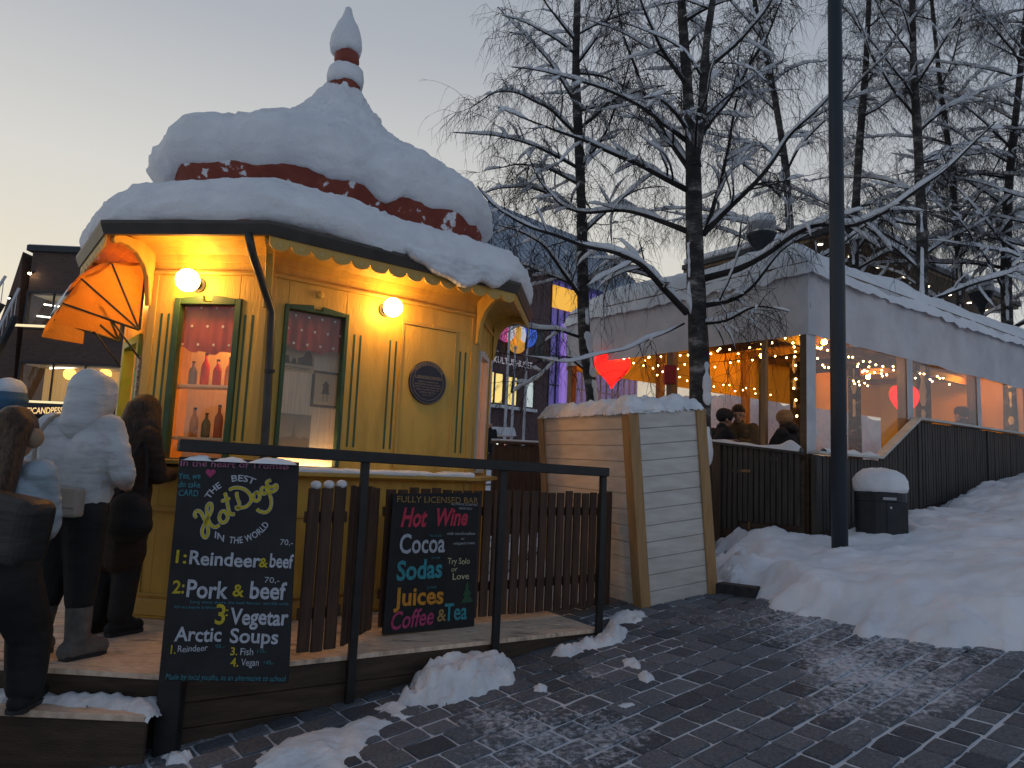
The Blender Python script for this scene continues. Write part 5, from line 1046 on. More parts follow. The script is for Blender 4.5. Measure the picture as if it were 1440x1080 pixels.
# market stall far off
a = at(702, 612, 29); g0 = float(gz(a[0], a[1])); t = thing('market_stall', V3(a[0], a[1], g0), 'far market stall with a pale canopy and coloured lights, seen past the kiosk corner', 'market stall')
cz = a[2]; m = MB(); m.add([a+V3(-.7,-.4,-.02), a+V3(.7,-.4,-.02), a+V3(.7,.8,-.02), a+V3(-.7,.8,-.02), a+V3(-.6,.2,.35), a+V3(.6,.2,.35)], [(0,1,5,4), (1,2,5), (2,3,4,5), (3,0,4), (3,2,1,0)]); m.build('canopy', MAT['canvas'], t)
for x in (-.65, .65): MB().frame_box(a, (1,0,0), (0,1,0), UZ, x-.03, x+.03, -.36, -.3, g0-cz, -.02).build('post', MAT['pole'], t)
for k, (x, z, col) in enumerate(((-.35, -.30, (.1,.8,.3)), (-.05, -.28, (.9,.95,.8)), (.2, -.45, (.95,.2,.1)), (-.15, -.55, (.95,.5,.2)), (.1, -.62, (.9,.25,.12)))): MB().ball(a+V3(x, .1, z), .09, 8, 6).build('stall_light', emat('stall_bulb', col, 2.0), t)
MB().frame_box(a, (1,0,0), (0,1,0), UZ, -.6, .6, .2, .5, g0-cz, -.75).build('counter', MAT['slat'], t)
# brown brick building at the left
LB = at(60, 600, 31); x0, x1 = at(28, 500, 31)[0], at(330, 500, 31)[0]; zr = lambda py: at(100, py, 31)[2]; LO = V3(0, 31, 0)
lb = thing('brick_building', V3((x0+x1)/2, 31, -.2), 'dark brown brick building with a flat roof and lit windows at the left edge', 'building')
def lbox(mb, px0, px1, py0, py1, y0, y1): return mb.box(at(px0, (py0+py1)/2, 31)[0], at(px1, (py0+py1)/2, 31)[0], 31+y0, 31+y1, zr(py1), zr(py0))
bands = [(356, 414), (461, 513), (567, 760)]
m = MB(); zc = [zr(q) for q in (356, 414, 461, 513, 567)]
m.box(x0, x1, 31, 41, -.5, zc[4]); m.box(x0, x1, 31, 41, zc[3], zc[2]); m.box(x0, x1, 31, 41, zc[1], zc[0]); xw0, xw1 = at(40, 437, 31)[0], at(27, 540, 31)[0]
m.box(x0, at(38, 437, 31)[0], 31.003, 41, zc[2], zc[1]); m.box(at(152, 437, 31)[0], x1, 31.003, 41, zc[2], zc[1]); m.box(at(172, 540, 31)[0], x1, 31.003, 41, zc[4], zc[3]); m.box(x0, at(27, 540, 31)[0], 31.003, 41, zc[4], zc[3])
m.build('brick_wall', MAT['brick2'], lb)
q_ = lambda px, py: (at(px, py, 31)[0], at(px, py, 31)[2])
MB().prism([q_(28, 352), q_(2, 432), q_(-30, 520), q_(-30, 640), (q_(-30, 640)[0], -.5), (x0, -.5)][::-1], (0,0,0), (1,0,0), UZ, (0,1,0), 31.2, 38).build('stair_tower', MAT['brick2'], lb)
MB().box(x0-.2, x1, 30.85, 41, zr(356), zr(348)).build('parapet', MAT['pole'], lb)
m = MB(); m.add([V3(x0, 31.2, zr(348)), V3(x1, 31.2, zr(348)), V3(x1, 41, zr(305)), V3(x0+4, 41, zr(318))], [(0,1,2,3)]); m.add([V3(x0-.15, 30.9, zr(352)), V3(x1, 30.9, zr(352)), V3(x1, 30.87, zr(347)), V3(x0-.15, 30.87, zr(347))], [(0,1,2,3)]); m.build('roof', MAT['snow'], lb)
MAT['curtain'] = pmat('lit_curtain', (.40,.28,.10), (.55,.40,.16), 3, (9,9,.12), .8, emit=(1,.55,.15), estr=.30)
MAT['inwall'] = pmat('lit_room_wall', (.40,.34,.24), (.50,.43,.32), 2, rough=.8, emit=(1,.75,.45), estr=.06)
def room(px0, px1, py0, py1, nm, back, lamps):
    X0, X1 = at(px0, (py0+py1)/2, 31)[0], at(px1, (py0+py1)/2, 31)[0]; Z0, Z1 = zr(py1), zr(py0)
    f = MB(); f.box(X0, X1, 30.94, 31.0, Z0-.12, Z0); f.box(X0, X1, 30.94, 31.0, Z1, Z1+.08); f.box(X0-.08, X0, 30.94, 31.0, Z0-.12, Z1+.08); f.box(X1, X1+.08, 30.94, 31.0, Z0-.12, Z1+.08); w = f.build('window', MAT['pole'], lb)
    MB().box(X0, X1, 31.05, 31.06, Z0, Z1).build('pane', glassmat('far_pane', milk=.02), w); MB().box(X0-.3, X1+.3, 32.6, 32.65, Z0, Z1).build('curtain', back, w); MB().box(X0-.3, X1+.3, 31.3, 32.6, Z1-.05, Z1-.01).build('ceiling', MAT['inwall'], w)
    for k in (1, 2, 3)[:2 if nm else 3]: xx = X0+(X1-X0)*k/3.2; MB().box(xx-.03, xx+.03, 30.97, 31.04, Z0, Z1).build('mullion', MAT['pole'], w)
    return X0, X1, Z0, Z1
r1_ = room(38, 152, 414, 461, False, MAT['inwall'], 0); r2_ = room(27, 172, 513, 567, True, MAT['curtain'], 0)
MAT['roundlamp'] = emat('lit_round_lamp', (1, .55, .10), 2.6)
for k, px in enumerate((98, 148)):
    c = at(px, 526, 31.9); t = thing('globe_lamp', c, ('round paper lamp in the lit window, left of the white hood', 'round paper lamp in the lit window, partly behind the white hood')[k], 'lamp', 'paper lamps in the left building'); MB().ball(c, .26, 16, 10).build('globe', MAT['roundlamp'], t, smooth=True); MB().tube([c+UZ*.25, V3(c[0], c[1], r2_[3]-.05)], .012, 5).build('cord', MAT['black'], t)
MAT['tube'] = emat('lit_tube', (1, .95, .8), 3.5)
for k, (pa, pb) in enumerate((((62, 428), (96, 433)), ((50, 444), (92, 449)), ((70, 518), (120, 516)))): A, B = at(*pa, 31.7), at(*pb, 31.7); tag(MB().tube([A, B], .035, 8).build('tube_light', MAT['tube']), ('upper white tube light in the upstairs window of the brown building', 'lower white tube light in the upstairs window of the brown building', 'white strip light on the ceiling of the curtained room')[k], 'lamp', 'tube lights in the left building')
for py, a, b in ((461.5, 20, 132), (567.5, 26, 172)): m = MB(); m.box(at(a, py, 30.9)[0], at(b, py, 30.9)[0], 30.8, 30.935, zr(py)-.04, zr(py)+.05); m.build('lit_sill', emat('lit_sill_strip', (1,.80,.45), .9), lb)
m = MB(); m.box(at(24, 575, 30.7)[0], at(180, 575, 30.7)[0], 30.3, 30.93, zr(586), zr(571)); m.build('sign_canopy', MAT['pole'], lb)
letters('MISTICANDPESSO', emat('lit_sign_letters', (1,.62,.25), .9), V3(0, 30.295, 0), V3(1,0,0), UZ, V3(0,-1,0), at(24, 580, 30.3)[0], at(96, 580, 30.3)[0], (at(24, 582, 30.3)[2], at(96, 581, 30.3)[2]), .26, lb, off=.01, thick=.02)
c = at(42, 382, 30.75); t = thing('wall_lamp', c, 'small downlight throwing a warm cone on the brown brick wall', 'lamp', 'downlights on the left building'); MB().tube([c+V3(0,.25,.03), c, c-UZ*.06], .05, 8).build('housing', MAT['black'], t)
MB().ball(c-UZ*.08, .06, 8, 6).build('bulb', emat('lit_down_bulb', (1,.72,.4), 40), t)
c = at(13, 417, 30.7); t = thing('wall_lamp', c, 'small bright downlight at the far left above the stair railing', 'lamp', 'downlights on the left building'); MB().tube([c+V3(0,.25,.03), c, c-UZ*.05], .05, 8).build('housing', MAT['black'], t); MB().ball(c-UZ*.07, .05, 8, 6).build('bulb', MAT['tube'], t)
# stairs with pale balusters at the far left
sr = thing('stair_railing', V3(at(20, 600, 29.5)[0], 29.5, -.2), 'dark outdoor stair with thin pale balusters at the left edge', 'railing')
for (pa, pb) in (((-30, 520), (27, 405)), ((-30, 640), (16, 552)), ((-40, 462), (8, 388))):
    A, B = at(*pa, 29.5), at(*pb, 29.5); MB().bar(A, B, .06, .10).build('handrail', MAT['flagpole'], sr)
    for f in np.linspace(.05, .95, 9): p = A+(B-A)*f; MB().tube([p, p-UZ*1.15], .018, 5).build('baluster', MAT['flagpole'], sr)
    MB().bar(A-UZ*1.2, B-UZ*1.2, .3, .12).build('stringer', MAT['pole'], sr)
# pavilion behind the tent at the right, lights under its eaves
pv = thing('pavilion', at(1300, 440, 27), 'brown building with downlights under a broad snowy eave, behind the right hand trees', 'building')
PA, PB = at(1150, 330, 24), at(1405, 445, 33); PB[2] = PA[2]; pu = unit(PB-PA); pn = V3(pu[1], -pu[0], 0); Lp = np.linalg.norm(PB-PA); PO = V3(PA[0], PA[1], PA[2])
PO[2] = at(1206, 359, 25.5)[2]
MB().frame_box(PO, pu, pn, UZ, .0, Lp, -6, .8, 0, .12).build('soffit', pmat('brown_soffit', (.16,.10,.05), (.20,.13,.07), 4, (1,8,1), .6), pv); MB().frame_box(PO, pu, pn, UZ, -.1, Lp+.1, -6, .9, .125, .32).build('roof', MAT['pole'], pv)
MB().frame_box(PO, pu, pn, UZ, -.1, Lp+.1, -6, .88, .325, .62).build('roof_covering', MAT['snow'], pv, bevel=.15, bseg=3)
MB().frame_box(PO, pu, pn, UZ, .2, Lp-6.2, -5, -1.6, -5, -.002).build('wall', pmat('brown_cladding', (.17,.10,.045), (.22,.14,.065), 5, (6,6,.6), .7), pv)
for s in (Lp-5.2, Lp-3.0, Lp-.4): MB().frame_box(PO, pu, pn, UZ, s-.12, s+.12, -1.2, -.95, -6, -.002).build('column', MAT['postwood'], pv)
first = None
for k in range(8):
    s = .5+k*(Lp-1.2)/7; p = PO+pu*s+pn*-.2-UZ*.02
    if first is None: first = MB().lathe([(.09, 0), (.09, .018)], p, 10).build('downlight', emat('lit_downlight', (1,.85,.6), 9), pv); p00 = p
    else: o = first.copy(); C.objects.link(o); o.parent = pv; o.location = Vector(p-p00)
# ---------------------------------------------------------------- birches
def barkmat():
    m = bpy.data.materials.new('birch_bark'); m.use_nodes = True; t = m.node_tree; b = t.nodes['Principled BSDF']; b.inputs['Roughness'].default_value = .85
    tcn = t.nodes.new('ShaderNodeTexCoord'); mp = t.nodes.new('ShaderNodeMapping'); mp.inputs['Scale'].default_value = (1, 1, 2.2); t.links.new(tcn.outputs['Object'], mp.inputs[0])
    no = t.nodes.new('ShaderNodeTexNoise'); no.inputs['Scale'].default_value = 3.0; no.inputs['Detail'].default_value = 8; no.inputs['Roughness'].default_value = .7; t.links.new(mp.outputs[0], no.inputs['Vector'])
    cr = t.nodes.new('ShaderNodeValToRGB'); e = cr.color_ramp.elements; e[0].color = (.022, .019, .018, 1); e[0].position = .44; e[1].color = (.26, .25, .24, 1); e[1].position = .66
    q = e.new(.54); q.color = (.06, .054, .05, 1)
    t.links.new(no.outputs[0], cr.inputs[0]); t.links.new(cr.outputs[0], b.inputs['Base Color'])
    bp = t.nodes.new('ShaderNodeBump'); bp.inputs['Strength'].default_value = .6; t.links.new(no.outputs[0], bp.inputs['Height']); t.links.new(bp.outputs[0], b.inputs['Normal']); return m
MAT['bark'] = barkmat(); MAT['twig'] = pmat('dark_twig', (.012,.009,.009), (.022,.016,.015), 5, rough=.8); MAT['limb'] = pmat('dark_limb_bark', (.016,.013,.013), (.035,.03,.028), 6, (1,1,1), .85, .3, 30)
def resample(P, n):
    P = np.array(P, float); d = np.concatenate([[0], np.cumsum(np.linalg.norm(np.diff(P, axis=0), axis=1))]); t = np.linspace(0, d[-1], n)
    Q = np.stack([np.interp(t, d, P[:,k]) for k in range(3)], 1)
    for _ in range(2): Q[1:-1] = (Q[:-2]+2*Q[1:-1]+Q[2:])/4
    return Q
class Tree:
    # a birch: trunk, limbs, hanging twigs and the snow resting on them
    def __init__(s, seed, snow=1.0, twig=1.0):
        s.r = random.Random(seed); s.br, s.tw, s.sn, s.tr = MB(), MB(), MB(), MB(); s.snow, s.twig = snow, twig; s.seed = seed
    def pile(s, P, rad, k=1.0):        # snow resting on the upper side of a branch, broken here and there
        n = len(P); runs, cur = [], []
        for i in range(n):
            a, b = P[max(i-1, 0)], P[min(i+1, n-1)]; d = b-a; L_ = np.linalg.norm(d)+1e-9; flat_ = math.sqrt(max(0, 1-(d[2]/L_)**2))
            h = noise.noise(Vector((P[i][0]*1.7+s.seed, P[i][1]*1.7, P[i][2]*1.7)))+.30*s.snow+(.25 if rad[i] > .02 else 0)
            if flat_ > .45 and h > 0 and rad[i] > .0045: cur.append((i, min(1, h*1.6)*flat_))
            else:
                if len(cur) > 1: runs.append(cur)
                cur = []
        if len(cur) > 1: runs.append(cur)
        for run in runs:
            V, m = [], len(run)
            for q, (i, h) in enumerate(run):
                a, b = P[max(i-1, 0)], P[min(i+1, n-1)]; d = unit(b-a); l = np.cross(d, UZ); l = unit(l) if np.linalg.norm(l) > 1e-4 else V3(1,0,0); u = np.cross(l, d)
                e = math.sin(math.pi*(q+.35)/(m-.3)) if m > 1 else 1; e = max(.15, min(1, e*1.6)); w = (rad[i]*1.05+.010)*(.5+.5*h)*k; hh = (rad[i]*.8+.020+.020*h)*e*k*s.snow
                lump = 1+.45*noise.noise(Vector((P[i][0]*8, P[i][1]*8, P[i][2]*8)))
                for c_, s_ in ((-1, 0), (-.8, .62), (0, 1), (.8, .62), (1, 0), (0, -.25)): V.append(P[i]+l*c_*w*e+u*(rad[i]*.55+s_*hh*lump))
            k0 = len(s.sn.v); s.sn.add(V, [(q*6+c_, q*6+(c_+1) % 6, (q+1)*6+(c_+1) % 6, (q+1)*6+c_) for q in range(m-1) for c_ in range(6)]+[tuple(range(5, -1, -1)), tuple(range((m-1)*6, m*6))])
    def twigs(s, p, d, L_, r0, level=0):   # thin strand that arches and hangs
        n = 5 if level else 6; P = [p]; d = unit(d)
        for i in range(n):
            d = unit(d+V3(s.r.gauss(0, .22), s.r.gauss(0, .22), s.r.gauss(-.24, .12))); P.append(P[-1]+d*L_/n)
        s.tw.tube(P, [r0*(1-.65*i/n) for i in range(n+1)], 3, False)
        if level < 1:
            for k in range(s.r.choice((1, 2, 2, 3))):
                i = s.r.randint(1, n-1); s.twigs(P[i], unit(d+V3(s.r.gauss(0, .7), s.r.gauss(0, .7), s.r.gauss(-.1, .4))), L_*s.r.uniform(.35, .7), r0*.75, level+1)
    def second(s, p, d, L_, r0):
        n = 7; P = [p]; d = unit(d)
        for i in range(n):
            d = unit(d+V3(s.r.gauss(0, .17), s.r.gauss(0, .17), s.r.gauss(-.07, .10))); P.append(P[-1]+d*L_/n)
        R_ = [max(.0035, r0*(1-.75*i/n)) for i in range(n+1)]; s.br.tube(P, R_, 4, False); s.pile(resample(P, 14), np.interp(np.linspace(0, n, 14), range(n+1), R_))
        for k in range(int(s.twig*s.r.choice((4, 5, 6, 7)))):
            f = s.r.uniform(.2, 1.0)*n; i = min(int(f), n-1); q = P[i]+(P[i+1]-P[i])*(f-i)
            s.twigs(q, unit(d*.6+V3(s.r.gauss(0, .6), s.r.gauss(0, .6), s.r.gauss(-.15, .45))), s.r.uniform(.25, .7), .0034)
    def limb(s, P, r0, r1=None, dens=1.0, sides=7, k=1.0):
        L_ = sum(np.linalg.norm(np.diff(np.array(P), axis=0), axis=1)); n = max(8, int(L_/.09)); P = resample(P, n)
        for i in range(1, n): P[i] = P[i]+np.array(noise.noise_vector(Vector((P[i][0]*1.6+s.seed, P[i][1]*1.6, P[i][2]*1.6))))*.035*min(1, i/6)
        r1 = min(.007, r0*.25) if r1 is None else r1; R_ = [r0+(r1-r0)*(i/(n-1))**.75 for i in range(n)]
        s.br.tube(P, R_, sides, False); s.pile(P, R_, k)
        m = int(L_*6.2*dens)
        for q in range(m):
            i = s.r.randint(int(n*.12), n-2); d = unit(P[i+1]-P[i]); side = unit(np.cross(d, V3(s.r.gauss(0, 1), s.r.gauss(0, 1), s.r.gauss(0, 1))))
            f = 1-.5*i/n; s.second(P[i], unit(d*.55+side*.8+UZ*s.r.uniform(-.1, .4)), s.r.uniform(.45, 1.15)*f, max(.006, R_[i]*.42))
        for q in range(int(L_*6.5*s.twig*dens)):
            i = s.r.randint(int(n*.25), n-1); s.twigs(P[i], V3(s.r.gauss(0, .6), s.r.gauss(0, .6), s.r.uniform(-.5, .5)), s.r.uniform(.25, .6), .0034)
    def trunk(s, P, r0, r1):
        P = resample(P, 40); R_ = [r0+(r1-r0)*(i/39)+.012*noise.noise(Vector(P[i]*3)) for i in range(40)]; R_[0] *= 1.35; R_[1] *= 1.12; s.tr.tube(P, R_, 14); return P, R_
    def auto(s, P, R_, z0, count, Lmax, elev=(20, 60), avoid=None, dens=1.0, bias=None):
        top = P[-1][2]
        for k in range(count):
            z = z0+(top-z0)*(k+s.r.random()*.7)/count; i = int(np.argmin(np.abs(P[:,2]-z))); az = s.r.uniform(0, 2*math.pi)
            if bias is not None and s.r.random() < .6: az = bias+s.r.gauss(0, .5)
            e = R(s.r.uniform(*elev)); L_ = Lmax*(1-.55*(z-z0)/(top-z0+.01))*s.r.uniform(.75, 1.1); d = V3(math.cos(az)*math.cos(e), math.sin(az)*math.cos(e), math.sin(e)); Q = [P[i]]
            for j in range(6): d = unit(d+V3(s.r.gauss(0, .10), s.r.gauss(0, .10), s.r.gauss(-.09, .06))); Q.append(Q[-1]+d*L_/6)
            s.limb(Q, max(.014, R_[i]*s.r.uniform(.26, .40)), dens=dens)
    def plaster(s, P, R_, zlo, zhi, az, width=1.1):   # snow blown against one side of the trunk
        rows = [i for i in range(len(P)) if zlo <= P[i][2] <= zhi]
        if len(rows) < 2: return
        Q = resample([P[i] for i in rows], 40); rr = np.interp(np.linspace(0, 1, 40), np.linspace(0, 1, len(rows)), [R_[i] for i in rows]); G = []
        for i in range(40):
            w = width*(.55+.6*noise.noise(Vector((Q[i][2]*3, s.seed, 1)))); q_ = noise.noise(Vector((Q[i][2]*2.6, s.seed, 7)))+.5*noise.noise(Vector((Q[i][2]*9, s.seed, 4)))+.12; th = .004+.05*q_ if q_ > 0 else -.012; w *= max(.25, min(1, .5+q_*1.6))
            if i in (0, 39): th = -.004
            G.append([Q[i]+V3(math.cos(az+a*w), math.sin(az+a*w), 0)*(rr[i]+(th if abs(a) < 1 else -.006)) for a in (-1, -.7, -.35, 0, .35, .7, 1)])
        s.sn.grid(G)
    def done(s, base, label):
        t = thing('birch_tree', base, label, 'tree', 'bare birches round the terrace'); s.tr.build('trunk', MAT['bark'], t, smooth=True); s.br.build('branches', MAT['limb'], t, smooth=True); s.tw.build('twigs', MAT['twig'], t)['kind'] = 'stuff'
        if s.sn.v: s.sn.build('branch_snow', MAT['snow'], t, smooth=True)['kind'] = 'stuff'
        return t
def px3(pts, Y0, dY=0):
    n = len(pts); return [at(x, y, Y0+dY*i/(n-1)) for i, (x, y) in enumerate(pts)]
# main birch in front of the tent
t = Tree(3, 1.15, 1.3); Ym = 9.0; g0 = on_ground(990, 640, 0); b0 = at(988, 600, Ym); b0[2] = float(gz(b0[0], b0[1]))-.1
P, R_ = t.trunk([b0]+px3([(984,520),(979,410),(976,320),(975,235)], Ym), .155, .10)
t.plaster(P, R_, 1.9, 3.3, R(-60), .9); t.plaster(P, R_, 3.6, 4.8, R(-150), .5)
fk = P[-1]
Pa, Ra = t.trunk([fk]+px3([(968,140),(962,60),(958,0),(950,-120),(945,-260)], Ym, .3), .085, .03); Pb, Rb = t.trunk([fk]+px3([(988,150),(993,60),(1004,-10),(1015,-140)], Ym, -.3), .075, .03)
for pts, dY, r0, dn_ in (([(966,440),(940,412),(905,372),(857,352),(807,342),(751,322),(700,296),(672,262)], -1.2, .050, 1.0), ([(968,326),(918,306),(873,294),(823,297),(790,289),(755,250),(740,215)], .8, .042, 1.0), ([(972,270),(918,242),(873,222),(823,200),(768,178),(700,150)], -.9, .042, 1.0),
    ([(988,330),(1029,289),(1073,244),(1112,189),(1151,158),(1190,110)], -1.2, .045, .9), ([(988,392),(1040,378),(1084,356),(1112,333),(1151,312),(1195,318),(1255,292),(1330,240),(1400,170)], -1.6, .050, .8), ([(988,430),(1029,422),(1062,400),(1101,350),(1150,325)], -.5, .038, .9), ([(984,455),(1025,452),(1065,430),(1110,440)], -1.0, .028, 1.2),
    ([(972,240),(935,190),(905,130),(880,60),(860,-20)], .7, .045, 1.0), ([(985,190),(1030,130),(1075,60),(1110,-20)], .8, .04, 1.0), ([(966,120),(930,70),(905,10),(890,-60)], -.6, .032, 1.0), ([(968,200),(900,150),(840,120),(770,100),(720,95)], -.5, .034, 1.0), ([(990,100),(1040,60),(1080,10),(1110,-60)], -.5, .03, 1.0), ([(990,330),(1012,270),(1025,190),(1045,110),(1075,30)], .9, .036, 1.0), ([(962,455),(930,470),(880,492),(800,512),(690,494)], -1.0, .014, .35)):
    t.limb(px3(pts, Ym, dY), r0, dens=dn_)
t.auto(Pa, Ra, 6.2, 9, 1.7, (15, 60)); t.auto(Pb, Rb, 6.0, 8, 1.7, (15, 60))
t.done(b0, 'thickest birch, its trunk rising behind the white planked box in front of the tent')
# slimmer birch to its left
t = Tree(11, 1.2, 1.35); Yl = 10.8; b0 = at(838, 600, Yl); b0[2] = float(gz(b0[0], b0[1]))-.1
P, R_ = t.trunk([b0]+px3([(835,548),(822,500),(820,440),(819,330),(815,220),(809,100),(812,0),(815,-130),(812,-300)], Yl), .115, .03); t.plaster(P, R_, 2.0, 4.3, R(-60), 1.0)
for pts, dY, r0, dn_ in (([(818,475),(790,466),(750,462),(705,452),(665,462)], -.8, .026, .8), ([(822,520),(795,500),(775,512),(755,535),(730,545)], -.7, .02, .8), ([(818,420),(795,385),(765,345),(730,325),(700,318)], -.9, .035, 1.0), ([(818,405),(770,385),(735,370),(700,372)], .5, .03, 1.0), ([(816,300),(780,275),(740,262),(700,262),(672,275)], -.8, .032, 1.2), ([(815,260),(770,235),(725,228),(680,240)], .6, .032, 1.2), ([(812,190),(770,150),(730,130),(690,130),(660,150)], -.7, .03, 1.2), ([(812,150),(775,90),(740,50),(700,10)], .4, .03, 1.1), ([(815,240),(850,190),(875,130),(890,60)], -.5, .03, 1.0), ([(818,330),(860,290),(900,265),(935,262)], .6, .03, 1.0), ([(822,400),(862,372),(905,352)], .3, .025, 1.0), ([(812,90),(850,40),(880,-30)], -.4, .026, 1.0), ([(811,60),(770,10),(740,-50)], -.4, .026, 1.0)):
    t.limb(px3(pts, Yl, dY), r0, dens=dn_)
t.auto(P, R_, 6.5, 16, 2.1, (10, 55)); t.done(b0, 'slim birch left of the thickest one, in front of the left end of the tent')
# birches behind the tent
for k, (pts, Y0, r0, seed, lb, nl_, bias) in enumerate((([(1118,420),(1112,340),(1105,230),(1085,110),(1060,0),(1045,-140)], 15.5, .13, 21, 'birch behind the tent roof just left of the lamp post, leaning left', 16, None), ([(1200,420),(1201,330),(1208,210),(1218,90),(1222,0),(1226,-160)], 16.0, .15, 22, 'birch behind the tent, its trunk just right of the lamp post', 17, R(20)),
    ([(1296,470),(1297,330),(1291,200),(1284,90),(1283,0),(1280,-160)], 15.0, .165, 23, 'stout pale birch midway between the lamp post and the right edge', 18, R(10)), ([(1352,480),(1348,360),(1340,250),(1322,120),(1310,0),(1300,-120)], 18.5, .11, 24, 'thin birch behind the tent, between the stout pale one and the right edge', 14, None), ([(1418,500),(1414,380),(1418,260),(1432,130),(1445,0),(1455,-140)], 16.5, .15, 25, 'birch at the right edge with snow plastered on its trunk', 17, R(150)), ([(1530,500),(1535,300),(1540,0),(1545,-150)], 15.0, .15, 26, 'birch beyond the right edge whose branches reach into view', 16, R(170)))):
    t = Tree(seed, 1.55, 1.25); P3 = px3(pts, Y0); b0 = P3[0].copy(); b0[2] = float(gz(b0[0], b0[1]))-.1
    P, R_ = t.trunk([b0]+P3, r0, .035); t.plaster(P, R_, 3.0, 8.0, R(-120), .8); t.auto(P, R_, 5.5, int(nl_*1.35), 4.2, (22, 58), dens=1.0, bias=bias); t.done(b0, lb)
# ---------------------------------------------------------------- people
def frame(base, yaw):
    c, s_ = math.cos(yaw), math.sin(yaw); M_ = np.array([[c, -s_, 0], [s_, c, 0], [0, 0, 1.]]); b = np.asarray(base, float)
    return lambda p: M_@np.asarray(p, float)+b
STAND = dict(pelvis=(0,0,.93), waist=(0,.0,1.08), chest=(0,.01,1.28), neck=(0,.01,1.45), head=(0,.03,1.585), hipL=(-.095,0,.90), hipR=(.095,0,.90), kneeL=(-.10,.02,.50), kneeR=(.10,.02,.50), ankL=(-.10,-.01,.09), ankR=(.10,-.01,.09), shL=(-.185,0,1.40), shR=(.185,0,1.40), elL=(-.24,-.02,1.12), elR=(.24,-.02,1.12), wrL=(-.235,.07,.88), wrR=(.235,.07,.88))
def hand(mb, T_, w, d, side, curl=.5):
    """palm, four unequal bent fingers and a thumb from wrist w along d (local)"""
    w = np.array(w, float); d = unit(d); l = unit(np.cross(d, (0,0,1))) if abs(d[2]) < .9 else V3(1,0,0); u = np.cross(l, d)
    for q in (-.026, -.009, .009, .026): mb.limb(T_(w+d*.01+l*q*.7), T_(w+d*.085+l*q), .014, .012, 8)
    for q, L_ in ((-.029, .060), (-.010, .075), (.010, .080), (.029, .070)):
        a = w+d*.088+l*q; e = unit(d-u*curl); b = a+d*L_*.45; c = b+e*L_*.35; f = c+unit(e-u*curl)*L_*.3; mb.chain([T_(a), T_(b), T_(c), T_(f)], [.0095, .009, .0082, .007], 7)
    a = w+d*.03+l*.03*side; b = a+unit(d*.6+l*.8*side)*.035; mb.chain([T_(a), T_(b), T_(b+unit(d-u*.3)*.03)], [.012, .0105, .0085], 7)
def body_mesh(T_, J, k, faced=True):
    m = MB(); P = {a: np.array(b, float)*k for a, b in J.items()}; r = lambda x: x*k
    for x in (-.06, .06):
        off = V3(x*k, 0, 0); m.chain([T_(P['pelvis']+off), T_(P['waist']+off*.8), T_(P['chest']+off*1.3), T_(P['chest']*.45+P['neck']*.55+off*.6)], [r(.118), r(.103), r(.115), r(.085)])
    m.limb(T_(P['neck']-V3(0,0,.05*k)), T_(P['neck']*.45+P['head']*.55), r(.060), r(.052))
    hd = P['head']; fw = unit(np.array(J.get('look', (0,1,0)), float)); sd = unit(np.cross(fw, UZ)); ud = np.cross(sd, fw); H = lambda x, y, z: T_(hd+(sd*x+fw*y+ud*z)*k)
    m.limb(H(0, -.025, .045), H(0, .0, .02), r(.088), r(.082), 14); m.limb(H(0, .045, .03), H(0, .05, -.05), r(.058), r(.046), 12); m.limb(H(0, .06, -.07), H(0, .055, -.075), r(.033), r(.033), 10)
    m.limb(H(0, .098, .01), H(0, .118, -.022), r(.011), r(.016), 8); m.limb(H(-.025, .088, -.052), H(.025, .088, -.052), r(.011), r(.011), 8); m.limb(H(-.045, .083, .035), H(.045, .083, .035), r(.014), r(.014), 8)
    for s_ in (-1, 1): m.ball(H(.083*s_, -.01, -.005), (r(.014), r(.022), r(.032)), 8, 6)
    for s_, q in (('L', -1), ('R', 1)):
        m.chain([T_(P['hip'+s_]), T_(P['knee'+s_]), T_(P['ank'+s_])], [r(.088), r(.057), r(.040)]); a = P['ank'+s_]; t = np.array(J.get('toe'+s_, (0,1,0)), float); m.limb(T_(a-V3(0,0,.035*k)), T_(a+unit(t)*.14*k-V3(0,0,.055*k)), r(.042), r(.034))
        m.chain([T_(P['sh'+s_]), T_(P['el'+s_]), T_(P['wr'+s_])], [r(.060), r(.044), r(.030)]); hand(m, T_, P['wr'+s_], P['wr'+s_]-P['el'+s_], -q, J.get('curl', .5))
    return m, H, P
MAT['skin'] = pmat('skin', (.36,.20,.135), (.42,.24,.165), 9, rough=.5)
def cloth(name, c1, c2=None, bump=.8, sc_=8, rough=.8): return pmat(name, c1, c2 or tuple(q*1.35 for q in c1), 5, (.6,.6,1.9), rough, bump, sc_)
def fig(base, yaw, k, J, label, group=None):
    T_ = frame(base, yaw); J = {**STAND, **J}; m, H, P = body_mesh(T_, J, k); o = remesh(m.build('person', MAT['skin'], base=base), .010, 2); tag(o, label, 'person', group); return o, T_, J, H, P
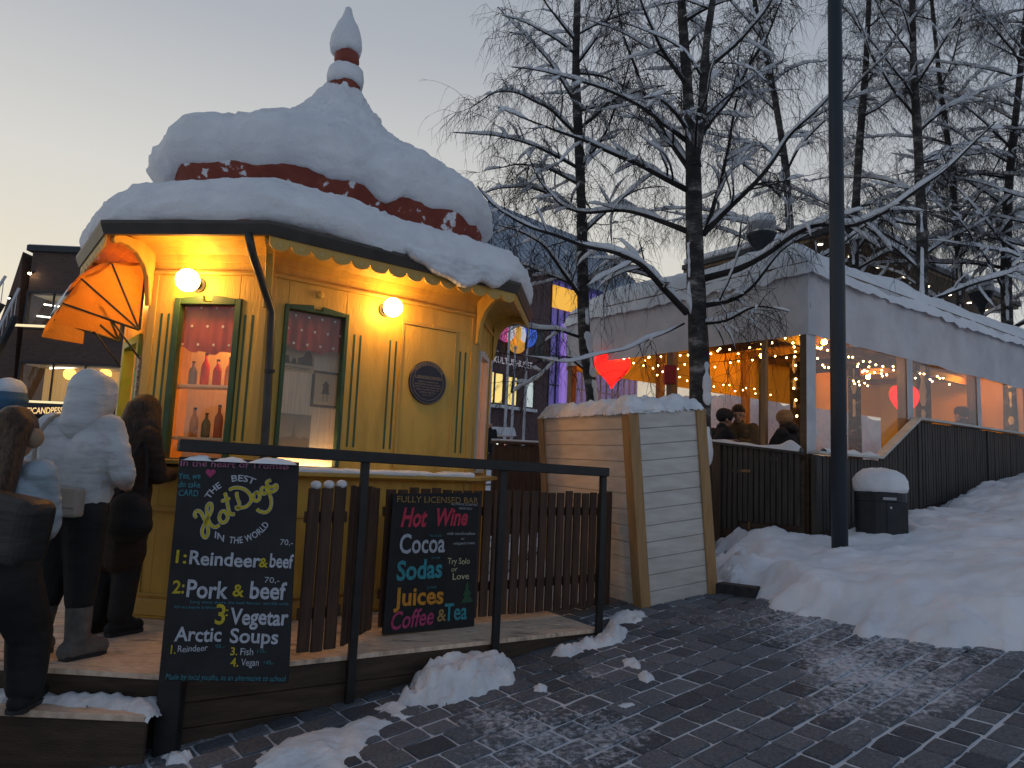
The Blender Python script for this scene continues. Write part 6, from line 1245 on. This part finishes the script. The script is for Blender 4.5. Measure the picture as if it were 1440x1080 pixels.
def jacket(o, T_, P, k, mat, hem=.80, puff=1.0, sleeves=True, name='jacket', collar=True):
    m = MB(); r = lambda x: x*k*puff
    hemp = V3(P['pelvis'][0], P['pelvis'][1], hem*k)
    for x in (-.075, .075):
        off = V3(x*k, 0, 0); m.chain([T_(hemp+off), T_(P['waist']+off), T_(P['chest']+off*1.35), T_(P['chest']*.4+P['neck']*.6+off*.9)], [r(.142), r(.138), r(.142), r(.098)], 12)
    if collar: m.limb(T_(P['neck']-V3(0,0,.03)), T_(P['neck']+V3(0,0,.02)), r(.082), r(.078), 12)
    for s_ in 'LR':
        w = P['el'+s_]+(P['wr'+s_]-P['el'+s_])*.97; m.chain([T_(P['sh'+s_]), T_(P['el'+s_]), T_(w)], [r(.084), r(.067), r(.050)], 12); f = P['el'+s_]
        for q in range(5):     # folds of the sleeve
            a = P['sh'+s_]+(f-P['sh'+s_])*(.35+.15*q); m.ball(T_(a), r(.076-.002*q+.008*(q % 2)), 10, 6)
    j = m.build(name, mat, o); remesh(j, .009, 2); t = bpy.data.textures.get('folds') or bpy.data.textures.new('folds', 'CLOUDS'); t.noise_scale = .09; t.noise_depth = 3; d = j.modifiers.new('folds', 'DISPLACE'); d.texture = t; d.strength = .008*puff; d.mid_level = .5; t2 = bpy.data.textures.get('creases') or bpy.data.textures.new('creases', 'MARBLE'); t2.noise_scale = .10; t2.turbulence = 9; e = j.modifiers.new('creases', 'DISPLACE'); e.texture = t2; e.strength = .006; e.mid_level = .5; return j
def trousers(o, T_, P, k, mat, wide=1.0, cuff=.12, name='trousers'):
    m = MB(); r = lambda x: x*k*wide
    m.limb(T_(V3(P['pelvis'][0]-.06*k, P['pelvis'][1], P['pelvis'][2])), T_(V3(P['pelvis'][0]+.06*k, P['pelvis'][1], P['pelvis'][2])), r(.135), r(.135))
    for s_ in 'LR': m.chain([T_(P['hip'+s_]), T_(P['knee'+s_]), T_(P['ank'+s_]+(P['knee'+s_]-P['ank'+s_])*cuff)], [r(.118), r(.088), r(.076)], 12)
    j = m.build(name, mat, o); remesh(j, .013, 2); return j
def boots(o, T_, P, J, k, mat, h=.30, fat=1.0):
    for s_ in 'LR':
        m = MB(); a = P['ank'+s_]; kn_ = P['knee'+s_]; t = unit(np.array(J.get('toe'+s_, (0,1,0)), float)); top = a+unit(kn_-a)*h*k; z0 = a[2]-.09*k; f = fat
        m.chain([T_(top), T_(a+V3(0,0,.02))], [.064*k*f, .058*k*f], 12); m.limb(T_(V3(a[0], a[1], z0+.05*k)-t*.05*k), T_(V3(a[0], a[1], z0+.05*k)+t*.14*k), .050*k*f, .046*k*f, 12); m.limb(T_(V3(a[0], a[1], z0+.065*k)), T_(V3(a[0], a[1], z0+.075*k)+t*.08*k), .056*k*f, .046*k*f, 12)
        b = m.build('boot', mat, o); remesh(b, .009, 2)
        s2 = MB(); c = V3(a[0], a[1], z0+.010*k); p = np.cross(t, UZ); s2.prism([(-.075*k,-.042*k*f),(.12*k,-.048*k*f),(.175*k,-.03*k),(.185*k,0),(.175*k,.03*k),(.12*k,.048*k*f),(-.075*k,.042*k*f),(-.095*k,0)], T_(c), T_(c+t)-T_(c), T_(c+p)-T_(c), UZ, -.012, .016); s2.build('sole', MAT['binm'], b)
def hair_long(o, H, mat, T_, length, back=.10, w=.10, fwd=0):
    m = MB(); m.limb(H(0, -.03, .055), H(0, .0, .045), .104, .098, 14)
    for x in (-.07, -.035, 0, .035, .07):
        p = [H(x*.9, -.055, .05), H(x*1.2, -.10, -.06), H(x*1.35*w/.1, -.12-fwd, -.06-length*.5), H(x*1.2*w/.1, -.115-fwd*1.3, -.06-length)]; m.chain(p, [.06, .055, .052, .022], 8)
    h = m.build('hair', mat, o); remesh(h, .011, 3); return h
MAT['whitejacket'] = cloth('white_padded_shell', (.42,.44,.46), (.56,.58,.60), 1.0, 7, .6); MAT['blackcloth'] = cloth('black_cloth', (.010,.010,.011), (.018,.018,.018)); MAT['brownhair'] = pmat('brown_hair', (.022,.011,.006), (.11,.052,.026), 9, (9,9,.5), .4, 1.0, 30); MAT['darkhair'] = pmat('dark_brown_hair', (.010,.006,.004), (.060,.032,.018), 9, (9,9,.5), .4, 1.0, 30)
MAT['greyboot'] = pmat('grey_felt_boot', (.09,.085,.08), (.15,.14,.13), 14, rough=.85, bump=.4); MAT['beige'] = pmat('beige_leather', (.28,.25,.21), (.34,.30,.26), 6, rough=.5, bump=.15)
GQ = 'people queuing at the kiosk'
# woman or man in the white hooded jacket, seen from behind on the deck
bw = at_z(98, 926, ZD); bw = V3(bw[0]-.09, bw[1], ZD)
k = .985; J = dict(head=(.015,.06,1.575), kneeL=(-.10,.03,.50), ankL=(-.125,-.01,.09), ankR=(.115,.02,.09), toeL=(-.25,1,0), toeR=(.55,1,0), elL=(-.30,-.03,1.10), elR=(.31,-.01,1.12), wrL=(-.22,.20,1.02), wrR=(.19,.22,1.06), look=(.1,1,-.15))
o, T_, J, H, P = fig(bw, R(-4), k, J, 'person in a white hooded jacket, black trousers and grey boots, seen from behind', GQ)
jacket(o, T_, P, k, MAT['whitejacket'], 1.0, 1.12); trousers(o, T_, P, k, MAT['blackcloth'], 1.15, .62); boots(o, T_, P, J, k, MAT['greyboot'], .27, 1.22)
m = MB(); m.chain([H(0,-.05,.075), H(0,-.045,.0), H(0,-.055,-.10), H(0,-.05,-.17)], [.120,.125,.120,.125], 14); m.chain([H(0,.03,.07), H(0,.03,-.02)], [.118,.118], 14); m.limb(H(0,-.07,.11), H(0,-.02,.12), .085, .08); hd_ = m.build('hood', MAT['whitejacket'], o); remesh(hd_, .012, 3); d = hd_.modifiers.new('folds', 'DISPLACE'); d.texture = bpy.data.textures['folds']; d.strength = .010
# the bag on the back, strap over the left shoulder
q = T_(P['waist']); back = lambda x, z, y=-.185: T_(V3(x*k, y, z*k))
m = MB(); m.frame_box(back(.03, .94), T_(V3(1,0,0))-T_(V3(0,0,0)), T_(V3(0,1,0))-T_(V3(0,0,0)), UZ, -.17, .17, -.07, .02, -.075, .095); bag = tag(m.build('shoulder_bag', MAT['beige'], bevel=.02, bseg=3, base=back(.03, .87)), 'beige shoulder bag hanging across the back of the white hooded jacket', 'bag')
m = MB(); m.frame_box(back(.03, .94), T_(V3(1,0,0))-T_(V3(0,0,0)), T_(V3(0,1,0))-T_(V3(0,0,0)), UZ, -.165, .165, -.078, -.071, -.02, .092); m.build('flap', MAT['beige'], bag, bevel=.003); m = MB(); m.frame_box(back(.0, .915), T_(V3(1,0,0))-T_(V3(0,0,0)), T_(V3(0,1,0))-T_(V3(0,0,0)), UZ, -.016, .016, -.088, -.079, -.05, -.005); m.build('buckle', pmat('pale_buckle', (.6,.6,.58), rough=.4), bag)
m = MB(); pts = [back(-.13, 1.03, -.19), back(-.145, 1.2, -.185), back(-.155, 1.34, -.165), back(-.15, 1.45, -.09), back(-.13, 1.49, .0), back(-.10, 1.42, .12), back(.0, 1.2, .19)]
m.tube(resample(pts, 18), .014, 6, True, .45); m.build('strap', MAT['beige'], bag)
# dark haired woman behind, facing the hatch
bd = at_z(158, 892, ZD); bd = V3(bd[0]-.05, bd[1]+.02, ZD); k = .965
J = dict(head=(.05,.09,1.56), neck=(.02,.04,1.44), chest=(.01,.03,1.28), elL=(-.22,.10,1.14), elR=(.24,.06,1.12), wrL=(-.12,.32,1.10), wrR=(.14,.33,1.13), look=(-.5,.9,-.05), toeR=(.3,1,0))
o, T_, J, H, P = fig(bd, R(-14), k, J, 'person with long dark brown hair in a dark coat, leaning towards the hatch', GQ)
jacket(o, T_, P, k, cloth('dark_brown_coat', (.022,.013,.009)), .55, 1.02, name='coat'); trousers(o, T_, P, k, MAT['blackcloth'], 1.1); boots(o, T_, P, J, k, MAT['blackcloth'], .2, 1.0); hair_long(o, H, MAT['darkhair'], T_, .40, w=.12)
hb = at(182, 725, bd[1]-.18); m = MB(); m.ball(hb, (.15, .10, .165), 16, 10); m.ball(hb-UZ*.06, (.16, .11, .12), 16, 10); b = remesh(m.build('handbag', MAT['blackcloth'], base=hb), .012, 2); tag(b, 'bulky black handbag hanging behind the white jacket, beside the dark coat', 'bag')
m = MB(); m.tube(resample([hb+V3(-.08,0,.1), hb+V3(-.04,.0,.34), hb+V3(.0,.08,.55), hb+V3(.06,.06,.34), hb+V3(.09,0,.1)], 16), .011, 6); m.build('handle', MAT['blackcloth'], b)
# woman at the left edge, close to the camera
bl = V3(-2.68, 3.80, .16); k = 1.04
J = dict(head=(.03,.05,1.60), elL=(-.25,-.02,1.12), elR=(.19,.12,1.15), wrL=(-.2,.15,.92), wrR=(.08,.34,1.08), look=(.2,1,-.1), kneeL=(-.11,.0,.44), ankL=(-.12,-.16,-.04), kneeR=(.12,.22,.58), ankR=(.12,.24,.27))
o, T_, J, H, P = fig(bl, R(6), k, J, 'person with long brown hair in a pale blue jacket at the left edge', GQ)
jacket(o, T_, P, k, cloth('pale_blue_jacket', (.30,.37,.43), (.38,.45,.50)), 1.06, 1.05); trousers(o, T_, P, k, MAT['blackcloth'], 1.25); boots(o, T_, P, J, k, MAT['blackcloth'], .25, 1.1); hair_long(o, H, MAT['brownhair'], T_, .52, w=.14, fwd=.05)
m = MB(); m.ball(H(.10, -.005, -.01), (.045,.055,.055), 12, 8); m.build('ear_muff', cloth('fawn_fleece', (.26,.18,.12)), o, smooth=True)
c = at(8, 732, 3.50); m = MB(); fx = unit(V3(.98,-.2,-.12)); fy = np.cross(UZ, fx)
m.frame_box(c, fx, unit(fy), unit(np.cross(fx, unit(fy))), -.30, .21, -.10, .10, -.19, .13); bb = tag(m.build('large_bag', cloth('black_nylon', (.010,.009,.009), (.02,.018,.016), .5, 9, .5), bevel=.06, bseg=4, base=c-UZ*.14), 'large black bag carried on the shoulder of the person in pale blue', 'bag')
m = MB(); m.tube(resample([c+fx*-.16+UZ*.08, T_(V3(-.10,-.15,1.33)), T_(V3(-.08,-.06,1.53)), T_(V3(-.06,.1,1.45))], 16), .022, 6, True, .4); m.build('strap', MAT['blackcloth'], bb); m = MB(); m.tube(resample([c+fx*.14+UZ*.09, T_(V3(.12,-.16,1.28)), T_(V3(.11,-.05,1.52))], 14), .018, 6, True, .4); m.build('strap', MAT['blackcloth'], bb)
for q in (-.02, .06): m = MB(); m.bar(c+fx*q+unit(fy)*-.093+UZ*-.10, c+fx*(q+.01)+unit(fy)*-.093+UZ*-.16, .012, .006); m.build('cord_end', pmat('pale_cord', (.4,.4,.4), rough=.6), bb)
# person in a blue knitted hat further back
b4 = V3(at_z(18, 905, ZD)[0]-.28, 5.05, ZD); b4[0] = at(6, 600, 5.05)[0]-.0; k = .955; J = dict(look=(.4,1,0), elL=(-.25,.02,1.12), wrL=(-.2,.2,.95))
o, T_, J, H, P = fig(b4, R(-8), k, J, 'person in a maroon jacket and a blue hat with a pale top', GQ)
jacket(o, T_, P, k, cloth('maroon_jacket', (.05,.02,.022)), .84, 1.1); trousers(o, T_, P, k, MAT['blackcloth'], 1.1); boots(o, T_, P, J, k, MAT['blackcloth'])
m = MB(); m.limb(H(0,-.03,.06), H(0,0,.06), .112, .110, 14); hat = m.build('hat', cloth('blue_wool', (.03,.09,.17), (.04,.12,.22)), o); remesh(hat, .012, 2); m = MB(); m.limb(H(0,-.03,.125), H(0,0,.125), .098, .095, 14); h2 = m.build('hat_top', cloth('pale_blue_wool', (.36,.44,.52)), hat); remesh(h2, .012, 2)
# guests on the terrace: seated at a table by the open side
GT = 'guests seated on the terrace'
SIT = dict(pelvis=(0,0,.50), waist=(0,.02,.66), chest=(0,.06,.86), neck=(0,.09,1.03), head=(0,.13,1.165), hipL=(-.1,.02,.50), hipR=(.1,.02,.50), kneeL=(-.11,.44,.50), kneeR=(.11,.44,.50), ankL=(-.11,.42,.09), ankR=(.11,.42,.09), shL=(-.185,.06,.98), shR=(.185,.06,.98), elL=(-.22,.20,.74), elR=(.22,.20,.74), wrL=(-.08,.40,.78), wrR=(.08,.40,.78))
def seat(px, py, Y, dz): p = at(px, py, Y); return V3(p[0], p[1], p[2]-dz)
hy = 1.165
s1 = seat(1007, 590, 9.95, hy); o, T_, J, H, P = fig(s1, R(-78), 1.0, {**SIT, 'look': (0,1,-.25)}, 'person in a dark woollen hat and jacket, seated in profile at the terrace table', GT)
jacket(o, T_, P, 1.0, cloth('black_parka', (.012,.012,.015)), .48, 1.05); trousers(o, T_, P, 1.0, MAT['blackcloth']); boots(o, T_, P, J, 1, MAT['blackcloth'], .15)
m = MB(); m.limb(H(0,-.035,.06), H(0,.01,.07), .108, .102, 14); remesh(m.build('hat', cloth('dark_wool', (.02,.018,.02)), o), .012, 2)
s2 = seat(1041, 585, 10.15, hy); o, T_, J, H, P = fig(s2, R(150), 1.0, {**SIT, 'look': (-.15,1,-.2)}, 'person with short dark hair in an olive brown jacket, facing out over the terrace rail', GT)
jacket(o, T_, P, 1.0, cloth('olive_brown_jacket', (.10,.065,.03)), .48, 1.05); trousers(o, T_, P, 1.0, MAT['blackcloth']); boots(o, T_, P, J, 1, MAT['blackcloth'], .15)
m = MB(); m.limb(H(0,-.035,.065), H(0,.025,.09), .098, .078, 14); remesh(m.build('hair', MAT['darkhair'], o), .010, 2)
for q in (-.034, .034): m = MB(); m.ball(H(q, .092, .012), (.012,.008,.007), 8, 6); m.build('eye', MAT['black'], o)
s3 = seat(1116, 592, 9.35, hy); o, T_, J, H, P = fig(s3, R(40), 1.0, {**SIT, 'look': (.6,1,-.2)}, 'person in a black jacket and fawn hat, seated beside the tent corner', GT)
jacket(o, T_, P, 1.0, cloth('black_anorak', (.012,.011,.012)), .48, 1.1); trousers(o, T_, P, 1.0, MAT['blackcloth']); boots(o, T_, P, J, 1, MAT['blackcloth'], .15)
m = MB(); m.limb(H(0,-.03,.05), H(0,.01,.06), .108, .102, 14); remesh(m.build('hat', cloth('fawn_wool', (.22,.13,.07)), o), .012, 2); m = MB(); m.chain([H(-.08,-.10,-.12), H(0,-.15,-.12), H(.08,-.10,-.12)], [.06,.08,.06]); remesh(m.build('hood', cloth('black_anorak', (.012,.011,.012)), o), .012, 2)
s4 = seat(1362, 583, 11.6, hy+.02); s4[2] = max(s4[2], ZF); o, T_, J, H, P = fig(s4, R(20), 1.0, SIT, 'person in dark clothes seen dimly through the third plastic window of the tent', GT)
jacket(o, T_, P, 1.0, cloth('dark_coat', (.02,.02,.022)), .48, 1.1); trousers(o, T_, P, 1.0, MAT['blackcloth']); m = MB(); m.limb(H(0,-.035,.065), H(0,.025,.08), .10, .09, 14); remesh(m.build('hair', MAT['darkhair'], o), .012, 2)
def bench(c, L_, label, ang=0):
    u = unit(V3(math.cos(ang), math.sin(ang), 0)); n_ = V3(-u[1], u[0], 0); t = thing('bench', V3(c[0], c[1], ZF), label, 'bench', 'benches on the terrace'); MB().frame_box(c, u, n_, UZ, -L_/2, L_/2, -.15, .15, .38, .43).build('seat', MAT['timber'], t)
    for q in (-L_/2+.1, L_/2-.15): MB().frame_box(c, u, n_, UZ, q, q+.05, -.13, .13, .0, .378).build('leg', MAT['timber'], t)
for p_, lb, a in ((s1, 'bench under the person in the dark woollen hat', 0.2), (s2, 'bench under the person in the olive brown jacket', 2.6+1.57), (s3, 'bench under the person beside the tent corner', .7), (s4, 'bench behind the third plastic window of the tent', .3)): bench(V3(p_[0], p_[1], ZF), .9, lb, a)
ct = (s1+s2)/2; ct = V3(ct[0]+.28, ct[1]-.30, ZF)
def table(c, label, ang): 
    u = unit(V3(math.cos(ang), math.sin(ang), 0)); n_ = V3(-u[1], u[0], 0); t = thing('table', c, label, 'table', 'tables on the terrace'); MB().frame_box(c, u, n_, UZ, -.45, .45, -.32, .32, .72, .76).build('table_top', MAT['timber'], t, bevel=.006)
    for x, y in ((-.38,-.26), (.38,-.26), (.38,.26), (-.38,.26)): MB().frame_box(c, u, n_, UZ, x-.03, x+.03, y-.03, y+.03, 0, .718).build('leg', MAT['timber'], t)
table(ct, 'wooden table between the two seated people at the open side of the tent', .5)
cu = ct+UZ*.762+V3(.0,-.08,0); tag(MB().lathe([(.03,0), (.04,.09), (.036,.09), (.028,.01)], cu, 14).build('cup', pmat('paper_cup', (.6,.5,.4), rough=.5), smooth=False, base=cu), 'paper cup on the table between the two seated people', 'cup')
c2 = tp(1.55, .75, ZF); table(c2, 'snow heaped table behind the first plastic window, near the lamp post', math.atan2(er[1], er[0]))
for k, (dx, w, h, lb) in enumerate(((-.25, .22, .18, 'lumpy mound of snow at the left of the table behind the plastic'), (.15, .28, .26, 'taller mound of snow at the right of the table behind the plastic'))): blob('snow_heap', c2+er*dx+UZ*.758, [(w, 0), (w*1.02, h*.3), (w*.8, h*.7), (w*.4, h*.95), (.01, h)], lb, lump=.05, seed=60+k, cat='snow heap', mat='snow_rough')
# walker far off by the stall, and things on the counter
bp_ = at(687, 655, 28.5); bp_[2] = float(gz(bp_[0], bp_[1])); o, T_, J, H, P = fig(bp_, R(20), 1.0, dict(kneeL=(-.1,.12,.5), ankR=(.1,-.15,.09)), 'tiny far person in dark clothes walking by the market stall'); jacket(o, T_, P, 1, MAT['blackcloth'], .7, 1.1); trousers(o, T_, P, 1, MAT['blackcloth'])
c = fp(7, .80, 1.17, .30); m = MB(); cg = r0+(r1-r0)*.0-rs*.33+UZ*.06
m.ball(cg, (.13,.06,.035), 14, 8); m.ball(cg+rs*.10+UZ*.0, (.12,.05,.028), 14, 8); m.ball(cg-rs*.02+UZ*.03, (.09,.045,.022), 14, 8); tag(remesh(m.build('gloves', MAT['blackcloth'], base=cg-UZ*.04), .008, 2), 'black gloves lying on the handrail above the hot dog board', 'gloves')
ct_ = fp(7, .12, 1.20, .10); tag(MB().frame_box(ct_, face(7)[1], face(7)[2], UZ, -.045, .045, -.02, .02, .001, .10).build('card_terminal', MAT['binm'], bevel=.008, base=ct_), 'small black card terminal on the yellow counter beside the hot dog board', 'card terminal')
